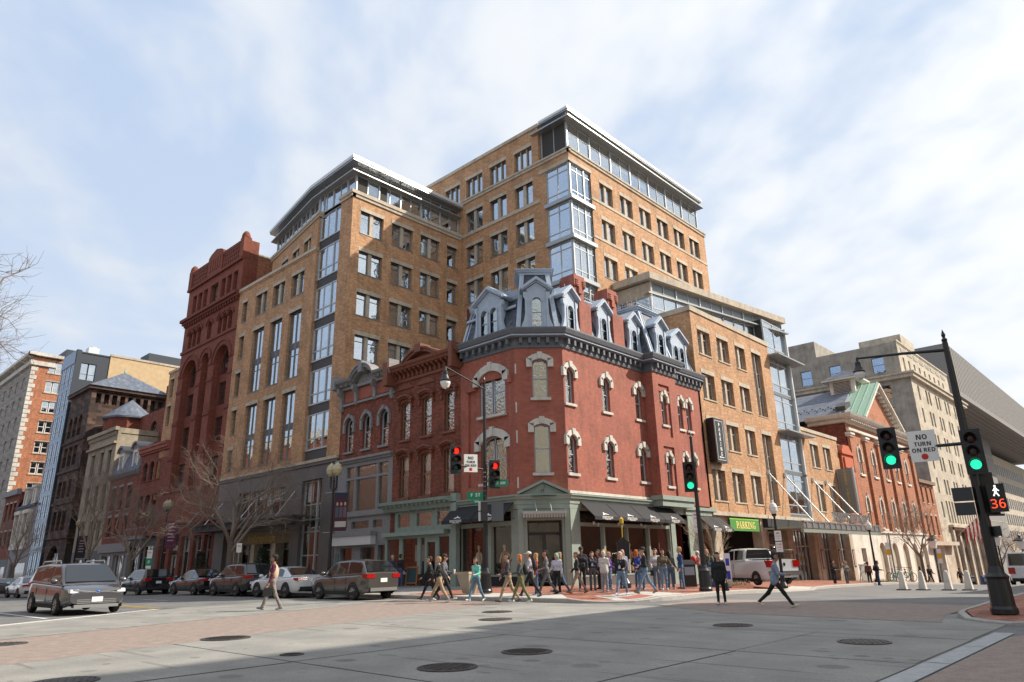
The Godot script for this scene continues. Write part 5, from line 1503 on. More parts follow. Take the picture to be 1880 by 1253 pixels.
func row_houses() -> void:
	var ff := FF(ZF)
	var t := thing("row_building", "narrow red brick building with grey arched cornice and bay shopfront, left of the brown one", "building", Vector3(-37.6, 0.3, -27))
	var hs := [[-39.95, -39.05, 8.65, 10.95, 0.42], [-38.0, -37.1, 8.65, 10.95, 0.42], [-36.1, -35.2, 8.65, 10.95, 0.42]]
	wall(t, "wall", ff, -40.62, -34.66, 8.1, 13.2, hs, M.red_brick)
	for h in hs:
		var w := window(t, ff, h, {"fw": 0.08, "transom": [0.48], "frame": M.frame_grey, "glass": M.glass_old, "depth": 0.18, "sill": [0.14, 0.1, 0.1], "sillmat": M.grey_cornice, "blind": -0.5})
		put(w, "hood", hood_mesh(0.9, 0.42, 0.2, 0.6, 0.14), M.grey_cornice, at3(ff, h[0], h[3] - 0.42, 0))
	put(t, "frieze_panel", MB.new().box(-40.2, -38.9, 12.05, 12.85, 0, 0.03).box(-38.6, -36.8, 12.05, 12.85, 0, 0.03).box(-36.5, -35.0, 12.05, 12.85, 0, 0.03).mesh(), M.red_paint, ff)
	put(t, "cornice_moulding", MB.new().box(-40.66, -34.62, 11.8, 11.95, -0.05, 0.14).box(-40.66, -34.62, 12.92, 13.1, -0.05, 0.2).mesh(), M.grey_cornice, ff)
	for u in [-40.45, -38.75, -36.65, -34.85]:
		bracket(t, ff, u, 11.5 if absf(u + 37.65) > 2 else 11.75, 13.05, 0.5, 0.26, M.grey_cornice)
	var b := MB.new()
	var pr := [Vector2(0.0, 13.1), Vector2(0.3, 13.14), Vector2(0.42, 13.3), Vector2(0.62, 13.38), Vector2(0.68, 13.52), Vector2(-0.1, 13.6)]
	b.sweep(pr, [Vector3(-41.0, 0, 0), Vector3(-38.9, 0, 0)], [Vector3(0, 0, 1), Vector3(0, 0, 1)])
	b.sweep(pr, [Vector3(-36.4, 0, 0), Vector3(-34.5, 0, 0)], [Vector3(0, 0, 1), Vector3(0, 0, 1)])
	var ar := arc(-38.95, -36.35, 13.12, 0.75, 12)
	for i in 12:
		for q in [[0.0, 0.16, 0.4], [0.16, 0.36, 0.6], [0.36, 0.46, 0.68]]:
			var p0: Vector2 = ar[i]
			var p1: Vector2 = ar[i + 1]
			b.poly([p0 + Vector2(0, q[0]), p1 + Vector2(0, q[0]), p1 + Vector2(0, q[1]), p0 + Vector2(0, q[1])], -0.1, q[2])
	b.poly([Vector2(-38.9, 13.1), Vector2(-36.4, 13.1), Vector2(-36.9, 13.7), Vector2(-37.65, 13.85), Vector2(-38.4, 13.7)], -0.1, 0.05)
	b.box(-37.85, -37.45, 13.7, 14.45, 0.0, 0.72)
	b.box(-41.0, -40.6, 13.0, 13.95, -0.1, 0.7)
	b.box(-34.75, -34.45, 13.0, 13.95, -0.1, 0.7)
	for i in 11:
		b.box(-40.8 + i * 0.6, -40.65 + i * 0.6, 13.14, 13.3, 0.2, 0.45) if absf(-40.7 + i * 0.6 + 37.65) > 1.3 else null
	put(t, "cornice", b.mesh(), M.grey_cornice, ff)
	# big first-floor window in grey timber
	put(t, "band_cornice", MB.new().box(-40.6, -34.7, 7.85, 8.0, -0.1, 0.12).box(-40.64, -34.64, 8.0, 8.15, -0.1, 0.26).mesh(), M.grey_cornice, ff)
	var big := [[-39.6, -38.7, 4.75, 6.75], [-38.5, -36.3, 4.75, 6.75], [-36.1, -35.1, 4.75, 6.75], [-39.6, -38.7, 6.9, 7.6], [-38.5, -36.3, 6.9, 7.6], [-36.1, -35.1, 6.9, 7.6]]
	wall(t, "timber_front", ff, -40.6, -34.66, 3.4, 7.9, big + [[-40.2, -39.2, 3.65, 4.1], [-38.8, -36.9, 3.65, 4.1], [-36.5, -35.5, 3.65, 4.1]], M.grey_cornice, 0.15)
	for h in big + [[-40.2, -39.2, 3.65, 4.1], [-38.8, -36.9, 3.65, 4.1], [-36.5, -35.5, 3.65, 4.1]]:
		bx(t, "pane", ff, h[0], h[1], h[2], h[3], -0.15, -0.14, M.glass_old)
	bx(t, "interior", ff, -40.3, -34.9, 3.6, 7.7, -1.4, -1.3, M.room)
	bx(t, "sill", ff, -40.0, -34.75, 4.4, 4.72, -0.05, 0.14, M.grey_cornice)
	# bay shopfront with white band
	wall(t, "shopfront", ff, -40.6, -34.66, -0.3, 3.4, [[-39.9, -38.6, 0.7, 2.5], [-37.7, -36.2, 0.7, 2.5], [-35.9, -35.1, 0.3, 2.6]], M.grey_cornice, 0.3)
	bx(t, "shopfront", ff, -40.5, -36.0, 3.2, 3.42, -0.1, 0.5, M.grey_cornice)
	bx(t, "sign_band", ff, -40.4, -36.1, 2.65, 3.2, 0.02, 0.42, mat(lin(0.6, 0.6, 0.6), 0.6))
	for h in [[-39.9, -38.6, 0.7, 2.5], [-37.7, -36.2, 0.7, 2.5], [-35.9, -35.1, 0.3, 2.6]]:
		bx(t, "pane", ff, h[0], h[1], h[2], h[3], -0.2, -0.19, M.glass_clear)
	bx(t, "poster", ff, -40.45, -40.0, 0.6, 2.2, 0.02, 0.03, mat(lin(0.10, 0.16, 0.17), 0.5))
	bx(t, "interior", ff, -40.3, -34.9, 0.2, 3.2, -1.7, -1.6, mat(lin(0.12, 0.11, 0.1), 0.9))
	shell(t, -40.6, -34.66, -42.0, ZF - 0.3, -0.4, 13.0, M.red_brick, false, false)

	var o := thing("row_building", "brown red brick building with bracketed brown cornice and sage shopfront, beside the corner building", "building", Vector3(-31.6, 0.3, -27))
	var hw := []
	for u in [[-33.97, -33.07], [-31.96, -31.05], [-29.92, -29.05]]:
		hw.append([u[0], u[1], 8.68, 11.05, 0.12])
		hw.append([u[0], u[1], 5.2, 7.7, 0.12])
	wall(o, "wall", ff, -34.66, -28.5, 5.0, 12.6, hw, M.brown_brick)
	for h in hw:
		var w := window(o, ff, h, {"fw": 0.08, "transom": [0.5], "frame": M.frame_brown, "glass": M.glass_old, "depth": 0.16, "sill": [0.14, 0.12, 0.1], "sillmat": M.brown_trim, "blind": -0.6})
		var hb := MB.new()
		var a2 := arc(h[0] - 0.22, h[1] + 0.22, h[3] + 0.12, 0.2, 8)
		for i in 8:
			hb.poly([a2[i], a2[i + 1], a2[i + 1] + Vector2(0, 0.12), a2[i] + Vector2(0, 0.12)], -0.02, 0.26)
			hb.poly([a2[i] - Vector2(0, 0.1), a2[i + 1] - Vector2(0, 0.1), a2[i + 1], a2[i]], -0.02, 0.16)
		hb.box(h[0] - 0.36, h[0] - 0.1, h[3] + 0.06, h[3] + 0.22, -0.02, 0.26)
		hb.box(h[1] + 0.1, h[1] + 0.36, h[3] + 0.06, h[3] + 0.22, -0.02, 0.26)
		for s in [h[0] - 0.18, h[1] + 0.18]:
			hb.box(s - 0.06, s + 0.06, h[3] - 0.45, h[3] + 0.08, -0.02, 0.12)
			hb.box(s - 0.09, s + 0.09, h[3] - 0.12, h[3] + 0.08, -0.02, 0.2)
		put(w, "hood", hb.mesh(), M.brown_trim, ff)
	var c := MB.new()
	c.sweep([Vector2(0, 12.3), Vector2(0.1, 12.34), Vector2(0.1, 12.5), Vector2(0.04, 12.54), Vector2(0.04, 12.95), Vector2(0.5, 13.0), Vector2(0.56, 13.12), Vector2(0.66, 13.2), Vector2(0.7, 13.36), Vector2(-0.1, 13.42)], [Vector3(-34.9, 0, 0), Vector3(-28.3, 0, 0)], [Vector3(0, 0, 1), Vector3(0, 0, 1)])
	var br := arc(-33.1, -30.0, 13.1, 0.62, 12)
	for i in 12:
		c.poly([br[i], br[i + 1], br[i + 1] + Vector2(0, 0.2), br[i] + Vector2(0, 0.2)], -0.1, 0.66)
		c.poly([br[i] + Vector2(0, 0.2), br[i + 1] + Vector2(0, 0.2), br[i + 1] + Vector2(0, 0.32), br[i] + Vector2(0, 0.32)], -0.1, 0.76)
		c.poly([Vector2(br[i].x, 13.0), Vector2(br[i + 1].x, 13.0), br[i + 1], br[i]], -0.1, 0.3)
	c.box(-31.85, -31.25, 13.7, 14.2, 0, 0.8)
	c.box(-35.0, -34.5, 12.2, 13.7, -0.1, 0.78)
	c.box(-28.75, -28.45, 12.2, 13.7, -0.1, 0.78)
	for x in [-33.6, -31.55, -29.5]:
		c.poly([Vector2(x - 0.75, 11.95), Vector2(x + 0.75, 11.95), Vector2(x + 0.5, 12.12), Vector2(x, 12.2), Vector2(x - 0.5, 12.12)], -0.02, 0.06)
		c.box(x - 0.8, x + 0.8, 11.86, 11.95, -0.02, 0.08)
	put(o, "cornice", c.mesh(), M.brown_trim, ff)
	for i in 15:
		bracket(o, ff, -34.4 + i * 0.42, 12.5, 12.98, 0.44, 0.16, M.brown_trim)
	# sage shop cornice with dentils, transoms and recessed door
	var sc := MB.new()
	sc.sweep([Vector2(0, 4.4), Vector2(0.3, 4.42), Vector2(0.36, 4.55), Vector2(0.5, 4.7), Vector2(0.72, 4.78), Vector2(0.76, 4.95), Vector2(-0.1, 5.05)], [Vector3(-35.0, 0, 0), Vector3(-29.0, 0, 0)], [Vector3(0, 0, 1), Vector3(0, 0, 1)])
	put(o, "shop_cornice", sc.mesh(), M.sage, ff)
	for i in 15:
		bracket(o, ff, -34.75 + i * 0.4, 4.36, 4.74, 0.62, 0.15, M.sage)
	bx(o, "pilaster", ff, -29.0, -28.55, -0.2, 5.1, -0.1, 0.3, M.sage)
	bx(o, "pilaster", ff, -34.66, -34.3, 3.2, 4.5, -0.1, 0.05, M.brown_brick)
	var tr := [[-34.0, -32.85, 3.52, 4.25], [-32.25, -30.95, 3.52, 4.25], [-30.45, -29.5, 3.52, 4.25]]
	wall(o, "shop_frieze", ff, -34.66, -28.5, 3.2, 5.0, tr, M.sage, 0.12)
	for h in tr:
		bx(o, "pane", ff, h[0], h[1], h[2], h[3], -0.1, -0.09, M.glass_old)
	bx(o, "shop_ledge", ff, -34.9, -29.3, 3.0, 3.22, -0.1, 0.5, M.sage)
	var bays := [[-34.7, -33.55, 1.0, 2.85], [-33.25, -31.9, 1.0, 2.85], [-31.6, -31.25, 0.4, 2.85], [-31.05, -30.35, 0.35, 2.6], [-30.05, -29.2, 1.0, 2.85]]
	wall(o, "shopfront", FF(ZF + 0.2), -34.9, -28.6, 0.9, 3.0, bays, M.sage, 0.12)
	wall(o, "plinth", FF(ZF + 0.19), -34.9, -28.6, -0.2, 0.9, [[-31.05, -30.35, 0.3, 0.9]], M.black_matt, 0.1)
	for h in bays:
		bx(o, "pane", FF(ZF + 0.2), h[0], h[1], maxf(h[2], 0.95), h[3], -0.1, -0.09, M.glass_clear)
	wall(o, "side_wall", Transform3D(Basis(Vector3(0, 0, 1), Vector3.UP, Vector3(-1, 0, 0)), Vector3(-34.9, 0, 0)), ZF - 0.1, ZF + 0.2, -0.2, 3.0, [], M.sage)
	bx(o, "interior", ff, -34.5, -28.7, 0.2, 4.4, -1.7, -1.6, mat(lin(0.10, 0.08, 0.06), 0.9))
	bx(o, "picture", ff, -33.0, -32.2, 1.6, 2.5, -0.6, -0.55, mat(lin(0.4, 0.36, 0.3), 0.6))
	shell(o, -34.66, -28.5, -42.0, ZF - 0.3, -0.4, 12.9, M.brown_brick, false, false)

# ---------------------------------------------------------------- red sandstone arcaded building
func arcade_building() -> void:
	var t := thing("arcaded_building", "tall red sandstone building with round arches and pierced parapet, left of the tan office wing", "building", Vector3(-64.2, 0.2, -27))
	var ff := FF(ZF)
	var x0 := -70.2
	var x1 := -58.32
	var big := [[-69.1, -66.0, 8.6, 21.05, 1.5, 0.6], [-64.95, -63.45, 8.6, 21.05, 0.74, 0.6], [-62.2, -59.2, 8.6, 21.05, 1.48, 0.6]]
	var small := []
	for u in [[-68.9, -68.1], [-67.85, -67.05], [-66.8, -66.0], [-64.6, -63.7], [-62.3, -61.5], [-61.25, -60.45], [-60.2, -59.4]]:
		small.append([u[0], u[1], 22.4, 24.25, 0.38, 0.5])
	var top := []
	for u in [[-69.0, -68.1], [-67.75, -66.85], [-66.5, -65.6], [-64.9, -63.3], [-62.6, -61.7], [-61.35, -60.45], [-60.1, -59.2]]:
		top.append([u[0], u[1], 25.95, 28.1, 0.0, 0.4])
	wall(t, "wall", ff, x0, x1, 5.4, 31.0, big + small + top, M.sandstone, 0.5)
	# recessed screens inside the tall arches, with windows on each storey
	for b in big:
		var fr := FF(ZF - 0.6)
		var hs := []
		var m: float = 0.22
		for v in [[8.9, 11.0], [12.3, 14.5], [15.6, 17.75]]:
			hs.append([b[0] + m, b[1] - m, v[0], v[1], 0.0])
		hs.append([b[0] + m, b[1] - m, 18.5, 21.05 - m, b[4] - m])
		wall(t, "arch_screen", fr, b[0], b[1], 8.6, 21.05, hs, M.sandstone_dark, 0.2)
		for h in hs:
			window(t, fr, h, {"lights": 2 if b[1] - b[0] > 2 else 1, "fw": 0.1, "transom": [0.6], "frame": M.frame_dark, "glass": M.glass, "depth": 0.18, "blind": -0.4})
	for h in small:
		window(t, ff, h, {"fw": 0.08, "transom": [0.5], "frame": M.frame_dark, "glass": M.glass_old, "depth": 0.4})
	for h in top:
		window(t, ff, h, {"fw": 0.08, "lights": 2 if h[1] - h[0] > 1.2 else 1, "transom": [0.5], "frame": M.frame_dark, "glass": M.glass_old, "depth": 0.36, "blind": -0.5})
	# archivolts
	for b in big + small:
		var k := MB.new()
		var w: float = b[1] - b[0]
		var th := 0.42 if w > 1.2 else 0.2
		var i1 := arc(b[0], b[1], b[3] - b[4], b[4], 14)
		var o1 := arc(b[0] - th, b[1] + th, b[3] - b[4], b[4] + th, 14)
		var o2 := arc(b[0] - th - 0.12, b[1] + th + 0.12, b[3] - b[4], b[4] + th + 0.12, 14)
		for i in 14:
			k.poly([i1[i], i1[i + 1], o1[i + 1], o1[i]], -0.02, 0.06)
			k.poly([o1[i], o1[i + 1], o2[i + 1], o2[i]], -0.02, 0.13)
		put(t, "archivolt", k.mesh(), M.sandstone_dark, ff)
	# string courses, cornices and banded piers
	for q in [[5.3, 5.7, 0.25], [8.3, 8.6, 0.12], [22.05, 22.35, 0.12], [25.2, 25.45, 0.3], [25.45, 25.75, 0.5], [28.9, 29.15, 0.22], [30.75, 31.05, 0.1]]:
		bx(t, "string_course", ff, x0 - q[2] * 0.6, x1 + 0.02, q[0], q[1], -0.2, q[2], M.sandstone_dark)
	for y in [11.4, 14.8, 18.0, 19.6]:
		for u in [[x0, -69.12], [-65.98, -64.97], [-63.43, -62.22], [-59.18, x1]]:
			bx(t, "band", ff, u[0], u[1], y, y + 0.3, -0.02, 0.07, M.sandstone_dark)
	for i in 22:
		bx(t, "corbel", ff, x0 + 0.2 + i * 0.54, x0 + 0.42 + i * 0.54, 24.9, 25.2, -0.02, 0.22, M.sandstone_dark)
	# pierced parapet panels: rows of small openings
	for seg in [[-69.4, -66.2], [-62.4, -59.2]]:
		var hh := []
		for i in 8:
			for j in 3:
				hh.append([seg[0] + i * 0.4 + 0.08, seg[0] + i * 0.4 + 0.3, 29.35 + j * 0.45, 29.65 + j * 0.45])
		wall(t, "parapet_panel", FF(ZF + 0.06), seg[0], seg[1], 29.2, 30.75, hh, M.sandstone_dark, 0.12)
	var cg := MB.new()
	cg.poly([Vector2(-65.9, 29.15), Vector2(-62.7, 29.15), Vector2(-62.7, 31.3), Vector2(-63.2, 31.6), Vector2(-64.3, 31.9), Vector2(-65.4, 31.6), Vector2(-65.9, 31.3)], -0.4, 0.14)
	for i in 5:
		cg.box(-65.5 + i * 0.52, -65.2 + i * 0.52, 29.6, 30.9, 0.14, 0.2)
	put(t, "parapet_crest", cg.mesh(), M.sandstone, ff)
	for u in [x0 + 0.2, x1 - 0.35]:
		put(t, "pinnacle", MB.new().box(u - 0.38, u + 0.38, 29.1, 31.2, -0.6, 0.15).lathe([Vector2(0.4, 31.2), Vector2(0.42, 31.3), Vector2(0.36, 31.6), Vector2(0.2, 31.85), Vector2(0.0, 31.95)], 10, Vector3(u, 0, -0.2)).mesh(), M.sandstone, ff)
	# sides and rear brick
	wall(t, "side_wall", FT(x1), -ZF, -ZF + 1.4, 5.0, 31.0, [], M.sandstone)
	wall(t, "side_wall", FT(x1 - 0.03), -ZF + 1.4, 44.0, 5.0, 29.6, [], M.orange_brick)
	bx(t, "coping", FT(x1 - 0.03), -ZF + 1.4, 44.0, 29.6, 29.85, -0.4, 0.05, M.stone)
	wall(t, "side_wall", Transform3D(Basis(Vector3(0, 0, 1), Vector3.UP, Vector3(-1, 0, 0)), Vector3(x0, 0, 0)), -44.0, ZF, 0.0, 31.0, [], M.sandstone)
	slab_poly(t, "roof_deck", [[x0, ZF - 0.3], [x1 - 0.1, ZF - 0.3], [x1 - 0.1, -44], [x0, -44]], 29.2, 29.3, M.roof)
	# shop level
	var sh := [[-69.6, -67.9, 0.1, 4.2], [-67.2, -65.4, 0.1, 4.4], [-64.8, -62.9, 0.1, 4.2], [-62.3, -60.6, 0.1, 4.2], [-60.2, -58.9, 0.1, 4.2]]
	wall(t, "shopfront", ff, x0, x1, -0.6, 5.4, sh, M.sandstone_dark, 0.4)
	for i in sh.size():
		if i == 1:
			bx(t, "sign_panel", ff, sh[i][0], sh[i][1], 2.7, 4.4, -0.4, -0.37, mat(lin(0.02, 0.02, 0.022), 0.5))
			glazing(t, FF(ZF - 0.38), sh[i][0], sh[i][1], 0.1, 2.7, 0.9, [], M.glass_clear, 0.1, 0.06, 2.0)
		else:
			glazing(t, FF(ZF - 0.38), sh[i][0], sh[i][1], 0.1, 4.2, 1.0, [0.7], M.glass_clear, 0.1, 0.06, 2.0)
	text(t, "letters", "MANGO", 0.62, M.white, at3(ff, -66.3, 3.3, -0.36), 0.02, "Droid Sans", 1)

# ---------------------------------------------------------------- row running away down the left street
func sash_rows(t: Node, fr: Transform3D, us: Array, vs: Array, o: Dictionary, rise := 0.0) -> Array:
	var hs := []
	for v in vs:
		for u in us:
			hs.append([u[0], u[1], v[0], v[1], rise])
	return hs

func far_row() -> void:
	var ff := FF(ZF)
	# tan sliver
	var t := thing("row_building", "narrow tan brick building squeezed beside the red arched building", "building", Vector3(-71.4, 0, -27))
	var hs := [[-72.1, -71.2, 17.9, 19.9], [-72.1, -71.2, 15.0, 17.1]]
	wall(t, "wall", ff, -72.6, -70.22, 12.0, 20.6, hs, M.tan_brick)
	for h in hs:
		window(t, ff, h, {"frame": M.frame, "lintel": [0.25, 0.06, 0.03], "sill": [0.08, 0.05, 0.05], "transom": [0.6]})
	bx(t, "coping", ff, -72.7, -70.22, 20.6, 20.85, -0.3, 0.1, M.stone)
	shell(t, -72.6, -70.22, -40.0, ZF, 8.0, 20.6, M.tan_brick, false, false)
	# red brick with arched second floor
	t = thing("row_building", "low red brick building with three small arched top windows, left of the tan sliver", "building", Vector3(-74, 0, -27))
	hs = [[-76.4, -75.2, 10.0, 11.9, 0.5], [-74.7, -73.5, 10.0, 11.9, 0.5], [-73.0, -71.8, 10.0, 11.9, 0.5], [-76.4, -75.2, 6.0, 8.6, 0.2], [-74.7, -73.5, 6.0, 8.6, 0.2], [-73.0, -71.8, 6.0, 8.6, 0.2]]
	wall(t, "wall", ff, -77.3, -70.22, 4.6, 13.2, hs, M.red_brick)
	for h in hs:
		window(t, ff, h, {"frame": M.frame_dark, "sill": [0.1, 0.08, 0.08], "sillmat": M.sandstone_dark, "transom": [0.5], "glass": M.glass_old})
	put(t, "cornice", MB.new().box(-77.35, -70.22, 12.7, 12.9, -0.1, 0.15).box(-77.4, -70.22, 12.9, 13.25, -0.1, 0.3).box(-77.45, -70.22, 13.25, 13.5, -0.1, 0.4).mesh(), M.red_paint, ff)
	put(t, "balcony", MB.new().box(-77.0, -71.0, 4.3, 4.55, 0, 0.9).box(-77.0, -71.0, 4.55, 4.62, 0.82, 0.9).box(-77.0, -71.0, 5.3, 5.36, 0.84, 0.9).mesh(), M.black, ff)
	var sh := [[-76.8, -74.4, 0.1, 3.7], [-73.9, -71.0, 0.1, 3.7]]
	wall(t, "shopfront", ff, -77.3, -70.22, -1.0, 4.6, sh, M.frame_dark, 0.3)
	for h in sh:
		glazing(t, FF(ZF - 0.3), h[0], h[1], h[2], h[3], 1.2, [0.7], M.glass_clear, 0.1, 0.06, 2.0)
	shell(t, -77.3, -70.22, -40.0, ZF, 8.0, 13.2, M.red_brick, false, false)
	# slate mansard with two dormers
	t = thing("row_building", "brick building with blue slate mansard and two arched white dormers", "building", Vector3(-81.5, 0, -27))
	hs = [[-84.6, -83.4, 7.6, 10.0, 0.15], [-82.4, -81.2, 7.6, 10.0, 0.15], [-80.0, -78.8, 7.6, 10.0, 0.15], [-84.6, -83.4, 4.9, 6.9, 0.15], [-82.4, -81.2, 4.9, 6.9, 0.15], [-80.0, -78.8, 4.9, 6.9, 0.15]]
	wall(t, "wall", ff, -85.6, -77.35, 4.2, 11.0, hs, M.red_brick)
	for h in hs:
		window(t, ff, h, {"frame": M.frame_dark, "lintel": [0.25, 0.1, 0.05], "linmat": M.grey_cornice, "sill": [0.1, 0.08, 0.08], "sillmat": M.grey_cornice, "transom": [0.5], "glass": M.glass_old})
	put(t, "cornice", MB.new().sweep([Vector2(0, 10.9), Vector2(0.2, 11.0), Vector2(0.45, 11.3), Vector2(0.5, 11.45), Vector2(-0.2, 11.5)], [Vector3(-85.7, 0, 0), Vector3(-77.3, 0, 0)], [Vector3(0, 0, 1), Vector3(0, 0, 1)]).mesh(), M.grey_cornice, ff)
	put(t, "mansard_slope", MB.new().sweep([Vector2(0.1, 11.45), Vector2(-0.4, 13.2), Vector2(-1.1, 14.4), Vector2(-3.0, 14.6)], [Vector3(-85.6, 0, 0), Vector3(-77.35, 0, 0)], [Vector3(0, 0, 1), Vector3(0, 0, 1)]).mesh(), M.slate_roof, ff)
	for u in [-83.4, -79.2]:
		var d := put(t, "dormer", wall_mesh(u - 0.8, u + 0.8, 11.5, 13.9, [[u - 0.5, u + 0.5, 11.7, 13.4]], 0.12).box(u - 0.8, u - 0.7, 11.5, 13.9, -1.6, -0.01).box(u + 0.7, u + 0.8, 11.5, 13.9, -1.6, -0.01).mesh(), M.frame_white, FF(ZF - 0.05))
		bx(d, "pane", FF(ZF - 0.05), u - 0.5, u + 0.5, 11.7, 13.4, -0.1, -0.09, M.glass_old)
		bx(d, "glazing_bar", FF(ZF - 0.05), u - 0.03, u + 0.03, 11.7, 13.4, -0.09, -0.05, M.frame_white)
		var ra := arc(u - 1.0, u + 1.0, 13.8, 0.6, 8)
		var rb := MB.new()
		for i in 8:
			rb.poly([ra[i], ra[i + 1], ra[i + 1] + Vector2(0, 0.2), ra[i] + Vector2(0, 0.2)], -1.6, 0.25)
			rb.poly([Vector2(ra[i].x, 13.75), Vector2(ra[i + 1].x, 13.75), ra[i + 1], ra[i]], -0.1, 0.02)
		put(d, "dormer_roof", rb.mesh(), M.grey_cornice, FF(ZF - 0.05))
	wall(t, "shopfront", ff, -85.6, -77.35, -1.2, 4.2, [[-85.0, -82.0, 0.0, 3.0], [-81.4, -78.0, 0.0, 3.0]], M.grey_cornice, 0.3)
	for u in [[-85.0, -82.0], [-81.4, -78.0]]:
		glazing(t, FF(ZF - 0.3), u[0], u[1], 0.0, 3.0, 1.0, [], M.glass_clear, 0.1, 0.06, 2.0)
	bx(t, "fascia", ff, -85.6, -77.4, 3.3, 4.1, 0.0, 0.25, M.grey_cornice)
	shell(t, -85.6, -77.35, -40.0, ZF - 1.2, 8.0, 14.6, M.red_brick, false, false)
	# cream stone front
	t = thing("row_building", "narrow cream stone building with dentil cornice, behind the bare street trees", "building", Vector3(-90, 0, -27))
	hs = [[-93.6, -92.4, 12.0, 14.6, 0.0], [-90.6, -89.4, 12.0, 14.6, 0.0], [-88.0, -86.8, 12.0, 14.6, 0.0], [-93.6, -92.4, 8.0, 10.8, 0.0], [-90.6, -89.4, 8.0, 10.8, 0.0], [-88.0, -86.8, 8.0, 10.8, 0.0], [-93.6, -92.4, 4.4, 6.8, 0.0], [-90.6, -89.4, 4.4, 6.8, 0.0], [-88.0, -86.8, 4.4, 6.8, 0.0]]
	wall(t, "wall", ff, -95.2, -85.62, 3.6, 17.0, hs, M.cream)
	for h in hs:
		window(t, ff, h, {"lights": 2, "frame": M.frame, "lintel": [0.25, 0.1, 0.08], "linmat": M.cream, "sill": [0.12, 0.1, 0.1], "sillmat": M.cream, "transom": [0.6], "glass": M.glass_old})
	var cc := MB.new().box(-95.3, -85.6, 15.2, 15.45, -0.1, 0.3).box(-95.4, -85.6, 16.7, 17.1, -0.1, 0.35)
	for i in 22:
		cc.box(-95.1 + i * 0.43, -94.9 + i * 0.43, 16.2, 16.65, -0.02, 0.2)
	put(t, "cornice", cc.mesh(), M.cream, ff)
	wall(t, "side_wall", FT(-85.62), -ZF, 36, 10.0, 17.0, [], M.cream)
	wall(t, "shopfront", ff, -95.2, -85.62, -1.4, 3.6, [[-94.4, -90.8, -0.2, 2.8], [-90.2, -86.4, -0.2, 2.8]], M.frame_dark, 0.3)
	for u in [[-94.4, -90.8], [-90.2, -86.4]]:
		glazing(t, FF(ZF - 0.3), u[0], u[1], -0.2, 2.8, 1.2, [], M.glass_clear, 0.1, 0.06, 2.0)
	shell(t, -95.2, -85.62, -36.0, ZF - 0.2, 8.0, 16.6, M.cream, false, false)
	# dark red turreted house behind it
	t = thing("turreted_building", "dark red brick house with octagonal slate turret rising behind the cream building", "building", Vector3(-91, 0, -32))
	wall(t, "wall", FF(-30.6), -97.5, -83.6, 12.0, 19.8, [[-88.6, -86.6, 15.8, 18.6, 0.9]], M.red_brick)
	window(t, FF(-30.6), [-88.6, -86.6, 15.8, 18.6, 0.9], {"lights": 2, "frame": M.frame_dark, "glass": M.glass_old, "transom": [0.5]})
	shell(t, -97.5, -83.6, -44.0, -30.6, 10.0, 19.8, M.red_brick)
	var oc := Vector3(-95.0, 0, -30.2)
	for i in 8:
		var a0 := TAU * (i - 0.5) / 8
		var nrm := Vector3(cos(TAU * i / 8), 0, sin(TAU * i / 8))
		if nrm.z < -0.3: continue
		var du := Vector3.UP.cross(nrm).normalized()
		var f := Transform3D(Basis(du, Vector3.UP, nrm), oc + nrm * 2.6)
		var hh := [[-0.55, 0.55, 15.6, 18.2, 0.0]]
		wall(t, "turret_wall", f, -1.08, 1.08, 10.0, 19.6, hh, M.red_brick)
		window(t, f, hh[0], {"frame": M.frame_dark, "glass": M.glass_old, "lintel": [0.3, 0.15, 0.05], "linmat": M.sandstone_dark, "transom": [0.5], "blind": 0.5})
	put(t, "turret_roof", MB.new().lathe([Vector2(2.7, 19.5), Vector2(3.2, 19.6), Vector2(3.2, 19.8), Vector2(0.0, 22.4)], 8, oc).mesh(), M.slate_roof)
	# brownstone with pyramid roof
	t = thing("brownstone_building", "dark brownstone building with round arched windows and slate pyramid roof", "building", Vector3(-102, 0, -30))
	hs = []
	for u in [[-105.6, -104.2], [-103.6, -102.2], [-101.6, -100.2]]:
		hs.append([u[0], u[1], 18.2, 20.9, 0.68])
		hs.append([u[0], u[1], 14.4, 16.9, 0.0])
		hs.append([u[0], u[1], 10.4, 12.6, 0.0])
		hs.append([u[0], u[1], 6.4, 8.8, 0.0])
	hs.append([-105.4, -100.4, -0.2, 4.6, 1.9])
	wall(t, "wall", ff, -106.5, -98.0, -1.5, 24.0, hs, M.brownstone, 0.5)
	for h in hs:
		window(t, ff, h, {"frame": M.frame_dark, "glass": M.glass_old, "depth": 0.4, "transom": [0.5], "lights": 2 if h[1] - h[0] > 2 else 1})
	var eh := []
	for i in 9:
		eh.append([26.8 + i * 0.95, 27.4 + i * 0.95, 22.0, 23.3])
	wall(t, "side_wall", FT(-98.0), -ZF, 35.5, 8.0, 24.0, eh, M.brownstone, 0.4)
	wall(t, "eaves_recess", FT(-98.8), -ZF, 35.5, 21.5, 23.8, [], M.brownstone)
	put(t, "cornice", MB.new().box(-106.8, -97.6, 23.8, 24.2, -35.6, ZF + 0.4).mesh(), M.brownstone)
	for q in [17.4, 13.6, 9.6, 5.4]:
		bx(t, "string_course", ff, -106.6, -97.9, q, q + 0.3, -0.1, 0.18, M.brownstone)
	var pr := MB.new()
	var A := [Vector3(-107.0, 24.2, ZF + 0.5), Vector3(-97.4, 24.2, ZF + 0.5), Vector3(-97.4, 24.2, -35.8), Vector3(-107.0, 24.2, -35.8)]
	var pk := Vector3(-102.2, 27.6, -31.0)
	for i in 4:
		pr.tri(A[i], A[(i + 1) % 4], pk)
	var rf := put(t, "roof", pr.mesh(), M.slate_roof)
	put(rf, "finial", MB.new().tube([pk, pk + Vector3.UP * 0.8], [0.12, 0.02], 6).mesh(), M.copper)
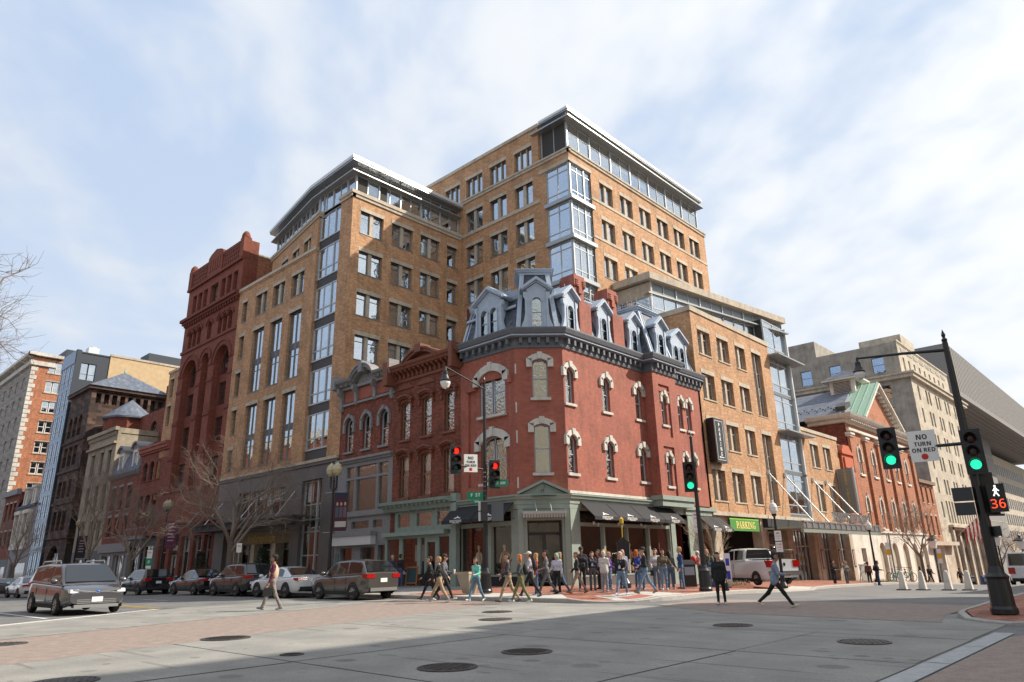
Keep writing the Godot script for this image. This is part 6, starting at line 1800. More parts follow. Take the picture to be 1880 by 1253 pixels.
	shell(t, -106.5, -98.0, -35.5, ZF - 0.5, 0.0, 23.8, M.brownstone, false, false)
	put(t, "chimney", MB.new().box(-97.9, -96.4, 18.0, 25.6, -36.6, -35.2).mesh(), M.red_brick)
	# glass building with dark side and tan rear block
	t = thing("office_building", "slim blue glass office building with dark metal side and tan rear block", "building", Vector3(-110.5, 0, -30))
	var fb := FF(ZF)
	for k in 8:
		var y0 := 0.6 + 3.6 * k
		glazing(t, fb, -113.7, -107.8, y0 + 0.5, y0 + 3.5, 0.98, [0.3], M.glass_blue, 0.1, 0.07, 1.5)
		bx(t, "spandrel", fb, -113.7, -107.8, y0 - 0.1, y0 + 0.5, -0.06, 0.0, mat(lin(0.12, 0.2, 0.32), 0.3, 0.3))
	bx(t, "fascia", fb, -113.8, -107.5, 29.3, 31.2, -0.4, 0.1, mat(lin(0.16, 0.24, 0.34), 0.35, 0.4))
	var dk := mat(lin(0.035, 0.042, 0.055), 0.5, 0.2)
	bx(t, "corner_fin", fb, -107.8, -107.45, -1.0, 31.2, -0.5, 0.1, dk)
	wall(t, "side_wall", FT(-107.5), 26.7, 30.4, 0.0, 31.0, [[26.9, 28.8, 27.0, 29.4]], dk)
	window(t, FT(-107.5), [26.9, 28.8, 27.0, 29.4], {"lights": 2, "transom": [0.35], "frame": M.frame_dark, "glass": M.glass, "blind": 0.8})
	wall(t, "rear_wall", FT(-107.4), 30.4, 60.0, 0.0, 31.0, [], texmat(mottle(lin(0.44, 0.32, 0.18), lin(0.54, 0.40, 0.235), 0.02, 4, 91, 256, 0.1), 5.0))
	bx(t, "coping", FT(-107.4), 30.4, 60.0, 31.0, 31.3, -0.4, 0.1, M.stone)
	shell(t, -113.8, -107.5, -60.0, ZF, 0.0, 31.0, dk, false, false)
	for q in [[-112.5, -109, 31.0, 33.0, -46.0, -36.0], [-140, -134, 36.2, 38.2, -40.0, -31.0]]:
		put(t, "plant_room", MB.new().box(q[0], q[1], q[2], q[3], q[4], q[5]).mesh(), dk)
	put(t, "rooftop_unit", MB.new().box(-112.5, -111.0, 31.2, 32.8, -29.8, -28.4).lathe([Vector2(0.5, 32.8), Vector2(0.5, 33.0), Vector2(0, 33.0)], 10, Vector3(-111.7, 0, -29.1)).mesh(), M.metal_white)
	# orange brick hotel with stone quoins
	t = thing("hotel_building", "orange brick building with pale stone quoins and white windows at far left", "building", Vector3(-140, 0, -32))
	var oh := []
	for k in 9:
		oh.append([28.6, 30.6, 6.6 + k * 3.35, 8.5 + k * 3.35])
	wall(t, "side_wall", FT(-132.9), -ZF, 46.0, -2.0, 36.0, oh, M.orange_brick)
	for h in oh:
		window(t, FT(-132.9), h, {"lights": 2, "transom": [0.5], "fw": 0.12, "frame": M.frame_white, "glass": M.glass, "sill": [0.2, 0.15, 0.1], "lintel": [0.12, 0.1, 0.02], "blind": -0.5})
	for k in 46:
		var w := 0.9 if k % 2 else 0.55
		bx(t, "quoin", FT(-132.9), -ZF - 0.06, -ZF + w, 1.0 + k * 0.72, 1.62 + k * 0.72, -0.1, 0.06, M.white_stone)
	put(t, "cornice", MB.new().box(-ZF - 0.5, -ZF + 3.4, 34.3, 35.0, -0.1, 0.3).box(-ZF - 0.8, -ZF + 4.2, 35.9, 36.4, -0.2, 0.6).box(-ZF + 4.2, 46.0, 36.0, 36.25, -0.3, 0.1).mesh(), M.white_stone, FT(-132.9))
	var gh := []
	for i in 7:
		for k in 8:
			gh.append([-136.0 - i * 4.2 - 1.6, -136.0 - i * 4.2, 7.0 + k * 3.4, 9.0 + k * 3.4])
	var gw := texmat(brick_image(lin(0.27, 0.24, 0.21), 0.1, lin(0.2, 0.18, 0.16), 8, 4, 92), 4.0)
	wall(t, "wall", ff, -166.0, -132.9, -2.5, 36.0, gh, gw, 0.3)
	for h in gh:
		window(t, ff, h, {"lights": 2, "transom": [0.5], "frame": M.frame_white, "glass": M.glass, "room": false})
	put(t, "cornice", MB.new().box(-166, -132.3, 34.3, 35.0, -0.1, 0.4).box(-166, -132.1, 35.9, 36.4, -0.2, 0.8).mesh(), M.white_stone, ff)
	shell(t, -166, -132.9, -46.0, ZF, 0.0, 36.0, gw, false, false)
	# two low victorian fronts before it
	t = thing("row_building", "small red brick shop building at the far left end of the street", "building", Vector3(-128, 0, -27))
	hs = [[-131.8, -130.4, 9.0, 11.5, 0.0], [-129.4, -128.0, 9.0, 11.5, 0.0], [-127.0, -125.6, 9.0, 11.5, 0.0], [-131.8, -130.4, 5.0, 7.4, 0.0], [-129.4, -128.0, 5.0, 7.4, 0.0], [-127.0, -125.6, 5.0, 7.4, 0.0]]
	wall(t, "wall", ff, -132.8, -124.4, 3.4, 13.0, hs, M.red_brick)
	for h in hs:
		window(t, ff, h, {"frame": M.frame_dark, "glass": M.glass_old, "transom": [0.5], "lintel": [0.25, 0.1, 0.05]})
	bx(t, "cornice", ff, -132.9, -124.3, 12.6, 13.4, -0.1, 0.5, M.grey_cornice)
	wall(t, "shopfront", ff, -132.8, -124.4, -2.0, 3.4, [[-131.6, -125.6, -0.8, 2.4]], M.frame_dark, 0.4)
	bx(t, "pane", ff, -131.6, -125.6, -0.8, 2.4, -0.4, -0.39, M.glass_clear)
	shell(t, -132.8, -124.4, -40.0, ZF, 0.0, 13.0, M.red_brick, false)
	t = thing("row_building", "pale grey victorian building with bay windows and mansard beside the blue glass building", "building", Vector3(-119, 0, -27))
	hs = [[-122.4, -120.6, 6.2, 9.0, 0.0], [-118.0, -116.2, 6.2, 9.0, 0.0]]
	wall(t, "wall", ff, -124.3, -113.9, -2.0, 10.4, hs + [[-123.0, -115.0, -0.8, 2.8]], M.grey_cornice)
	for h in hs:
		window(t, ff, h, {"lights": 2, "frame": M.frame_white, "glass": M.glass_old, "transom": [0.6]})
		put(t, "bay_surround", MB.new().box(h[0] - 0.5, h[0] - 0.15, 5.0, 9.4, 0, 0.5).box(h[1] + 0.15, h[1] + 0.5, 5.0, 9.4, 0, 0.5).box(h[0] - 0.6, h[1] + 0.6, 9.4, 9.9, 0, 0.6).box(h[0] - 0.6, h[1] + 0.6, 4.6, 5.4, 0, 0.5).mesh(), M.white_paint, ff)
	bx(t, "pane", ff, -123.0, -115.0, -0.8, 2.8, -0.24, -0.23, M.glass_clear)
	put(t, "mansard_slope", MB.new().sweep([Vector2(0.3, 10.3), Vector2(0.4, 10.6), Vector2(-0.2, 10.7), Vector2(-1.2, 13.4), Vector2(-3.0, 13.6)], [Vector3(-124.3, 0, 0), Vector3(-113.9, 0, 0)], [Vector3(0, 0, 1), Vector3(0, 0, 1)]).mesh(), M.slate_roof, ff)
	for u in [-121.5, -117.1]:
		var d := put(t, "dormer", wall_mesh(u - 0.9, u + 0.9, 10.6, 13.0, [[u - 0.5, u + 0.5, 10.9, 12.6]], 0.1).box(u - 1.1, u + 1.1, 13.0, 13.3, -1.5, 0.2).box(u - 0.9, u - 0.8, 10.6, 13.0, -1.5, -0.01).box(u + 0.8, u + 0.9, 10.6, 13.0, -1.5, -0.01).mesh(), M.white_paint, FF(ZF - 0.1))
		bx(d, "pane", FF(ZF - 0.1), u - 0.5, u + 0.5, 10.9, 12.6, -0.09, -0.08, M.glass_old)
	shell(t, -124.3, -113.9, -40.0, ZF - 1.3, 0.0, 13.4, M.red_brick, false, false)
	# what lies beyond the end of the street
	t = thing("office_building", "distant grey block closing the left street", "building", Vector3(-185, 0, -32))
	put(t, "wall", MB.new().box(-210.0, -172.0, -4.0, 30.0, -60.0, -26.0).mesh(), gw)

# ---------------------------------------------------------------- theatre and its neighbours down the right street
func theatre_row() -> void:
	var fx := FT(XT)
	var t := thing("theatre_annex", "two storey tan brick annex with glazed lobby beside the old brick theatre", "building", Vector3(-24, -0.8, -64.5))
	var hs := [[62.05, 63.95, 8.8, 10.8], [65.1, 66.9, 8.8, 10.8], [62.1, 63.8, 5.05, 7.35], [65.3, 66.8, 5.05, 7.35]]
	wall(t, "wall", fx, 60.3, 69.0, 4.1, 11.8, hs, M.tan_brick)
	for h in hs:
		window(t, fx, h, office_opts({"transom": [0.75], "blind": -0.3, "frame": M.frame_light, "sill": [0.1, 0.06, 0.06], "sillmat": M.stone}))
	bx(t, "coping", fx, 60.2, 69.05, 11.8, 12.1, -0.3, 0.08, M.stone)
	wall(t, "side_wall", FF(-60.35), -30.0, XT, 4.0, 11.8, [], M.tan_brick)
	slab_poly(t, "roof_deck", [[XT - 0.2, -60.4], [-40, -60.4], [-40, -72.3], [XT - 0.2, -72.3]], 11.5, 11.6, M.roof)
	for u in [61.0, 65.0, 68.6]:
		bx(t, "pier", fx, u - 0.45, u + 0.45, -1.6, 4.1, -0.6, 0.05, M.stone)
		bx(t, "poster_case", fx, u - 0.22, u + 0.22, 0.4, 1.9, 0.055, 0.09, M.frame_dark)
		bx(t, "poster", fx, u - 0.17, u + 0.17, 0.5, 1.8, 0.09, 0.094, mat(lin(0.3 + 0.05 * (int(u) % 3), 0.28, 0.25), 0.5))
	for u in [[61.45, 64.55], [65.45, 68.15]]:
		glazing(t, FT(XT - 0.5), u[0], u[1], -1.2, 4.0, 0.8, [0.6], M.glass_clear, 0.12, 0.08, 3.5)
	# vertical name board, set across the pavement
	var bd := put(t, "name_board", MB.new().box(XT + 0.15, XT + 1.35, 5.0, 9.0, -67.9, -67.6).mesh(), mat(lin(0.20, 0.19, 0.17), 0.6))
	put(bd, "board_edge", MB.new().box(XT + 1.35, XT + 1.5, 4.95, 9.05, -67.95, -67.55).box(XT + 0.1, XT + 0.15, 4.95, 9.05, -67.95, -67.55).mesh(), M.metal, Transform3D.IDENTITY)
	var i := 0
	for ch in "FORD'S THEATRE":
		if ch != " " and ch != "'":
			text(bd, "letter", ch, 0.3, M.gold, Transform3D(Basis.IDENTITY, Vector3(XT + 0.75, 8.75 - i * 0.285, -67.59)), 0.02, "Droid Serif", 1)
		if ch != "'":
			i += 1
	# glazed canopy over the pavement, rods, standing letters
	var cb := MB.new()
	cb.box(50.4, 67.6, 3.3, 3.42, 0.0, 3.0)
	cb.box(50.4, 67.6, 3.42, 3.75, 2.9, 3.0)
	cb.box(50.4, 67.6, 3.7, 3.8, 2.7, 3.05)
	for k in 15:
		cb.box(50.8 + k * 1.15, 51.0 + k * 1.15, 3.36, 3.72, 3.0, 3.06)
	var cn := put(t, "canopy", cb.mesh(), M.metal, fx)
	bx(cn, "canopy_edge", fx, 50.4, 67.6, 3.0, 3.3, 2.75, 2.95, mat(lin(0.3, 0.34, 0.3), 0.4, 0.3))
	bx(cn, "recess_shade_band", fx, 50.5, 57.8, 3.5, 4.05, 0.0, 0.4, M.black_matt)  # black box stands in for the shade of a recess in the facade
	for u in [52.5, 55.6, 61.4, 64.5]:
		put(t, "tie_rod", MB.new().tube([Vector3(u, 7.6, 0.05), Vector3(u, 3.8, 2.9)], [0.06, 0.06], 6).lathe([Vector2(0.16, 7.45), Vector2(0.16, 7.75)], 8, Vector3(u, 0, 0.05)).mesh(), M.metal_white, fx)
	text(t, "letters", "FORD'S THEATRE", 0.95, M.steel, at3(fx, 60.6, 4.2, 2.95), 0.12, "Droid Serif", 1)

	# ---- old theatre
	t = thing("theatre", "old brick theatre with white pediment, green copper gable and arched white ground floor", "building", Vector3(-24, -1.2, -84))
	var cen := [75.2, 79.5, 83.5, 87.4, 91.4]
	hs = []
	for c in cen:
		hs.append([c - 0.5, c + 0.5, 9.1, 11.75, 0.48])
		hs.append([c - 0.5, c + 0.5, 3.9, 6.85, 0.48])
	wall(t, "wall", fx, 72.4, 94.7, 3.6, 14.2, hs, M.orange_brick)
	for h in hs:
		var w := window(t, fx, h, {"fw": 0.14, "frame": M.white_paint, "glass": M.glass_old, "depth": 0.1, "sill": [0.2, 0.18, 0.14], "sillmat": M.white_paint, "transom": [0.5], "blind": 0.9, "blindmat": mat(lin(0.22, 0.25, 0.26), 0.8)})
		var sb := MB.new()
		var i1 := arc(h[0], h[1], h[3] - h[4], h[4], 8)
		var o1 := arc(h[0] - 0.16, h[1] + 0.16, h[3] - h[4], h[4] + 0.16, 8)
		for k in 8:
			sb.poly([i1[k], i1[k + 1], o1[k + 1], o1[k]], -0.02, 0.1)
		sb.box(h[0] - 0.2, h[0], h[3] - h[4] - 0.9, h[3] - h[4], -0.02, 0.1)
		sb.box(h[1], h[1] + 0.2, h[3] - h[4] - 0.9, h[3] - h[4], -0.02, 0.1)
		sb.poly([Vector2((h[0] + h[1]) / 2 - 0.16, h[3]), Vector2((h[0] + h[1]) / 2 + 0.16, h[3]), Vector2((h[0] + h[1]) / 2, h[3] + 0.42)], -0.02, 0.16)
		put(w, "hood", sb.mesh(), M.white_paint, fx)
	for u in [72.85, 77.35, 81.5, 85.45, 89.4, 94.2]:
		var p := bx(t, "pilaster", fx, u - 0.45, u + 0.45, 3.6, 12.6, -0.1, 0.24, M.orange_brick)
		bx(p, "capital", fx, u - 0.55, u + 0.55, 12.6, 12.78, -0.1, 0.34, M.white_paint)
		bx(p, "capital", fx, u - 0.65, u + 0.65, 12.78, 12.98, -0.1, 0.44, M.white_paint)
	bx(t, "string_course", fx, 72.4, 94.7, 13.25, 13.5, -0.1, 0.3, M.white_paint)
	# cornice and pediment
	var cp := [Vector2(0, 14.0), Vector2(0.25, 14.05), Vector2(0.3, 14.3), Vector2(0.8, 14.42), Vector2(0.95, 14.62), Vector2(1.05, 14.8), Vector2(-0.3, 15.0)]
	put(t, "cornice", MB.new().sweep(cp, [Vector3(-26.0, 0, -72.4), Vector3(XT, 0, -72.4), Vector3(XT, 0, -94.7), Vector3(-26.0, 0, -94.7)], [Vector3(0, 0, 1), Vector3(1, 0, 1), Vector3(1, 0, -1), Vector3(0, 0, -1)]).mesh(), M.white_paint)
	for k in 36:
		bx(t, "dentil", fx, 72.5 + k * 0.62, 72.8 + k * 0.62, 14.18, 14.4, 0.2, 0.66, M.white_paint)
	var pc := 83.2
	var tp := MB.new().poly([Vector2(pc - 6.0, 15.0), Vector2(pc + 6.0, 15.0), Vector2(pc, 19.1)], 0.0, 0.25)
	put(t, "tympanum", tp.mesh(), M.orange_brick, fx)
	var rk := MB.new()
	for s in [-1.0, 1.0]:
		rk.bar(Vector3(pc + s * 6.9, 14.95, 0.45), Vector3(pc, 19.62, 0.45), 1.1, 0.22, Vector3.UP)
		rk.bar(Vector3(pc + s * 6.6, 14.9, 0.2), Vector3(pc, 19.3, 0.2), 0.8, 0.2, Vector3.UP)
	put(t, "raking_cornice", rk.mesh(), M.white_paint, fx)
	for s in [-1.0, 1.0]:
		for k in 10:
			var f := (k + 0.7) / 10.5
			bx(t, "modillion", fx, pc + s * 6.2 * (1 - f) - 0.15, pc + s * 6.2 * (1 - f) + 0.15, 15.0 + 4.05 * f - 0.2, 15.0 + 4.05 * f + 0.05, 0.24, 0.7, M.white_paint)
	# copper gable roof behind the pediment
	var gb := MB.new()
	var e0 := 15.05
	for s in [-1.0, 1.0]:
		var a := Vector3(pc + s * 6.95, e0, 0.95)
		var b := Vector3(pc, 19.82, 0.95)
		var c := Vector3(pc, 19.82, -3.4)
		var d := Vector3(pc + s * 6.95, e0, -1.0)
		if s < 0: gb.quad(a, b, c, d)
		else: gb.quad(d, c, b, a)
	put(t, "copper_roof", gb.mesh(), M.copper, fx)
	var sm := MB.new()
	for s in [-1.0, 1.0]:
		for k in 5:
			var w := 0.8 - k * 0.8
			sm.bar(Vector3(pc + s * 6.9, e0 + 0.05, w), Vector3(pc, 19.86, w), 0.05, 0.07)
	put(t, "roof_seam", sm.mesh(), M.copper, fx)
	# main slate roof, ridge running back from the street
	var rb := MB.new()
	var ry := 19.7
	rb.quad(Vector3(-60, 14.6, -71.9), Vector3(XT - 0.3, 14.6, -71.9), Vector3(XT - 2.2, ry, -83.6), Vector3(-60, ry, -83.6))
	rb.quad(Vector3(XT - 0.3, 14.6, -95.2), Vector3(-60, 14.6, -95.2), Vector3(-60, ry, -83.6), Vector3(XT - 2.2, ry, -83.6))
	rb.tri(Vector3(XT - 0.3, 14.6, -71.9), Vector3(XT - 0.3, 14.6, -95.2), Vector3(XT - 2.2, ry, -83.6))
	var rf := put(t, "roof", rb.mesh(), M.slate_roof)
	for k in 3:
		for q in 16:
			put(rf, "snow_guard", snow_guard(), M.black, Transform3D(Basis.IDENTITY, Vector3(-24.0 - q * 0.85 - 0.4 * (k % 2), 15.85 + k * 0.26, -74.7 - k * 0.56)))
	var sk := put(rf, "skylight", MB.new().hull([Vector3(-23.6, 15.5, -74.0), Vector3(-22.6, 15.5, -74.0), Vector3(-22.6, 16.2, -75.8), Vector3(-23.6, 16.2, -75.8), Vector3(-23.6, 15.95, -73.9), Vector3(-22.6, 15.95, -73.9), Vector3(-22.6, 16.65, -75.7), Vector3(-23.6, 16.65, -75.7)]).mesh(), M.frame_dark)
	# cupola with louvres
	var cx := -25.0
	var cz := -83.4
	var cu := put(t, "cupola", MB.new().box(cx - 1.35, cx + 1.35, 17.5, 20.45, cz - 1.5, cz + 1.5).mesh(), M.white_paint)
	var lv := MB.new()
	for k in 8:
		lv.box(cx - 0.95, cx + 0.95, 19.05 + k * 0.16, 19.12 + k * 0.16, cz + 1.5, cz + 1.58)
		lv.box(cx + 1.35, cx + 1.43, 19.05 + k * 0.16, 19.12 + k * 0.16, cz - 1.0, cz + 1.0)
	put(cu, "louvre", lv.mesh(), M.grey_trim)
	var cr := MB.new()
	var A := [Vector3(cx - 2.0, 20.5, cz + 2.1), Vector3(cx + 2.0, 20.5, cz + 2.1), Vector3(cx + 2.0, 20.5, cz - 2.1), Vector3(cx - 2.0, 20.5, cz - 2.1)]
	for k in 4:
		cr.tri(A[k] + Vector3.UP * 0.12, A[(k + 1) % 4] + Vector3.UP * 0.12, Vector3(cx, 21.9, cz))
	put(cu, "cupola_roof", cr.mesh(), M.slate_roof)
	put(cu, "eaves", MB.new().box(cx - 2.0, cx + 2.0, 20.42, 20.6, cz - 2.1, cz + 2.1).mesh(), M.white_paint)
	# flanks
	wall(t, "side_wall", FF(-72.4), -60.0, XT, 0.0, 14.2, [], M.red_brick)
	wall(t, "side_wall", Transform3D(Basis(Vector3(-1, 0, 0), Vector3.UP, Vector3(0, 0, -1)), Vector3(0, 0, -94.7)), -XT, 60.0, 0.0, 14.2, [], M.orange_brick)
	# terracotta bay between annex and theatre
	var tb := MB.new()
	tb.box(69.2, 72.3, 4.0, 8.6, -0.3, 0.12)
	tb.box(69.0, 72.45, 8.6, 9.0, -0.3, 0.3)
	tb.box(69.3, 72.2, 9.0, 10.6, -0.3, 0.2)
	tb.box(69.6, 71.9, 9.3, 10.3, 0.2, 0.34)
	tb.box(69.1, 72.4, 10.6, 10.9, -0.3, 0.36)
	tb.poly([Vector2(69.4, 10.9), Vector2(72.1, 10.9), Vector2(71.5, 11.5), Vector2(70.0, 11.5)], -0.3, 0.25)
	for u in [69.35, 72.1]:
		tb.box(u - 0.15, u + 0.15, 4.0, 8.6, 0.12, 0.3)
	for k in 9:
		tb.box(69.9, 71.6, 8.66 - 0.001 * k, 8.7, 0.3, 0.34)
	put(t, "terracotta_bay", tb.mesh(), M.terracotta, fx)
	# white ground floor
	var gh := []
	for c in [77.3, 81.4, 85.1, 88.8, 92.6]:
		gh.append([c - 1.05, c + 1.05, -2.2, 2.55, 1.0])
	gh.append([70.9, 72.2, -1.0, 2.0, 0.0])
	wall(t, "ground_floor_wall", FT(XT + 0.05), 69.0, 94.75, -2.6, 3.5, gh, M.white_paint, 0.3)
	bx(t, "band", fx, 69.0, 94.8, 3.45, 3.65, -0.1, 0.2, M.white_paint)
	for h in gh:
		bx(t, "door_panel", FT(XT + 0.05), h[0], h[1], h[2], h[3], -0.36, -0.3, mat(lin(0.38, 0.36, 0.27), 0.7))
	window(t, FT(XT + 0.05), [71.0, 72.1, 0.7, 1.9], {"fw": 0.1, "frame": M.frame_white, "glass": M.glass_old, "depth": 0.2, "room": false})
	for q in [[71.05, 71.5], [71.6, 72.05]]:
		bx(t, "pane", FT(XT + 0.05), q[0], q[1], -0.8, 0.5, -0.29, -0.28, M.glass_old)
	put(t, "downpipe", MB.new().tube([Vector3(79.4, 3.5, 0.2), Vector3(79.4, -2.0, 0.2)], [0.09, 0.09], 8).mesh(), M.grey_cornice, fx)

	# ---- small brick house
	t = thing("row_building", "small orange brick house between the theatre and the pale stone building", "building", Vector3(-24, -2, -98.5))
	hs = []
	for u in [[95.9, 96.8], [98.1, 99.0], [100.3, 101.2]]:
		hs.append([u[0], u[1], 7.3, 9.2, 0.0])
		hs.append([u[0], u[1], 3.5, 5.8, 0.0])
	wall(t, "wall", fx, 94.8, 102.2, 2.7, 9.7, hs, M.orange_brick)
	for h in hs:
		window(t, fx, h, {"frame": M.frame_white, "glass": M.glass_old, "transom": [0.5], "sill": [0.12, 0.1, 0.08], "lintel": [0.2, 0.08, 0.03], "blind": 0.6})
	put(t, "cornice", MB.new().box(94.7, 102.3, 9.6, 10.0, -0.2, 0.35).mesh(), M.frame_brown, fx)
	wall(t, "shopfront", fx, 94.8, 102.2, -3.0, 2.7, [[96.2, 101.4, -2.2, 2.0, 0.0, 0.6]], M.white_paint, 0.6)
	glazing(t, FT(XT - 0.6), 96.2, 101.4, -2.2, 2.0, 1.3, [0.7], M.glass_clear, 0.2, 0.1, 2.0)
	bx(t, "shop_cornice", fx, 94.8, 106.0, 2.3, 2.75, -0.1, 0.9, M.stone)
	slab_poly(t, "roof_deck", [[XT - 0.2, -94.8], [-40, -94.8], [-40, -102.2], [XT - 0.2, -102.2]], 9.3, 9.4, M.roof)

	# ---- pale limestone block
	t = thing("stone_building", "pale limestone office block with paired windows and attic storey behind the theatre", "building", Vector3(-30, -3, -118))
	hs = []
	for u in [[104.9, 105.75], [108.9, 109.8], [110.5, 111.4], [114.2, 115.1], [115.8, 116.7], [119.6, 120.5], [121.4, 122.3], [125.3, 126.2]]:
		for y in [21.3, 18.2, 15.1, 12.0, 8.9, 5.8]:
			if y < 6 and u[0] > 106: continue
			hs.append([u[0], u[1], y, y + 2.0, 0.0])
	for k in 12:
		hs.append([107.5 + k * 1.55, 108.3 + k * 1.55, 5.2, 8.0, 0.0])
	hs.append([107.8, 127.0, -3.6, 4.2, 0.0, 0.6])
	wall(t, "wall", fx, 102.3, 133.0, -4.0, 24.0, hs, M.limestone, 0.3)
	for h in hs:
		if h[1] - h[0] < 2:
			window(t, fx, h, {"frame": M.frame, "glass": M.glass, "transom": [0.5], "depth": 0.28, "blind": -0.5, "room": false})
	for h in hs:
		if h[1] - h[0] < 2:
			bx(t, "interior", fx, h[0], h[1], h[2], h[3], -0.6, -0.55, M.room)
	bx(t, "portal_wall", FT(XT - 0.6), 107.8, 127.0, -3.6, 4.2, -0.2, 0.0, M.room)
	for k in 5:
		bx(t, "portal_column", FT(XT - 0.6), 108.0 + k * 4.6, 109.0 + k * 4.6, -3.6, 4.2, 0.0, 0.4, M.limestone)
	put(t, "portal_frame", MB.new().box(106.9, 107.8, -3.6, 4.9, 0, 0.3).box(127.0, 127.9, -3.6, 4.9, 0, 0.3).box(106.6, 128.2, 4.3, 4.6, 0, 0.3).box(106.4, 128.4, 4.6, 4.9, 0, 0.6).mesh(), M.limestone, fx)
	var zside := FF(-102.3)
	var zh := []
	for u in [[-26.5, -25.0], [-30.5, -29.0], [-34.6, -33.1], [-38.8, -37.3]]:
		for y in [21.5, 18.4, 15.3, 12.2]:
			zh.append([u[0], u[1], y, y + 1.9, 0.0])
	wall(t, "side_wall", zside, -52.0, XT, -4.0, 24.0, zh, M.concrete, 0.2)
	for h in zh:
		window(t, zside, h, {"frame": M.frame_brown, "glass": M.glass_blue, "transom": [0.5], "depth": 0.18, "blind": -0.6, "blindmat": mat(lin(0.4, 0.2, 0.08), 0.9)})
	put(t, "cornice", MB.new().box(-52.3, XT + 0.5, 24.0, 24.5, -133.3, -101.8).box(-52.4, XT + 0.7, 24.5, 24.75, -133.5, -101.6).mesh(), M.limestone)
	var ax := XT - 1.2
	var ah := []
	for k in 9:
		ah.append([105.4 + k * 2.75, 106.3 + k * 2.75, 25.6, 27.7])
	wall(t, "attic_wall", FT(ax), 103.6, 132.0, 24.7, 29.6, ah, M.limestone, 0.3)
	for h in ah:
		bx(t, "pane", FT(ax), h[0], h[1], h[2], h[3], -0.3, -0.28, M.glass)
		bx(t, "interior", FT(ax), h[0], h[1], h[2], h[3], -0.6, -0.55, M.room)
	for k in 8:
		bx(t, "frieze_panel", FT(ax), 105.0 + k * 3.2, 107.4 + k * 3.2, 28.4, 29.0, 0.0, 0.05, M.concrete)
	bx(t, "coping", FT(ax), 103.5, 132.0, 29.6, 29.85, -0.3, 0.1, M.limestone)
	var az := [[-27.2, -25.6, 25.6, 27.8], [-33.0, -31.4, 25.6, 27.8], [-37.2, -35.6, 25.6, 27.8], [-41.0, -39.4, 25.6, 27.8]]
	wall(t, "attic_wall", FF(-103.6), -50.0, ax, 24.7, 29.6, az, M.concrete)
	for h in az:
		window(t, FF(-103.6), h, {"frame": M.frame_brown, "glass": M.glass_blue, "transom": [0.5], "blind": -0.4, "blindmat": M.stone})
	slab_poly(t, "roof_deck", [[ax, -103.7], [-50, -103.7], [-50, -132], [ax, -132]], 29.3, 29.4, M.roof)
	put(t, "penthouse", MB.new().box(-46.0, -36.0, 29.4, 33.4, -124.0, -108.0).mesh(), M.concrete)
	put(t, "penthouse", MB.new().box(-34.0, -27.5, 29.4, 36.2, -132.0, -124.0).mesh(), M.limestone)
	wall(t, "side_wall", Transform3D(Basis(Vector3(-1, 0, 0), Vector3.UP, Vector3(0, 0, -1)), Vector3(0, 0, -133.0)), -XT, 52.0, -5.0, 24.0, [], M.limestone)

	# ---- concrete block with the great overhang
	t = thing("concrete_building", "huge concrete office building with overhanging top storeys at the right edge", "building", Vector3(-40, -5, -190))
	var ribs := MB.new().box(-90.0, -26.3, 30.3, 40.4, -300.0, -152.0)
	put(t, "overhang", ribs.mesh(), M.grey_concrete)
	for k in 98:
		bx(t, "rib", FT(-26.3), 152.4 + k * 1.5, 153.5 + k * 1.5, 31.2, 40.4, -0.05, 0.1, M.grey_concrete)
	bx(t, "overhang_edge", FT(-26.3), 151.9, 300.1, 30.2, 31.2, -0.2, 0.25, M.grey_concrete)
	for k in 6:
		bx(t, "soffit_beam", Transform3D.IDENTITY, -33.0 + k * 1.1, -32.85 + k * 1.1, 30.05, 30.3, -299.5, -152.5, M.grey_concrete)
	put(t, "pier", MB.new().box(-46.0, -34.0, -8.0, 30.3, -226.0, -172.0).mesh(), M.grey_concrete)
	for k in 8:
		bx(t, "joint", FT(-34.0), 172.0, 226.0, -4.0 + k * 4.2, -3.86 + k * 4.2, -0.1, 0.06, M.stone)
	var lb := thing("office_building", "distant beige office building with rows of slot windows below the concrete overhang", "building", Vector3(-50, -8, -270))
	put(lb, "wall", MB.new().box(-90.0, -36.0, -10.0, 28.0, -330.0, -236.0).mesh(), M.limestone)
	for k in 5:
		for q in 14:
			bx(lb, "window", FT(-36.0), 240.0 + q * 3.4, 242.2 + q * 3.4, 4.0 + k * 4.6, 7.0 + k * 4.6, -0.05, 0.02, M.frame_dark)

func snow_guard() -> ArrayMesh:
	if not cache.has("guard"):
		cache["guard"] = MB.new().box(-0.06, 0.06, 0.0, 0.1, -0.04, 0.07).mesh()
	return cache["guard"]

# ---------------------------------------------------------------- blocks behind and beside the camera: they shade the crossing and stand in the window reflections
func plain_block(called: String, label: String, pts: Array, h: float, m: Material, faces: Array) -> void:
	var c := Vector2.ZERO
	for p in pts: c += Vector2(p[0], p[1]) / pts.size()
	var t := thing(called, label, "building", Vector3(c.x, 0.3, c.y))
	slab_poly(t, "wall", pts, -1.0, h, m)
	var cp := []
	for p in pts: cp.append([c.x + (p[0] - c.x) * 1.02, c.y + (p[1] - c.y) * 1.02])
	slab_poly(t, "cornice", cp, h - 0.9, h + 0.3, M.stone)
	for f in faces:      # [frame, u0, u1, step, width]
		var k := 0
		var u: float = f[1]
		while u + f[4] < f[2]:
			var y := 5.2
			while y + 2.2 < h - 1.5:
				var w := bx(t, "window", f[0], u, u + f[4], y, y + 2.2, -0.02, 0.05, M.frame_white)
				bx(w, "pane", f[0], u + 0.1, u + f[4] - 0.1, y + 0.1, y + 1.05, 0.05, 0.06, M.spandrel)
				bx(w, "pane", f[0], u + 0.1, u + f[4] - 0.1, y + 1.15, y + 2.1, 0.05, 0.06, M.spandrel)
				y += 3.6
			u += f[3]

